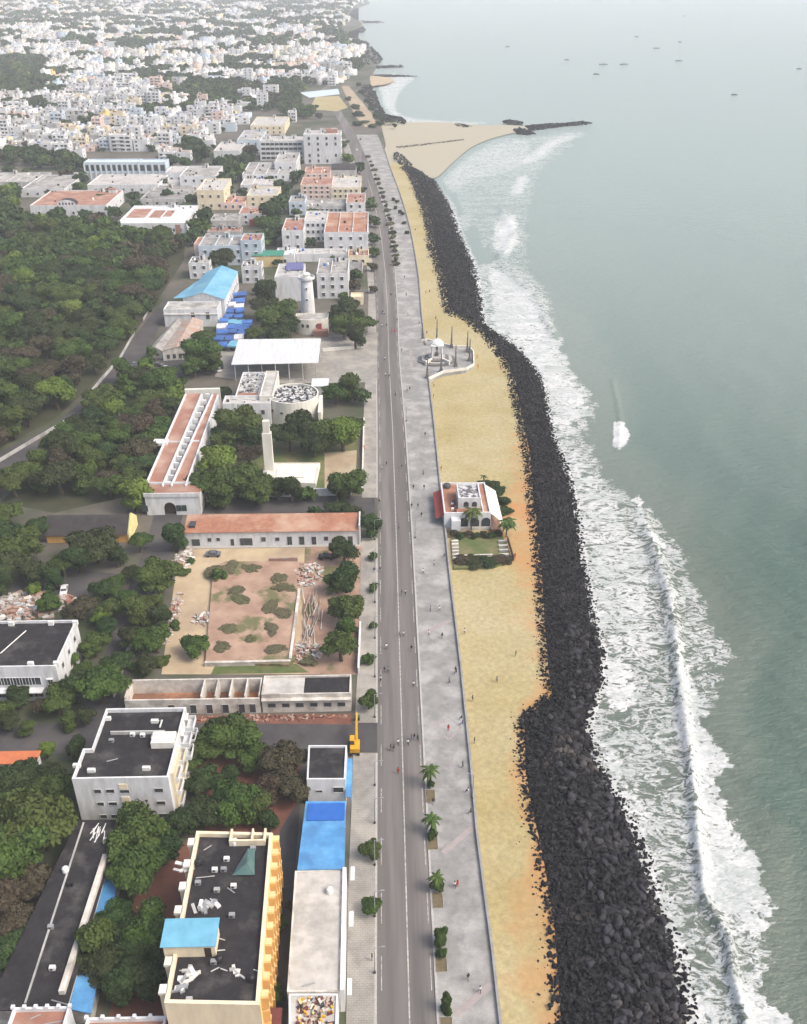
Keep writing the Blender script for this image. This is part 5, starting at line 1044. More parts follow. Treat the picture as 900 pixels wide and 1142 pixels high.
# colonnaded ministry hall
for lab, xl, xr, nb_ in (('long pale-blue hall with a colonnade of ten dark bays', 93, 153, 10), ('short pale-blue colonnaded wing right of the long hall', 154, 184, 4)):
    h = HT(xl, 201, 181); poly = axbox(xl, xr, 181, 176, h); poly[2] = (poly[2][0], poly[1][1]+14); poly[3] = (poly[3][0], poly[1][1]+14)
    root, L_ = bld('colonnaded_hall', lab, poly, h-.8, 'plaster_blue', 'plaster_blue', .8, .4); W0 = L_[0][0]; wd = (L_[1][0]-W0)/nb_; MANUAL_BOX.append((xl-3, xr+2, 173, 202))
    for k in range(nb_):
        MB().box(W0+wd*k+.9, W0+wd*(k+1)-.9, L_[0][1]-.06, L_[0][1]-.003, h*.52, h*.85, 'window_glass').build('window', root); MB().box(W0+wd*k+.9, W0+wd*(k+1)-.9, L_[0][1]-.06, L_[0][1]-.003, h*.1, h*.4, 'plaster_grey').build('shop_bay', root)
    for k in range(nb_+1): MB().box(W0+wd*k-.3, W0+wd*k+.3, L_[0][1]-.5, L_[0][1]-.07, 0, h-1, 'plaster_white').build('column', root)
# shade net
X, Y = P(300, 298); X2, Y2 = P(300, 292, 6); root = empty('shade_net', (X, Y, 0), 0, 'green and yellow shade net structure between the white houses', 'shade net')
MB().add([(-8, 0, 6), (8, 0, 6), (8, 9, 6.6), (-8, 9, 6.6)], [(0, 1, 2, 3)], mat('net_green', (.05, .22, .16), scale=1)).build('net', root); b = MB(); b.box(-7.5, 7.5, .2, .4, 0, 5.6, 'plaster_yellow'); b.box(-7.5, 7.5, .5, 9, 0, .3, 'plaster_yellow'); b.build('wall', root)
for x in (-8, 8): b = MB(); b.tube((x, 0, 0), (x, 0, 6), .12, .12, 'metal_grey', 6); b.build('post', root)
# ------------------------------------------------------------ beach cafe
H = 4.2
p_sw, p_se = P(495.5, 572, H+.6), P(547.5, 571, H+.6); yb_ = P(516, 538, H+.6)[1]
poly = [p_sw, (p_se[0], p_sw[1]), (p_se[0], yb_), (p_sw[0], yb_)]
root, L_ = bld('beach_cafe', 'white beachside cafe with terracotta terraces and an upper room', poly, H, 'plaster_white', 'tile_orange', .6, .35)
cx_, cy_ = root.location[:2]; W0, E0, S0, N0 = L_[0][0], L_[1][0], L_[0][1], L_[2][1]
xa = P(511, 554, H+3.4)[0]-cx_; xb = P(536, 554, H+3.4)[0]-cx_; ya = P(520, 567.5, H)[1]-cy_; yb2 = P(520, 540, H+3.4)[1]-cy_
b = MB(); b.box(xa, xb, ya, yb2, H+.06, H+3, 'plaster_white', False)
for q in ((xa, xb, ya, ya+.3), (xa, xb, yb2-.3, yb2), (xa, xa+.3, ya+.31, yb2-.31), (xb-.3, xb, ya+.31, yb2-.31)): b.box(*q, H+3.003, H+3.6, 'plaster_white')
up = b.build('upper_room', root); MB().box(xa+.31, xb-.31, ya+.31, yb2-.31, H+3.005, H+3.1, 'debris_dark').build('roof', up)
def arch_mesh(w_, h_):
    n_ = 10; b = MB(); vs = [(-w_/2, 0, 0)]+[(-w_/2*math.cos(math.pi*i/n_), 0, h_-w_/2+w_/2*math.sin(math.pi*i/n_)) for i in range(n_+1)]+[(w_/2, 0, 0)]
    b.add(vs, [tuple(range(len(vs)))][:1], 'window_glass'); 
    vo = [(-w_/2-.2, -.05, 0)]+[(-(w_/2+.2)*math.cos(math.pi*i/n_), -.05, h_-w_/2+(w_/2+.2)*math.sin(math.pi*i/n_)) for i in range(n_+1)]+[(w_/2+.2, -.05, 0)]
    vi = [(p[0], -.05, p[2]) for p in vs]; k = len(vs); b.add(vi+vo, [(i, i+1, k+i+1, k+i) for i in range(k-1)], 'plaster_white'); return b
for u in (.42, .66, .9): o = arch_mesh(2.6, 2.9).build('arch_window', root); o.location = (W0+(E0-W0)*u, S0-.04, .2)
for u in (.35, .72): o = arch_mesh(1.5, 1.7).build('arch_window', root); o.location = (xa+(xb-xa)*u, ya-.04, H+.7)
b = MB(); b.box(W0+2, W0+4.6, S0-2.2, S0-.003, 0, 3.4, 'plaster_white'); b.build('porch_room', root)
b = MB(); b.add([(W0-.01, S0+1, 3.4), (W0-.01, N0-1.5, 3.4), (W0-2.3, N0-1.5, 2.3), (W0-2.3, S0+1, 2.3)], [(0, 1, 2, 3)], 'red_canvas'); b.build('awning', root)
b = MB(); b.add([(E0+.01, S0+.3, 4.3), (E0+3.4, S0-2.2, 2.6), (E0+3.2, N0-1.5, 2.6), (E0+.01, N0-.5, 4.3)], [(0, 1, 2, 3)], 'canvas'); b.build('canopy', root)
for q in ((E0+3.3, S0-2.1), (E0+3.1, N0-1.6), (E0+3.2, (S0+N0)/2-1.8)): b = MB(); b.tube((*q, 0), (*q, 2.55), .07, .07, 'metal_grey', 6); b.build('post', root)
b = MB(); b.box(E0+.1, E0+3., S0-1.5, N0-1.5, -1, .1, 'terracotta_roof'); b.build('deck', root)
b = MB(); b.box(xb+.4, xb+.7, S0+.5, N0-.5, H+.06, H+.6, 'plaster_white'); b.build('roof_partition', root)
tank(root, W0+1.8, N0-2, H+.05, 1.1, 1.3, 'metal_dark')
for k in range(7): b = MB(); r__ = random.Random(k); x, y = xa-1.2+r__.uniform(-.6, .4), S0+1.5+k*.9; b.box(x-.4, x+.4, y-.3, y+.3, H+.06, H+.8, ('maroon_roof', 'plastic_white', 'metal_dark')[k % 3]); b.build('terrace_seat', root)
MB().box(W0-.2, E0+3.4, S0-.2, N0, -1.2, -.01, 'whitewash').build('plinth', root)
sheet('lawn', [(503, 600), (560, 596), (572, 625), (550, 633), (506, 634)], -.62, 'grass', thick=.5)
for k in range(6): px_wall('garden_step', f'pale garden step at the left of the cafe lawn, {ordw(k+1)} from the cafe', (503.5+k*.3, 603+k*3.8), (511+k*.2, 602.6+k*3.8), .55, .5, 'whitewash', 'step', 'cafe garden steps', z=-.62)
for k in range(4): px_wall('garden_bench', f'grey slatted bench at the right of the cafe lawn, {ordw(k+1)} from the cafe', (556+k*.5, 603+k*5), (565+k*.8, 602.5+k*5), .5, .6, 'plaster_grey', 'bench', 'cafe garden benches', z=-.62)
px_wall('garden_edging', 'pale edging wall across the cafe lawn', (516, 619), (549, 618), .5, .3, 'whitewash', z=-.62); px_wall('garden_wall', 'dark fence at the right end of the cafe garden', (566, 600), (573, 623), 1.2, .15, 'wood_dark', 'fence', z=-.8)
# ------------------------------------------------------------ sea wall, plaza and memorial
rows = list(np.arange(160, 1330, 9)); b = MB()
pts = [np.array(P(float(wall_c(y)), y)) for y in rows]
b2 = MB(); vs = []
for i, p in enumerate(pts):
    d = pts[min(i+1, len(pts)-1)]-pts[max(i-1, 0)]; d /= np.linalg.norm(d); nrm = np.array([d[1], -d[0]]);  s_ = 1 if nrm[0] > 0 else -1
    q0, q1 = p-nrm*s_*.1, p+nrm*s_*.35; vs += [(*q0, .1), (*q0, .75), (*q1, .75), (*q1, ZS-.8)]
fs = []
for i in range(len(pts)-1):
    if 382 < rows[i] < 420: continue
    for k in range(3): fs.append((4*i+k, 4*i+k+1, 4*i+4+k+1, 4*i+4+k))
b2.add(vs, fs, mat('sea_wall_stone', (.30, .295, .28), (.22, .215, .20), scale=.6)); b2.build('sea_wall', label='low grey parapet wall between the promenade and the sand', cat='wall')
plz = [(470, 381), (477, 380.5), (485, 383), (505, 388), (523, 388.5), (528, 394), (528.5, 408), (520, 413), (494, 416.5), (478, 424), (474, 424)]
poly = ccw([P(x, y, .16) for x, y in plz]); MB().prism(poly, -1.6, .16, 'paving').build('plaza', kind='structure')
b = MB()
for a_, c in ((0, 1), (1, 2), (2, 3), (3, 4), (4, 5), (5, 6), (6, 7), (7, 8), (8, 9)):
    A, B = np.array(P(*plz[a_+0])), np.array(P(*plz[c])); d = B-A; ln = np.linalg.norm(d); b.obox(tuple((A+B)/2), tuple(d/ln), ln/2, .22, .163, 1.05+.01*a_, 'stone_white')
b.build('plaza_parapet', label='white parapet around the memorial plaza', cat='wall')
X, Y = P(487, 402); root = empty('statue_memorial', (X, Y, .16), 0, 'bronze standing statue under a white domed canopy on a stepped octagonal base', 'monument')
b = MB()
for k, (rx, z0_, z1_) in enumerate(((7.9, 0, .45), (6.6, .453, .9), (5.2, .903, 1.4), (3.6, 1.403, 2.0))):
    pl_ = [(rx*math.cos(math.pi/8+math.pi*i/4), rx*.95*math.sin(math.pi/8+math.pi*i/4)) for i in range(8)]; b.prism(pl_, z0_, z1_, 'kerb_stone' if k % 2 else 'granite')
b.build('stepped_base', root)
for s_ in (-1, 1):
    b = MB(); an = math.radians(-90+s_*38); c_ = (4.6*math.cos(an), 4.6*math.sin(an)); b.obox(c_, (math.cos(an), math.sin(an)), 3.2, .35, .1, 1.9, 'stone_white'); b.build('ramp_wall', root)
for sx in (-1, 1):
    for sy in (-1, 1): b = MB(); b.tube((sx*1.9, sy*1.9, 2), (sx*1.9, sy*1.9, 6.6), .34, .28, 'plastic_white', 10); b.build('column', root)
b = MB(); b.box(-2.6, 2.6, -2.6, 2.6, 6.603, 7.1, 'plastic_white'); b.lathe((0, 0, 7.1), [(2.6, 0), (2.5, .5), (1.9, 1.2), (1.0, 1.7), (.25, 1.9), (.12, 2.5), (.02, 2.7)], 'plastic_white', 16); b.build('canopy', root)
b = MB(); b.box(-.7, .7, -.7, .7, 2.003, 3.2, 'granite'); b.build('pedestal', root)
# ------------------------------------------------------------ human figures (skinned skeletons)
def skin_body(joints, bones, radii, cols):
    me = bpy.data.meshes.new('person'); me.from_pydata(joints, bones, []); o = bpy.data.objects.new('person', me); COL.objects.link(o)
    md = o.modifiers.new('s', 'SKIN'); 
    for i, r_ in enumerate(radii): me.skin_vertices[0].data[i].radius = (r_, r_)
    me.skin_vertices[0].data[0].use_root = True
    o.modifiers.new('u', 'SUBSURF').levels = 1
    dg = bpy.context.evaluated_depsgraph_get(); ev = o.evaluated_get(dg); nm = bpy.data.meshes.new_from_object(ev)
    bpy.data.objects.remove(o); return nm
def figure(pose):
    pel = 0.95; J = []; Bn = []; Rr = []
    def j(p, r, par=None): J.append(p); Rr.append(r); (Bn.append((par, len(J)-1)) if par is not None else None); return len(J)-1
    if pose == 'sit': pel = .48
    a = j((0, 0, pel), .15); b_ = j((0, 0, pel+.22), .14, a); c = j((0, .01, pel+.42), .17, b_); d = j((0, .01, pel+.55), .065, c); e_ = j((0, -.02, pel+.68), .105, d); j((0, -.02, pel+.78), .085, e_)
    for s in (-1, 1):
        sh = j((s*.2, 0, pel+.48), .065, c); st = {'walk': .22*s, 'stand': 0, 'sit': -.25}[pose]
        el = j((s*.25, st*.4, pel+.22), .048, sh); ha = j((s*.26, st-.06, pel+.0+(.05 if pose == 'sit' else 0)), .034, el); j((s*.26, st-.1, pel-.09+(.1 if pose == 'sit' else 0)), .04, ha)
        hp_ = j((s*.1, 0, pel-.06), .095, a)
        if pose == 'sit': kn = j((s*.12, -.42, pel+.02), .065, hp_); an = j((s*.12, -.44, .1), .045, kn)
        elif pose == 'walk': kn = j((s*.1, -.14 if s > 0 else .06, .5), .068, hp_); an = j((s*.1, -.22 if s > 0 else .30, .09 if s > 0 else .14), .045, kn)
        else: kn = j((s*.11, -.01, .5), .068, hp_); an = j((s*.12, .02, .09), .045, kn)
        ap = J[an]; j((ap[0], ap[1]-.16, .04), .04, an)
    return skin_body(J, Bn, Rr, None), pel
FIG = {p: figure(p) for p in ('stand', 'walk', 'sit')}
CL = {'white': (.72, .71, .68), 'dark': (.025, .025, .035), 'red': (.45, .04, .03), 'green': (.04, .14, .06), 'blue': (.05, .10, .30), 'orange': (.55, .18, .05), 'grey': (.25, .25, .27)}
for k, v in CL.items(): dm('cloth_'+k, v, tuple(q*.8 for q in v), scale=5)
FM = {}
def fig_mesh(pose, top, leg):
    k = (pose, top, leg)
    if k in FM: return FM[k]
    src, pel = FIG[pose]; me = src.copy(); me.name = 'person'; me.materials.clear()
    for m_ in ('skin', 'cloth_'+top, 'cloth_'+leg): me.materials.append(M[m_])
    for p in me.polygons:
        z = p.center.z; x = abs(p.center.x); i = 0
        if pel+.02 < z < pel+.53 and x < .245 or (x >= .2 and z > pel+.24 and z < pel+.6): i = 1
        if (z <= pel+.02 and x < .235 and z > .12) or (pose == 'sit' and z < .66 and p.center.y < -.05 and z > .12 and x < .2): i = 2
        if z > pel+.56: i = 0
        p.material_index = i; p.use_smooth = True
    FM[k] = me; return me
def hair_mesh(pel):
    b = MB(); b.lathe((0, .0, pel+.68), [(.105, .0), (.118, .06), (.105, .13), (.06, .175), (.01, .185)], 'hair', 10); me = bpy.data.meshes.new('hair'); me.from_pydata(b.v, [], b.f); me.materials.append(M['hair']); return me
HM = {p: hair_mesh(FIG[p][1]) for p in FIG}
# the memorial's bronze figure
me = FIG['walk'][0].copy(); me.materials.clear(); me.materials.append(M['bronze']); o = link('statue_figure', me, root, (0, 0, 3.2)); o.scale = (1.7,)*3
PB = [(471, 379, 357), (487, 386, 356), (503.5, 388, 364), (521, 393, 369), (523.5, 403, 378), (508, 409, 385), (492, 415, 394), (476.5, 422, 398)]
pn = ['beyond the parapet left corner', 'behind the canopy, topped by a lamp', 'behind and right of the canopy', 'at the far right corner of the plaza', 'at the right edge, second from the front', 'in front right of the canopy', 'in front of the stepped base', 'at the near left corner of the plaza']
for k, (x, yb_, yt) in enumerate(PB):
    X, Y = P(x, yb_); h = HT(x, yb_, yt); rt = empty('granite_pillar', (X, Y, .16 if k not in (0,) else -.9), 0, f'tall tapering dark granite pillar {pn[k]}', 'pillar', 'granite pillars around the statue')
    b = MB(); b.box(-.75, .75, -.75, .75, 0, .7, 'granite'); b.box(-.55, .55, -.55, .55, .703, 1.5, 'granite'); b.build('base', rt)
    b = MB(); b.lathe((0, 0, 1.5), [(.42, 0), (.46, .3), (.36, .5), (.40, h*.25), (.28, h*.3), (.30, h*.5), (.2, h*.55), (.2, h*.75), (.12, h-2.2), (.22, h-2.1), (.03, h-1.5)], 'granite', 8); b.build('shaft', rt)
# people: photo place, clothes
PP = [(436, 837, 'dark', 'road'), (439, 838, 'dark', 'road'), (444, 831, 'white', 'road'), (455, 831, 'white', 'road'), (459, 826, 'blue', 'road'), (462, 825, 'dark', 'road'), (466, 826, 'green', 'road'), (444, 863, 'red', 'road'), (516, 856, 'green', 'promenade'), (522, 884, 'white', 'promenade'), (525, 908, 'dark', 'promenade'), (483, 897, 'dark', 'promenade'), (507, 990, 'white', 'promenade'), (510, 989, 'red', 'promenade'), (522, 1093, 'dark', 'promenade'), (535, 1107, 'white', 'promenade'),
 (415, 1071, 'dark', 'pavement'), (417, 639, 'blue', 'pavement'), (424, 638, 'dark', 'road'), (448, 664, 'dark', 'road'), (452, 663, 'white', 'road'), (446, 710, 'grey', 'road'), (450, 710, 'white', 'road'), (431, 724, 'white', 'road'), (459, 726, 'dark', 'road'), (429, 750, 'dark', 'road'), (433, 750, 'grey', 'road'), (424.5, 760, 'white', 'road'), (461, 766, 'white', 'road'),
 (472, 640, 'white', 'promenade'), (484, 631, 'white', 'promenade'), (480, 682, 'grey', 'promenade'), (490, 682, 'white', 'promenade'), (478, 709, 'white', 'promenade'), (493, 712, 'dark', 'promenade'), (501, 762, 'grey', 'promenade'), (509, 752, 'dark', 'promenade'), (500, 815, 'red', 'promenade'), (515, 803, 'dark', 'promenade'), (516, 809, 'blue', 'promenade'), (508, 750, 'dark', 'promenade'), (496, 622, 'dark', 'promenade'),
 (518, 707, 'white', 'sand'), (575, 732, 'dark', 'sand'), (554, 761, 'grey', 'sand'), (527, 782, 'dark', 'sand'), (529, 829, 'dark', 'sand'), (574, 623, 'red', 'sand'),
 (431, 520, 'dark', 'road'), (426, 524, 'white', 'road'), (448, 523, 'dark', 'road'), (423, 562, 'dark', 'road'), (445, 590, 'grey', 'road'), (472, 530, 'grey', 'promenade'), (473, 546, 'dark', 'promenade'), (461, 546, 'dark', 'promenade'), (459, 567, 'dark', 'promenade'), (466, 567, 'dark', 'promenade'), (470, 577, 'dark', 'promenade'), (474, 487, 'dark', 'promenade'), (492, 525, 'orange', 'sand'), (406, 502, 'red', 'pavement'),
 (426, 351, 'grey', 'road'), (428.5, 351, 'white', 'road'), (443, 359, 'dark', 'road'), (426, 365, 'white', 'road'), (431, 365, 'dark', 'road'), (440, 371, 'red', 'road'), (437, 371, 'orange', 'road'), (448, 393, 'dark', 'promenade'), (429, 402, 'white', 'road'), (430, 420, 'white', 'road'), (434, 422, 'dark', 'road'), (441, 442, 'grey', 'road'), (454, 438, 'dark', 'promenade'), (457, 436, 'dark', 'promenade'), (455, 353, 'grey', 'promenade'), (468, 362, 'dark', 'promenade'), (484, 431, 'white', 'sand'), (483.5, 444, 'dark', 'sand'), (476, 373, 'grey', 'sand'), (532, 400, 'orange', 'sand'), (533, 411, 'orange', 'sand'), (558, 412, 'red', 'sand'),
 (428, 315, 'white', 'road'), (436, 331, 'dark', 'road'), (427, 350, 'dark', 'road'), (451, 311, 'dark', 'promenade'), (453, 330, 'grey', 'promenade'), (475, 328, 'orange', 'sand'), (479, 327, 'dark', 'sand'), (486, 357, 'dark', 'sand'), (463, 258, 'dark', 'sand'), (457, 212, 'red', 'sand'), (439, 245, 'grey', 'promenade'), (442, 229, 'dark', 'promenade')]
cnt = {}; legs = {'white': 'dark', 'dark': 'grey', 'red': 'red', 'green': 'dark', 'blue': 'grey', 'orange': 'orange', 'grey': 'dark'}
order = sorted(range(len(PP)), key=lambda i: -PP[i][1])
for i in order:
    x, y, c_, where = PP[i]; z = {'road': .02, 'promenade': .14, 'pavement': .14, 'sand': ZS-.02}[where]; pose = ('walk', 'stand', 'walk')[i % 3]
    if where == 'promenade' and x > float(wall_c(y))-5.5: pose = 'sit'
    cnt[(c_, where)] = cnt.get((c_, where), 0)+1; k = cnt[(c_, where)]
    X, Y = P(x, y, z); loc = (X, Y, z+(.2 if pose == 'sit' else 0))
    gs = {'road': 'coast road', 'promenade': 'promenade', 'pavement': 'left pavement', 'sand': 'sand'}[where]
    o = link('person', fig_mesh(pose, c_, legs[c_]), None, loc, label=f'{pose+"ting" if pose == "sit" else pose+"ing"} person in {c_} top on the {gs}, {ordw(k)} nearest in {c_}', cat='person', group='people out on the seafront')
    o.rotation_euler = (0, 0, random.choice([0, math.pi, .4, 2.8, -1.5])); link('hair', HM[pose], o)
    if pose == 'sit': o.rotation_euler = (0, 0, -math.pi/2); MB_ = 0
# ------------------------------------------------------------ street lamps, vehicles, excavator, boats
def lamp_proto():
    root = empty('street_lamp', (0, 0, 0)); b = MB(); b.tube((0, 0, 0), (0, 0, 6.4), .11, .06, 'metal_grey', 8); b.tube((0, 0, 0), (0, 0, .5), .22, .2, 'metal_dark', 8); b.build('pole', root)
    b = MB(); b.tube((0, 0, 6.35), (1.3, 0, 6.7), .05, .04, 'metal_grey', 6); b.build('arm', root)
    b = MB(); b.box(1.1, 1.7, -.1, .1, 6.6, 6.72, 'metal_grey'); b.build('lamp_head', root); return root
def copy_tree(o, parent=None):
    c = o.copy(); COL.objects.link(c); c.parent = parent
    for ch in o.children: copy_tree(ch, c)
    return c
lp = lamp_proto(); first = True
LPp = [(416, y) for y in (1085, 1022, 965, 918, 876, 800, 755, 712, 672, 635, 602)]
for k, (x, y) in enumerate(LPp):
    o = lp if k == 0 else copy_tree(lp); X, Y = P(x+2, y, .14); o.location = (X, Y, .14); tag(o, f'slim grey street lamp on the left kerb, {ordw(k+1)} from the bottom', 'street lamp', 'street lamps along the coast road')
for k, (x, y) in enumerate(((527, 890), (463, 600), (453, 470))):
    o = copy_tree(lp); X, Y = P(x, y, .14); o.location = (X, Y, .14); o.rotation_euler = (0, 0, math.pi); tag(o, f'slim grey lamp on the promenade side, {ordw(k+1)} from the bottom', 'street lamp', 'street lamps along the coast road')
def car_proto(paint):
    root = empty('parked_car', (0, 0, 0)); b = MB()
    pr = [(-2.1, .35), (-2.15, .75), (-1.9, .95), (-1.2, 1.0), (-.7, 1.45), (.7, 1.48), (1.35, 1.0), (2.0, .92), (2.15, .7), (2.1, .35)]
    for wy0, wy1 in ((-.85, .85),):
        vs = [(wy0*(1 if z < 1.1 else .82), x, z) for x, z in pr]+[(wy1*(1 if z < 1.1 else .82), x, z) for x, z in pr]; n_ = len(pr)
        b.add(vs, [(i, n_+i, n_+(i+1) % n_, (i+1) % n_) for i in range(n_)]+[tuple(range(n_)), tuple(range(2*n_-1, n_-1, -1))], paint)
    bo = b.build('body', root); bm = bmesh.new(); bm.from_mesh(bo.data); bmesh.ops.recalc_face_normals(bm, faces=bm.faces[:]); bm.to_mesh(bo.data); bm.free()
    b = MB(); b.add([(-.68, -1.18, 1.03), (.68, -1.18, 1.03), (.62, -.74, 1.42), (-.62, -.74, 1.42), (-.68, 1.33, 1.04), (.68, 1.33, 1.04), (.62, .74, 1.46), (-.62, .74, 1.46)], [(0, 1, 2, 3), (5, 4, 7, 6)], 'window_glass'); b.v = [(x, y+(-.03 if y < 0 else .03), z+.02) for x, y, z in b.v]; b.build('windscreen', root)
    for s in (-1, 1):
        for y in (-1.3, 1.3): b = MB(); b.tube((s*.72, y, .33), (s*.92, y, .33), .33, .33, 'rubber', 14); wh = b.build('wheel', root)
        b = MB(); b.add([(s*.875, -.95, 1.0), (s*.875, 1.1, 1.0), (s*.73, .65, 1.42), (s*.73, -.65, 1.4)], [(0, 1, 2, 3)] if s > 0 else [(3, 2, 1, 0)], 'window_glass'); b.build('side_window', root)
        b = MB(); b.box(s*.6-.18, s*.6+.18, -2.17, -2.1, .6, .75, 'plastic_white'); b.build('headlight', root)
    return root
dm('car_black', (.02, .02, .022), rough=.3, spec=.5); dm('car_white', (.7, .7, .7), rough=.3, spec=.5); dm('car_grey', (.13, .14, .15), rough=.3, spec=.5); dm('car_red', (.35, .03, .02), rough=.3, spec=.5)
CARS = [(364, 623, 1.57, 'black', 'beside the trees at the yard far right'), (238, 620, 1.57, 'grey', 'on the sandy yard before the tiled quarters'), (247, 410, .1, 'black', 'under the trees left of the shed'), (244, 414, .3, 'white', 'left of the shed beside the black car'), (185, 412, 1.5, 'white', 'in the lane beside the tiled ruin'), (176, 408, 1.4, 'grey', 'in the lane left of the tiled ruin'), (42, 507, -.9, 'white', 'on the dark road left of the trees'), (150, 408, -.5, 'grey', 'on the curved road by the park wall'), (398, 168, .1, 'white', 'on the bend of the coast road'), (402, 150+6, .1, 'red', 'at the far bend of the coast road'), (72, 660, .2, 'white', 'in the dark yard at the left')]
cp = {k: None for k in ('black', 'white', 'grey', 'red')}
for x, y, rz, c_, wh in CARS:
    if cp[c_] is None: o = cp[c_] = car_proto('car_'+c_)
    else: o = copy_tree(cp[c_])
    o.location = (*P(x, y), .04); o.rotation_euler = (0, 0, rz); tag(o, f'{c_} car {wh}', 'car', 'parked cars')
# excavator
X, Y = P(396, 836); root = empty('excavator', (X, Y, .1), 0, 'yellow excavator with its long arm reached out at the street corner', 'excavator')
for s in (-1, 1):
    b = MB(); b.prism([(s*.75-.22, -1.8), (s*.75+.22, -1.8), (s*.75+.22, 1.8), (s*.75-.22, 1.8)], .08, .78, 'rubber', bottom=True); b.tube((s*.75-.22, -1.8, .43), (s*.75+.22, -1.8, .43), .35, .35, 'rubber', 12); b.tube((s*.75-.22, 1.8, .43), (s*.75+.22, 1.8, .43), .35, .35, 'rubber', 12); b.build('track', root)
b = MB(); b.box(-1.0, 1.0, -1.9, 1.0, .85, 1.75, 'yellow_paint'); b.box(-.9, .9, -2.1, -.9, 1.753, 2.1, 'yellow_paint'); b.build('body', root)
b = MB(); b.box(-.95, -.1, -.6, .9, 1.753, 2.9, 'window_glass'); b.box(-1.0, -.05, -.65, .95, 2.903, 3.02, 'yellow_paint'); b.build('cab', root)
b = MB(); b.tube((.35, .8, 1.6), (.35, 3.6, 4.2), .32, .28, 'yellow_paint', 4); b.tube((.35, 3.6, 4.2), (.35, 6.3, 4.0), .28, .22, 'yellow_paint', 4); b.build('boom', root)
b = MB(); b.tube((.35, 6.3, 4.1), (.35, 8.4, 1.2), .22, .16, 'yellow_paint', 4); b.build('arm', root)
b = MB(); b.prism([(-.15, 8.1), (.85, 8.1), (.85, 8.9), (-.15, 8.9)], .3, 1.1, 'metal_dark', bottom=True); b.build('bucket', root)
# boats
BT = [(763, 18, 1), (710, 41, 1), (758, 47, 1), (732, 54, 1.6), (632, 67, 1), (673, 72, 1.8), (696, 72, 1.7), (757, 68, 1.5), (665, 83, 1.2), (819, 106, 1), (891, 77, 1), (566, 52, .9)]
def boat_proto():
    root = empty('fishing_boat', (0, 0, 0)); st = [(-4.5, .15, 1.3), (-3, .85, .9), (0, 1.1, .7), (3, .95, .75), (4.3, .5, 1.0)]; b = MB(); vs = []
    for x, w_, z in st: vs += [(x, -w_, z), (x, -w_*.6, -.1), (x, w_*.6, -.1), (x, w_, z), (x, w_*.7, .25), (x, -w_*.7, .25)]
    fs = []
    for i in range(len(st)-1):
        for k in range(6): a_ = 6*i; fs.append((a_+k, a_+(k+1) % 6, a_+6+(k+1) % 6, a_+6+k))
    fs += [(5, 4, 3, 2, 1, 0), tuple(24+q for q in range(6))]; b.add(vs, fs, 'boat_grey'); b.build('hull', root)
    b = MB(); b.box(-1, .6, -.6, .6, .3, 1.5, 'metal_dark'); b.build('engine_box', root); b = MB(); b.tube((1.5, 0, .3), (1.5, 0, 3.2), .07, .05, 'bark', 6); b.build('mast', root); return root
bp_ = boat_proto()
BL = ['topmost on the sea', 'left of the upper trio', 'just above the long low boat', 'long and low in the middle of the cluster', 'leftmost of the cluster', 'long, left of the pair', 'long, right of the pair', 'long and right of the cluster', 'below the long pair', 'nearest, alone on the right', 'at the right edge of the photo', 'alone far up left of the others']
for k, (x, y, s_) in enumerate(BT):
    o = bp_ if k == 0 else copy_tree(bp_); o.location = (*P(x, y, ZW+.1), ZW+.15); o.scale = (s_*.9, 1.0, 1.1); o.rotation_euler = (0, 0, random.uniform(-.15, .15)); tag(o, f'small dark fishing boat {BL[k]}', 'boat', 'fishing boats on the sea')
# ------------------------------------------------------------ foliage
def crown_mesh(seed, kind, nleaf, mname, flat=1.0, leaf=.058):
    r = np.random.default_rng(seed); nl = {'round': 14, 'flat': 15, 'tall': 11}[kind]; lobes = []
    for k in range(nl):
        a_ = r.uniform(0, 6.28); q = math.sqrt(r.uniform(.05, 1))*.62; z = r.uniform(-.6, .45)*(1-q*.4)
        if kind == 'flat': z *= .5; q *= 1.15
        if kind == 'tall': z *= 1.6; q *= .7
        lobes.append((q*math.cos(a_), q*math.sin(a_), z, r.uniform(.2, .42)))
    lobes.append((0, 0, .1, .5)); L_ = np.array(lobes)
    w_ = L_[:, 3]**2; idx = r.choice(len(L_), nleaf, p=w_/w_.sum()); d = r.normal(size=(nleaf, 3)); d /= np.linalg.norm(d, axis=1)[:, None]; d[:, 2] = np.abs(d[:, 2])*np.where(r.random(nleaf) < .82, 1, -1)
    rad = L_[idx, 3]*(1-.35*r.random(nleaf)**2+.12*r.normal(size=nleaf)); c = L_[idx, :3]+d*rad[:, None]*np.array([1, 1, .8]); c[:, 2] *= flat
    nrm = d+r.normal(size=(nleaf, 3))*.55; nrm /= np.linalg.norm(nrm, axis=1)[:, None]
    t = np.cross(nrm, r.normal(size=(nleaf, 3))); t /= np.linalg.norm(t, axis=1)[:, None]; u = np.cross(nrm, t); s_ = leaf*r.uniform(.5, 1.3, nleaf)[:, None]
    V_ = np.stack([c-t*s_-u*s_*.6, c+t*s_-u*s_*.4, c+t*s_*.7+u*s_*.6, c-t*s_*.8+u*s_*.7], 1).reshape(-1, 3); F_ = np.arange(nleaf*4).reshape(-1, 4)
    lt = r.random(len(L_)); tint = np.clip(lt[idx]*.6+r.random(nleaf)*.5-.05, 0, 1)
    me = np_mesh('crown', V_, F_, [mname], attrs=[('tint', 'FACE', tint)]); return me
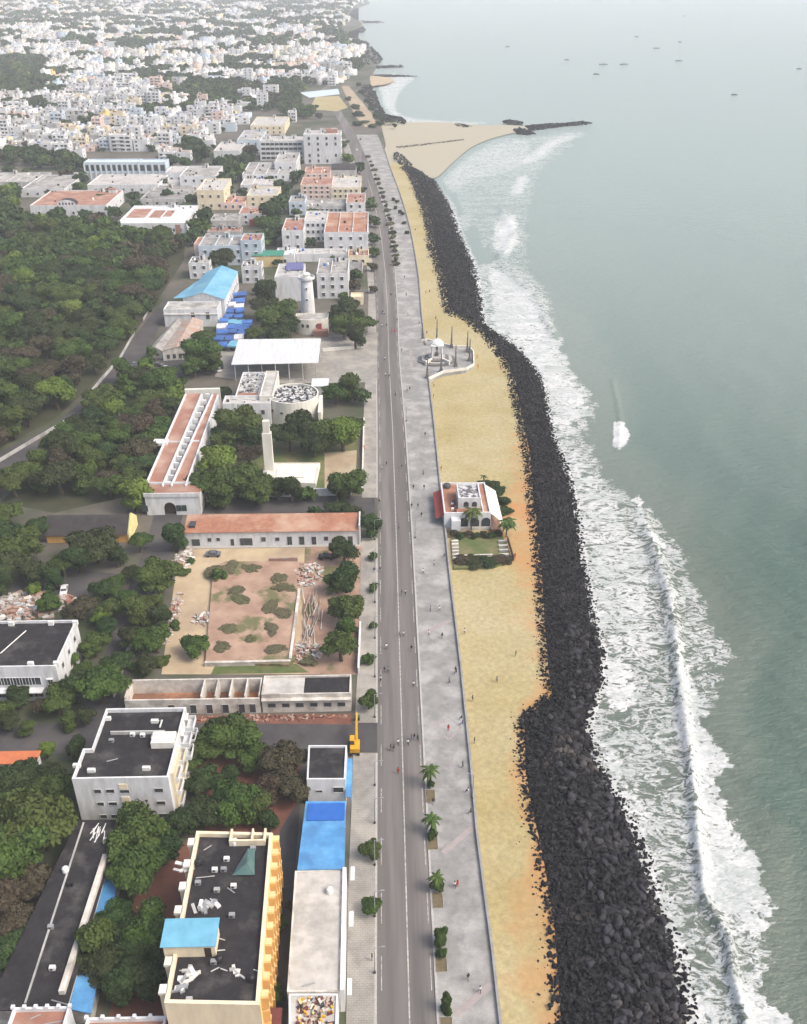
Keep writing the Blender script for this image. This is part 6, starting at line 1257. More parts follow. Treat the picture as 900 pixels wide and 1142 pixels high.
def trunk_mesh(seed):       # unit tree: crown radius 1, trunk foot at z=-1.25
    r = random.Random(seed); b = MB(); top = (r.uniform(-.08, .08), r.uniform(-.08, .08), -.45); b.tube((0, 0, -1.0), top, .10, .075, 'bark', 8)
    for k in range(5): a_ = k*1.256+r.uniform(-.3, .3); q = r.uniform(.35, .6); b.tube(top, (q*math.cos(a_), q*math.sin(a_), r.uniform(-.1, .25)), .05, .018, 'bark', 6)
    me = bpy.data.meshes.new('trunk'); me.from_pydata(b.v, [], b.f); me.materials.append(M['bark']); return me
KIN = ['dark', 'mid', 'bright', 'brown']
CRO = [crown_mesh(70+j, 'flat', 2600, 'leaf_olive', .8, .08) for j in range(4)]
CR = {k: [crown_mesh(i*7+j, kd, 8500, 'leaf_'+k, .85 if kd == 'round' else .62 if kd == 'flat' else 1.0) for j, kd in enumerate(('round', 'flat', 'round', 'tall'))] for i, k in enumerate(KIN)}
TRK = [trunk_mesh(i) for i in range(4)]
T = []      # X, Y, radius, kind, zone
def tree_px(x, y, r, kind='mid', zone='street', hf=1.25):      # crown centre in the photo
    X, Y = P(x, y+r*.3, 0); 
    for _ in range(4):
        rad = r/PXM(PX(X, Y)[1]); zc = rad*.95; X, Y = P(x, y, zc)
    T.append((X, Y, rad*(1.27 if zone == 'along the left street' else 1.16), kind, zone))
ST = 'on the coast road pavement'
for x, y, r, k in ((413, 947, 12, 'mid'), (412, 1012, 12, 'mid'), (411, 783, 11, 'mid'), (411, 734, 8, 'mid'), (416, 697, 5, 'mid'), (416, 655, 6, 'mid'), (416, 620, 6, 'mid'), (413, 586, 15, 'dark'), (413, 227, 8, 'mid'), (416, 246, 8, 'dark'), (417, 266, 8, 'dark'), (417, 280, 7, 'mid'), (416, 297, 6, 'brown'), (417, 322, 5, 'brown')): tree_px(x, y, r, k, ST)
YR = 'right of the sandy yard'
for x, y, r, k in ((383, 614, 17, 'dark'), (386, 645, 20, 'dark'), (386, 680, 20, 'mid'), (380, 722, 20, 'mid'), (376, 650, 14, 'mid'), (387, 700, 14, 'mid')): tree_px(x, y, r, k, YR)
for x, y, r, k in ((218, 719, 15, 'mid'), (245, 641, 8, 'mid')): tree_px(x, y, r, k, 'in the sandy yard')
LS = 'along the left street'
for x, y, r, k in ((177, 646, 21, 'mid'), (154, 684, 17, 'mid'), (144, 713, 13, 'dark'), (174, 714, 18, 'mid'), (163, 743, 12, 'dark'), (180, 688, 13, 'dark'), (105, 721, 15, 'mid'), (110, 764, 26, 'mid'), (64, 784, 17, 'mid'), (84, 770, 18, 'dark'), (122, 681, 13, 'mid'), (128, 655, 14, 'mid'), (92, 680, 15, 'brown'), (78, 690, 12, 'brown'), (56, 672, 12, 'mid'), (104, 608, 24, 'dark'), (24, 612, 21, 'mid'), (130, 622, 13, 'dark'), (88, 626, 16, 'dark'), (8, 630, 22, 'dark'), (40, 640, 16, 'dark'), (194, 602, 16, 'dark'), (152, 556, 18, 'bright'), (155, 606, 12, 'mid'), (20, 780, 14, 'dark'), (38, 655, 8, 'bright'), (45, 790, 10, 'brown'), (70, 712, 13, 'mid'), (118, 700, 12, 'dark'), (60, 648, 12, 'dark'), (140, 668, 12, 'mid'), (132, 742, 14, 'dark'), (10, 806, 12, 'dark'), (30, 812, 10, 'mid'), (98, 800, 10, 'dark'), (5, 575, 20, 'mid'), (168, 676, 12, 'mid'), (78, 740, 12, 'mid'), (112, 660, 14, 'dark'), (70, 632, 14, 'mid'), (146, 640, 10, 'dark'), (0, 650, 16, 'dark'), (112, 690, 10, 'bright'), (95, 748, 12, 'mid'), (160, 722, 12, 'mid'), (76, 806, 10, 'mid'), (0, 795, 14, 'mid')): tree_px(x, y, r, k, LS)
AP = 'around the white apartment block'
for x, y, r, k in ((228, 832, 22, 'mid'), (262, 826, 26, 'mid'), (246, 818, 18, 'dark'), (288, 842, 20, 'mid'), (318, 852, 24, 'brown'), (330, 880, 20, 'brown'), (300, 880, 20, 'brown'), (265, 895, 26, 'mid'), (238, 906, 22, 'dark'), (205, 915, 20, 'dark'), (285, 902, 20, 'mid'), (158, 930, 33, 'mid'), (150, 968, 32, 'mid'), (182, 948, 22, 'dark'), (86, 836, 14, 'dark'), (52, 838, 10, 'bright'), (312, 1030, 9, 'mid'), (308, 1110, 10, 'mid'), (326, 1010, 7, 'brown'), (345, 835, 0.5, 'mid'), (228, 870, 18, 'dark'), (212, 850, 14, 'mid'), (300, 918, 14, 'dark'), (255, 866, 12, 'dark')): tree_px(x, y, r, k, AP)
LL_ = 'beside the long black-roofed hall'
for x, y, r, k in ((20, 868, 24, 'dark'), (52, 872, 20, 'dark'), (10, 905, 26, 'dark'), (42, 920, 40, 'mid'), (62, 885, 24, 'mid'), (18, 960, 34, 'mid'), (4, 1005, 30, 'brown'), (38, 985, 24, 'brown'), (8, 1060, 26, 'dark'), (16, 1030, 22, 'brown'), (112, 1050, 28, 'mid'), (108, 1078, 26, 'dark'), (150, 1055, 30, 'dark'), (165, 1040, 26, 'mid'), (140, 1095, 28, 'dark'), (170, 1090, 26, 'dark'), (128, 1024, 20, 'dark')): tree_px(x, y, r, k, LL_)
MP = 'in the memorial park'
for x, y, r, k in ((268, 478, 24, 'mid'), (284, 490, 18, 'dark'), (250, 488, 16, 'mid'), (322, 486, 20, 'dark'), (338, 482, 22, 'dark'), (360, 484, 22, 'mid'), (382, 486, 20, 'bright'), (388, 476, 16, 'mid'), (350, 496, 16, 'dark'), (389, 433, 17, 'mid'), (374, 438, 15, 'mid'), (400, 440, 12, 'dark'), (388, 540, 19, 'mid'), (376, 546, 15, 'dark'), (242, 516, 24, 'bright'), (232, 540, 20, 'mid'), (262, 536, 24, 'mid'), (248, 552, 18, 'mid'), (288, 546, 20, 'mid'), (278, 510, 15, 'brown'), (308, 546, 14, 'dark'), (325, 548, 15, 'dark'), (342, 550, 11, 'mid'), (376, 566, 12, 'dark'), (392, 572, 12, 'dark'), (352, 570, 8, 'dark'), (254, 432, 0.1, 'mid'), (250, 436, 8, 'dark')): 
    if r > 1: tree_px(x, y, r, k, MP)
MK = 'around the lighthouse'
for x, y, r, k in ((296, 342, 16, 'dark'), (312, 352, 20, 'mid'), (300, 362, 17, 'mid'), (322, 364, 14, 'dark'), (288, 372, 13, 'mid'), (310, 376, 14, 'dark'), (296, 326, 14, 'dark'), (388, 352, 17, 'dark'), (402, 360, 15, 'mid'), (384, 366, 14, 'mid'), (396, 376, 14, 'dark'), (376, 356, 10, 'dark'), (226, 378, 14, 'mid'), (226, 396, 20, 'mid'), (238, 404, 14, 'mid'), (216, 408, 14, 'mid'), (172, 392, 8, 'mid'), (247, 290, 14, 'dark'), (240, 282, 12, 'dark'), (396, 306, 9, 'dark'), (392, 318, 9, 'brown'), (382, 330, 6, 'mid')): tree_px(x, y, r, k, MK)
CH = 'by the coast road bend'
for x, y, r, k in ((302, 240, 15, 'dark'), (306, 258, 14, 'dark'), (298, 262, 13, 'dark'), (312, 226, 12, 'dark'), (316, 208, 10, 'dark'), (330, 196, 9, 'dark'), (296, 250, 14, 'mid'), (288, 268, 12, 'mid'), (222, 250, 12, 'mid'), (216, 262, 12, 'dark'), (228, 240, 11, 'dark'), (252, 200, 13, 'dark'), (262, 188, 13, 'mid'), (248, 182, 12, 'dark'), (274, 176, 10, 'dark'), (252, 212, 10, 'mid'), (330, 180, 8, 'dark'), (224, 170, 12, 'dark'), (214, 160, 12, 'dark'), (346, 270, 7, 'dark'), (398, 186, 8, 'dark'), (388, 176, 7, 'bright'), (320, 160, 8, 'dark'), (214, 222, 8, 'dark'), (348, 236, 6, 'mid')): tree_px(x, y, r, k, CH)
for x, y, r, k in ((58, 218, 8, 'dark'), (88, 208, 8, 'mid'), (126, 216, 9, 'dark'), (148, 218, 7, 'dark'), (186, 216, 8, 'dark'), (128, 236, 9, 'dark'), (206, 232, 8, 'mid'), (18, 212, 8, 'dark'), (74, 192, 8, 'dark'), (90, 196, 6, 'mid'), (182, 204, 6, 'dark'), (192, 178, 8, 'dark'), (206, 180, 7, 'mid'), (152, 228, 8, 'dark'), (115, 222, 8, 'mid'), (214, 196, 6, 'dark'), (236, 188, 7, 'dark'), (10, 190, 8, 'dark'), (30, 192, 6, 'mid')): tree_px(x, y, r, k, 'among the houses beyond the park')
for x, y, r, k in ((374, 176, 5, 'dark'), (384, 160, 5, 'mid'), (330, 236, 6, 'dark'), (352, 256, 6, 'dark'), (372, 288, 5, 'mid'), (398, 290, 5, 'dark'), (310, 292, 6, 'dark'), (288, 322, 7, 'dark'), (262, 316, 5, 'mid'), (404, 212, 5, 'dark'), (270, 214, 6, 'dark'), (300, 200, 6, 'dark')): tree_px(x, y, r, k, CH)
tt = np.array([(t[0], t[1], t[2]) for t in T])
def zone_fill(poly, spacing, rr, kinds, zone, seed, avoid=True):
    r = random.Random(seed); xs = [p[0] for p in poly]; ys = [p[1] for p in poly]; pts = [P(x, y) for x, y in poly]; X0, X1 = min(p[0] for p in pts), max(p[0] for p in pts); Y0, Y1 = min(p[1] for p in pts), max(p[1] for p in pts)
    W_ = [(*p,) for p in pts]; acc = []
    for _ in range(int((X1-X0)*(Y1-Y0)/spacing**2*6)):
        X = r.uniform(X0, X1); Y = r.uniform(Y0, Y1)
        if float(sd_poly(np.array([X]), np.array([Y]), W_)[0]) < 0: continue
        rad = r.uniform(*rr)
        if any((X-a_[0])**2+(Y-a_[1])**2 < (spacing*(.75+.5*(rad/rr[1])))**2 for a_ in acc): continue
        if avoid and len(tt) and np.any((tt[:, 0]-X)**2+(tt[:, 1]-Y)**2 < (tt[:, 2]*.75+rad*.4)**2): continue
        acc.append((X, Y)); T.append((X, Y, rad, r.choices(KIN, kinds)[0], zone))
zone_fill([(-30, 262), (-30, 530), (0, 500), (58, 465), (98, 432), (128, 396), (160, 352), (176, 332), (180, 300), (206, 276), (128, 266), (100, 250), (20, 252), (15, 222), (-30, 215)], 6.6, (5., 8.2), (4, 5, .9, 2.2), 'in the walled park', 1)
zone_fill([(12, 556), (32, 530), (84, 492), (116, 454), (136, 430), (162, 410), (178, 428), (204, 440), (186, 480), (160, 535), (152, 556), (60, 559)], 5.2, (4, 7), (4, 6, .9, 2), 'left of the arcaded court', 2)
zone_fill([(-25, 500), (0, 505), (-20, 600), (-60, 600)], 7, (4, 6), (4, 5, .5, 1), 'at the far left street edge', 3)
zone_fill([(-40, 590), (48, 590), (50, 630), (20, 650), (-40, 660)], 6.5, (4, 6), (4, 5, .5, 1), 'left of the gabled house', 4)
# ------------------------------------------------------------ the town beyond: houses and trees on street blocks
GX = {}
def vnoise(X, Y, s, seed): return mnoise.noise(Vector((X/s+seed*17.3, Y/s-seed*9.1, seed)))
def in_box(px_, py_): return any(a_ < px_ < b_ and c_ < py_ < d_ for a_, b_, c_, d_ in MANUAL_BOX)
coast_w = sorted([(P(x, y)[1], P(x, y)[0]) for x, y in [(395, 185), (378, 152), (365, 136), (345, 126), (335, 112), (372, 97), (392, 84), (402, 76), (406, 60), (392, 48), (380, 42), (376, 34), (388, 20), (384, 12), (404, 3), (396, -10), (385, -25)]])
cy_, cx_ = zip(*coast_w)
HS = []; FT = []; Yc = 640.; rr = random.Random(99); rowi = 0
while Yc < 6200:
    far_ = Yc > 1900; dy = 13.5 if not far_ else 20 if Yc < 3200 else 30; rowi += 1
    if rowi % 3 == 0: Yc += 6
    X = -.47*Yc-40; xm = np.interp(Yc, cy_, cx_)-8; coli = 0
    while X < xm:
        wdt = rr.choice((rr.uniform(8, 13), rr.uniform(11, 20))) if not far_ else rr.uniform(12, 24); coli += 1
        if coli % 7 == 0: X += 5
        px_, py_ = PX(X+wdt/2, Yc); px_, py_ = float(px_), float(py_)
        if px_ > -12 and py_ < 215:
            ok = not in_box(px_, py_-3) and not in_box(px_, py_+3)
            g = vnoise(X, Yc, 120, 1)+.6*vnoise(X, Yc, 40, 2)
            big = (px_ < 52 and 66 < py_ < 108) or (305 < px_ < 345 and 92 < py_ < 135) or (215 < px_ < 275 and 105 < py_ < 118)
            if py_ > 182 and px_ < 200: g += .35
            if py_ > 165 and px_ > 195: g += .2
            yard = 333 < px_ < 384 and 95 < py_ < 124
            road_x = float(road_l(py_)) if py_ > 104 else 999
            if ok and not yard and px_ < road_x-4:
                if g > .19 or big:
                    for _ in range(2 if not far_ else 1): FT.append((X+rr.uniform(0, wdt), Yc+rr.uniform(-5, 5), rr.uniform(4.2, 7.5)*(1 if not far_ else 1.6)))
                else:
                    st = rr.choices((1, 2, 3, 4, 5), (5, 6, 3, .8, .1))[0]
                    if rr.random() < .9: HS.append((X+wdt/2+rr.uniform(-.6, .6), Yc+rr.uniform(-1.5, 1.5), wdt*.48, (dy-1.5)*rr.uniform(.36, .5), st*3.1+rr.uniform(0, .6), st))
                    if rr.random() < .34: FT.append((X+wdt*rr.random(), Yc-dy*.5, rr.uniform(2.5, 5)))
        X += wdt+rr.choice((.3, .3, 1.5))
    Yc += dy
WC = ['white', 'cream', 'pale blue', 'pink', 'grey', 'yellow']; WCm = {'white': 'plaster_white', 'cream': 'plaster_cream', 'pale blue': 'plaster_blue', 'pink': 'plaster_pink', 'grey': 'plaster_grey', 'yellow': 'plaster_yellow'}
WCc = {'white': (.62, .63, .63), 'cream': (.66, .60, .46), 'pale blue': (.46, .55, .64), 'pink': (.64, .50, .44), 'grey': (.45, .45, .45), 'yellow': (.70, .52, .2)}
RC = {'grey': (.40, .39, .37), 'pale': (.58, .56, .53), 'terracotta': (.40, .22, .15)}; RCm = {'grey': 'concrete_roof', 'pale': 'light_roof', 'terracotta': 'terracotta_roof'}
HS = [(*h, rr.choices(WC, (68, 11, 7, 6, 9, .6))[0], rr.choices(('grey', 'pale', 'terracotta'), (5, 5, 1.5))[0]) for h in HS]
HS.sort(key=lambda h: h[1])
size = sorted(range(len(HS)), key=lambda i: -(HS[i][2]*2+HS[i][4])/HS[i][1]*(1 if -5 < float(PX(HS[i][0], HS[i][1], HS[i][4])[0]) < 905 else 0))
NH = 232; ind = set(size[:NH]); pro = {}
def house_proto(wc_, rf, st, var):
    a_, c, h = 5.5, 5.5, st*3.1; root = empty('town_house', (0, 0, 0)); r = random.Random(var*31+st)
    I = inset([(-a_, -c), (a_, -c), (a_, c), (-a_, c)], .25); L_ = [(-a_, -c), (a_, -c), (a_, c), (-a_, c)]; n_ = 4; b = MB(); hp_ = h+.8
    vs = [(*p, 0) for p in L_]+[(*p, hp_) for p in L_]+[(*p, hp_) for p in I]+[(*p, h+.02) for p in I]; fs = []
    for i in range(4): j = (i+1) % 4; fs += [(i, j, n_+j, n_+i), (n_+i, n_+j, 2*n_+j, 2*n_+i), (2*n_+i, 2*n_+j, 3*n_+j, 3*n_+i)]
    b.add(vs, fs, WCm[wc_]); b.build('wall', root); MB().add([(*p, h+.05) for p in I], [(0, 1, 2, 3)], RCm[rf]).build('roof', root)
    for r_ in range(st):
        for u in ((-3.4, .6, 3.4) if var == 1 else (-2.6, 2.9) if var else (-3.2,)): link('window', win_mesh(1.3 if var != 1 else 1.8, 1.5, 'dark'), root, (u, -c-.03, 1+3.1*r_))
        o = link('window', win_mesh(1.3, 1.4, 'dark'), root, (a_+.03, 0, 1+3.1*r_)); o.rotation_euler = (0, 0, math.pi/2)
        if var == 1 and r_: b = MB(); b.box(-4, 1, -c-1.2, -c-.003, 3.1*r_, 3.1*r_+.9, WCm[wc_]); b.build('balcony', root)
    if var != 2: stairhead(root, r.choice((-3.4, 3.2)), 3, h+.04, 3, 3.4, 2.4, WCm[wc_])
    tank(root, r.uniform(-3, 3), -2.5, h+.06, .8, 1.5, ('plastic_black', 'plastic_white', 'plastic_blue')[var]); return root
LBL = {}
rowsl = {}
for i in sorted(ind):
    h = HS[i]; x_, y_ = PX(h[0], h[1], h[4]); rowsl.setdefault(int((215-float(y_))//7), []).append((float(x_), i))
rk_ = sorted(rowsl)
for a_, rk0 in enumerate(rk_):
    for k, (x_, i) in enumerate(sorted(rowsl[rk0])):
        h = HS[i]; LBL[i] = f'{h[6]} {("one","two","three","four","five")[h[5]-1]}-storey {h[7]}-roofed house, {ordw(k+1)} from left in {ordw(a_+1)} band of nearer town houses'
for i in sorted(ind):
    X, Y, hw, hd, hh, st, wc_, rf = HS[i]; var = i % 3; key = (wc_, rf, st, var)
    if key not in pro: o = pro[key] = house_proto(*key)
    else: o = copy_tree(pro[key])
    o.location = (X, Y, 0); o.scale = (hw/5.5, hd/5.5, 1); tag(o, LBL[i], 'house', 'flat-roofed town houses')
V_ = []; C_ = []; 
def fbox(x0, x1, y0, y1, z0, z1, cw, cr):
    V_.append([(x0, y0, z0), (x1, y0, z0), (x1, y1, z0), (x0, y1, z0), (x0, y0, z1), (x1, y0, z1), (x1, y1, z1), (x0, y1, z1)]); C_.append([cr, cw, cw, cw, cw])
for i, (X, Y, hw, hd, hh, st, wc_, rf) in enumerate(HS):
    if i in ind: continue
    k = rr.uniform(.82, 1.08); cw = tuple(v*k for v in WCc[wc_]); cr = tuple(v*k for v in RC[rf])
    if Y < 2600:
        fbox(X-hw, X+hw, Y-hd, Y+hd, 0, hh, cw, cr); t = .3; pz = hh+.7
        fbox(X-hw, X+hw, Y-hd, Y-hd+t, hh+.003, pz, cw, cw); fbox(X-hw, X-hw+t, Y-hd+t, Y+hd-t, hh+.003, pz, cw, cw); fbox(X+hw-t, X+hw, Y-hd+t, Y+hd-t, hh+.003, pz, cw, cw); fbox(X-hw, X+hw, Y+hd-t, Y+hd, hh+.003, pz, cw, cw)
        dk = (.22, .23, .24)
        for f in range(st):
            nw = max(2, int(hw/2.1))
            for q in range(nw):
                if rr.random() < .55: ux = X-hw+2*hw*(q+.5)/nw; fbox(ux-.6, ux+.6, Y-hd-.05, Y-hd-.003, f*3.1+1, f*3.1+2.5, dk, dk)
        if rr.random() < .4: fbox(X-hw*.8, X+hw*.1, Y-hd-1.1, Y-hd-.06, hh*.45, hh*.45+1, cw, cw)
    else: fbox(X-hw, X+hw, Y-hd, Y+hd, 0, hh, cw, cr)
    if rr.random() < .7:
        sx = X+rr.uniform(-.5, .5)*hw; sy = Y+rr.uniform(-.2, .5)*hd; fbox(sx-1.6, sx+1.6, sy-1.6, sy+1.6, hh+.003, hh+2.6+rr.random(), cw, cr)
    if rr.random() < .3: sx = X+rr.uniform(-.8, .6)*hw; sy = Y-rr.uniform(0, .7)*hd; c_ = rr.choice(((.03, .03, .03), (.6, .6, .6), (.1, .2, .5), (.35, .14, .1))); fbox(sx-.8, sx+.8, sy-.8, sy+.8, hh+.003, hh+1.5, c_, c_)
VA = np.array(V_).reshape(-1, 3); nb_ = len(V_); base = np.array([(4, 5, 6, 7), (0, 1, 5, 4), (1, 2, 6, 5), (2, 3, 7, 6), (3, 0, 4, 7)]); FA = (base[None]+8*np.arange(nb_)[:, None, None]).reshape(-1, 4)
CA = np.concatenate([np.array(C_).reshape(-1, 3), np.ones((nb_*5, 1))], 1)
link('far_town', np_mesh('far_town', VA, FA, ['painted_town'], colattr=CA), kind='stuff', label='hazy far town of packed pale flat-roofed houses running to the top of the photo', cat='houses')
# ------------------------------------------------------------ place the trees: the largest as individuals
for X, Y, r in FT: T.append((X, Y, r, rr.choices(KIN, (6, 3, .3, 1))[0], 'in the town'))
def tsize(t):
    x_, y_ = PX(t[0], t[1], t[2]); return t[2]/t[1] if -30 < x_ < 930 and -20 < y_ < 1175 else 0
od = sorted(range(len(T)), key=lambda i: -tsize(T[i])); indT = set(od[:286])
def tlabel(sel):
    out = {}; zs = {}
    for i in sel: zs.setdefault(T[i][4], []).append(i)
    for z, ii in zs.items():
        ys_ = {i: float(PX(T[i][0], T[i][1], T[i][2])[1]) for i in ii}; xs_ = {i: float(PX(T[i][0], T[i][1], T[i][2])[0]) for i in ii}
        step = 26 if len(ii) > 40 else 60; ymax = max(ys_.values()); rows_ = {}
        for i in ii: rows_.setdefault(int((ymax-ys_[i])//step), []).append(i)
        for a_, rk0 in enumerate(sorted(rows_)):
            for k, i in enumerate(sorted(rows_[rk0], key=lambda q: xs_[q])):
                kd = {'dark': 'dark green', 'mid': 'green', 'bright': 'bright green', 'brown': 'brownish green'}[T[i][3]]
                kd = 'olive' if kd[0:3] == 'bro' else kd
                out[i] = f'{kd} tree {z}, {ordw(k+1)} from left, row {("one","two","three","four","five","six","seven","eight","nine","ten","eleven","twelve","thirteen","fourteen","fifteen")[min(a_,14)]} up'
    return out
TLB = tlabel(indT); Vb = []; Fb = []; tb = []; mi_ = []; off = 0; FN = 170
lowV = {}
def low_crown(seed, n_, leaf):
    me = crown_mesh(seed, 'round', n_, 'leaf_dark', .85, leaf); v = np.zeros(len(me.vertices)*3, np.float32); me.vertices.foreach_get('co', v); t_ = np.zeros(len(me.polygons), np.float32); me.attributes['tint'].data.foreach_get('value', t_); bpy.data.meshes.remove(me); return v.reshape(-1, 3), t_
lows = [low_crown(900+i, 700, .15) for i in range(4)]; lows2 = [low_crown(950+i, 150, .27) for i in range(4)]
for i, (X, Y, r, kd, z) in enumerate(T):
    x_, y_ = PX(X, Y, r)
    if i in indT:
        root = empty('tree', (X, Y, 0), rr.uniform(0, 6.28), TLB[i], 'tree', 'trees '+z); root.scale = (r, r, r*rr.uniform(.9, 1.12))
        o = link('crown', CR[kd][i % 4], root, (0, 0, .98)); link('trunk', TRK[i % 4], root, (0, 0, .98))
    else:
        if not (-60 < x_ < 960): continue
        v, t_ = (lows if Y < 1300 else lows2)[i % 4]; a_ = rr.uniform(0, 6.28); rot = np.array([[math.cos(a_), -math.sin(a_), 0], [math.sin(a_), math.cos(a_), 0], [0, 0, 1]])
        Vb.append((v @ rot.T)*r+np.array([X, Y, r*.85])); Fb.append(np.arange(len(v)).reshape(-1, 4)+off); off += len(v); tb.append(t_); mi_.append(np.full(len(t_), KIN.index(kd)))
link('far_trees', np_mesh('far_trees', np.concatenate(Vb), np.concatenate(Fb), ['leaf_'+k for k in KIN], attrs=[('tint', 'FACE', np.concatenate(tb))], matidx=np.concatenate(mi_)), kind='stuff', label='dark tree clumps scattered through the hazy far town', cat='trees')
# bushes and hedges
def bush(name, label, cx__, rx, ry, hz, z0_, kind='mid', group=None, cat='bush', seed=0):
    X, Y = P(*cx__, z0_); o = link(name, (CRO if kind == 'olive' else CR[kind])[seed % 4], None, (X, Y, z0_+hz*.45), label=label, cat=cat, group=group); o.scale = (rx, ry, hz); o.rotation_euler = (0, 0, seed*1.3); return o
for k, (x, y, rx, ry, hz) in enumerate(((515, 627, 3.2, 3, 1.6), (530, 628, 3.6, 3, 1.8), (543, 629, 3.6, 3, 1.8), (556, 627, 3.4, 3, 1.5), (566, 626, 2.2, 2.5, 1.2))): bush('hedge_bush', f'low hedge bush on the near side of the cafe garden, {ordw(k+1)} from left', (x, y), rx, ry, hz, ZS, 'dark' if k in (1, 2) else 'brown', 'cafe hedge', seed=k)
for k, (x, y, rx, ry, hz) in enumerate(((540, 541, 2.6, 2, 1.6), (548, 543, 2.8, 3, 2), (556, 550, 2.4, 3.6, 2), (561, 562, 2.2, 4, 2), (564, 573, 2.2, 3.6, 2), (567, 585, 2.0, 3, 1.5))): bush('hedge_bush', f'dark scrub round the seaward side of the cafe, {ordw(k+1)} from the far end', (x, y), rx, ry, hz, ZS, 'dark', 'cafe scrub', seed=k)
for k, (x, y) in enumerate(((506, 597), (514, 599), (522, 598), (530, 600), (539, 598), (548, 599), (556, 597))): bush('garden_bush', f'dark garden bush in front of the cafe arches, {ordw(k+1)} from left', (x, y), 1.7, 1.4, 1.6, -.6, 'dark' if k % 2 else 'brown', 'cafe garden bushes', seed=k)
for k, (x, y, rx, ry, hz) in enumerate(((240, 640, 4, 4, 1.2), (257, 634, 4.5, 3, .8), (280, 634, 4, 2.6, .8), (266, 668, 2.6, 4, .7), (262, 660, 3, 3, .8), (311, 646, 2.8, 3.4, .8), (317, 656, 2.8, 4, 1), (302, 676, 2.6, 4, .9), (312, 684, 3.2, 3.6, .8), (254, 702, 2.8, 3, .7), (303, 702, 2.4, 3.6, .8), (309, 724, 2.4, 3.4, .8), (279, 712, 2.6, 2.2, .5), (247, 722, 2.6, 3, 1), (345, 738, 3, 2, .7))): bush('scrub_patch', f'dull scrub patch on the ruined slab, {ordw(k+1)} of those listed from the far left', (x, y), rx*.8, ry*.9, hz*.7, .6, 'olive', 'scrub on the ruined slab', seed=k)
for k, (x, y) in enumerate(((160, 752), (150, 745), (182, 740), (195, 700), (205, 640), (212, 628))): bush('roadside_bush', f'small bush beside the sandy yard, {ordw(k+1)} from the near end', (x, y), 1.8, 2.2, 1.5, 0, 'mid', 'roadside bushes', seed=k)
# ------------------------------------------------------------ palms and planters
def palm(label, x, y, rpx, hz, group, z0_=.14, nf=13, bare=False):
    X, Y = P(x, y, z0_+hz); rad = rpx/PXM(PX(X, Y)[1]); root = empty('palm_tree', (X, Y, z0_), rr.uniform(0, 6.28), label, 'palm', group)
    b = MB(); pts_ = [Vector((.12*math.sin(k*.8), .08*k*.3, hz*k/5)) for k in range(6)]
    for a_, c in zip(pts_[:-1], pts_[1:]): b.tube(a_, c, .2, .17, 'bark', 8)
    b.build('trunk', root); b = MB(); tp = pts_[-1]
    for f in range(nf):
        an = f*2.399; el = .9-.9*(f/nf); d = Vector((math.cos(an), math.sin(an), 0)); s_ = Vector((-d.y, d.x, 0)); prev = None; nsg = 6
        L0 = rad*(.85+.3*rr.random())
        for k in range(nsg+1):
            t = k/nsg; p = tp+d*(L0*t)+Vector((0, 0, L0*(el*t-.95*t*t))); wv = L0*.16*math.sin(math.pi*min(1, .12+t*.88))+.02; dr = Vector((0, 0, -wv*.5))
            cur = (p-s_*wv+dr, p+Vector((0, 0, .02)), p+s_*wv+dr)
            if prev: b.add([prev[0], prev[1], cur[1], cur[0], prev[1], prev[2], cur[2], cur[1]], [(0, 1, 2, 3), (4, 5, 6, 7)], 'leaf_mid')
            prev = cur
    o = b.build('crown', root); at = o.data.attributes.new('tint', 'FLOAT', 'FACE'); at.data.foreach_set('value', [rr.random() for _ in o.data.polygons]); return root
palm('tall palm in front of the cafe arches', 526.5, 569, 13, 6.5, 'cafe palms', -.6, 15); palm('palm at the right side of the cafe garden', 565.5, 582, 12, 5, 'cafe palms', -.9, 15); palm('small bent palm on the sand beyond the cafe', 540, 531, 5, 3, 'cafe palms', -1, 9)
for k, (x, y, r, h) in enumerate(((480, 858, 12, 4.4), (482, 912, 12, 3.6), (488, 978, 11, 3.2))): palm(f'palm in the promenade planter row, {("third","second","first")[k]} from the bottom', x, y, r, h, 'promenade palms')
for k, (x, y, rx, hz) in enumerate(((482, 934, 1.0, 2.2), (489, 992, 1.2, 2.6), (491.5, 1052, 1.25, 3.2), (497, 1127, 1.15, 3.4), (492, 1066, .9, 1.8), (480.5, 878, .9, 2))): bush('shrub', f'clipped shrub in the promenade planter row, {ordw(k+1)} listed upwards', (x, y), rx, rx*1.3, hz, .15, 'mid', 'promenade shrubs', cat='shrub', seed=k); 
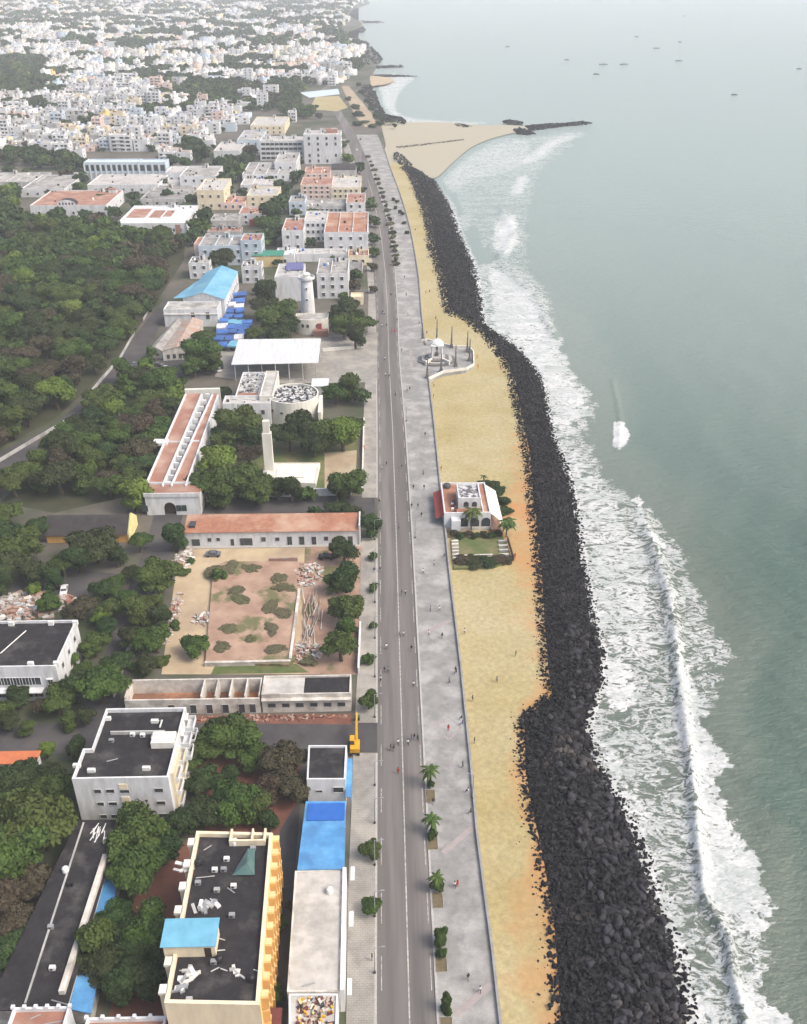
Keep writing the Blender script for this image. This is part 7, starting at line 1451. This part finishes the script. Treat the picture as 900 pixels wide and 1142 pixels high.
for k, (x, y) in enumerate(((480, 888), (482.5, 940), (488, 1004), (492, 1074), (498, 1146))):
    X, Y = P(x, y, .14); b = MB(); b.box(-.9, .9, -1.6, 1.6, 0, .03, 'dirt_dark'); q = [(-.95, -.9, -1.65, 1.65), (.9, .95, -1.65, 1.65), (-.9, .9, -1.65, -1.6), (-.9, .9, 1.6, 1.65)]
    for e_ in q: b.box(*e_, 0, .12, 'kerb_stone')
    o = b.build('planter_bed', label=f'earth planter bed under the promenade shrubs, {ordw(5-k)} from the bottom', cat='planter', group='planter beds'); o.location = (X, Y, .143)
k = 0
for y in list(range(176, 300, 5)):
    x = float(road_r(y))+2.5; k += 1; sz = 2.3+.5*math.sin(k*2.1)
    bush('median_shrub', f'brown-green shrub in the strip beside the far promenade, {ordw(k)} from the far end', (x, y), sz*.62, sz*1.3, sz*.9, .1, 'olive' if k % 3 else 'dark', 'shrubs along the far promenade', cat='shrub', seed=k)
for k, (x, y) in enumerate(((439, 224), (443, 226), (441, 233), (446, 238), (449, 240), (451, 250), (454, 261))): bush('promenade_shrub', f'dark shrub beside the far sea wall, {ordw(k+1)} from the far end', (x, y), 1.6, 1.8, 2.2, .1, 'dark', 'shrubs by the far sea wall', cat='shrub', seed=k)
for k, (x, y, r) in enumerate(((420, 131, 4), (426, 133, 4), (414, 122, 4), (410, 114, 4), (424, 140, 4), (416, 142, 4), (404, 104, 4), (400, 96, 4), (400, 130, 5), (406, 138, 4), (398, 140, 4), (396, 122, 5), (388, 112, 4), (434, 137, 3), (439, 136, 3), (440, 141, 2.5))): bush('coast_bush', f'dark coastal bush by the far tan walkway, {ordw(k+1)} of the cluster', (x, y), r*1.2, r*1.6, r*1.0, 0, 'dark', 'coastal bushes', seed=k)
# ------------------------------------------------------------ haze
hb = MB(); hb.box(-7100, 12500, -260, 9000, -5.2, 146, 'rubble'); hz = hb.build('haze', kind='stuff', label='pale haze over the far town and sea', cat='haze')
hm = bpy.data.materials.new('haze'); hm.use_nodes = True; n = hm.node_tree; n.nodes.clear(); o_ = n.nodes.new('ShaderNodeOutputMaterial'); pv = n.nodes.new('ShaderNodeVolumePrincipled')
pv.inputs['Color'].default_value = (.88, .94, 1.0, 1); pv.inputs['Density'].default_value = .00017; pv.inputs['Anisotropy'].default_value = -.1
n.links.new(pv.outputs[0], o_.inputs['Volume']); hz.data.materials.clear(); hz.data.materials.append(hm); hz.visible_shadow = True
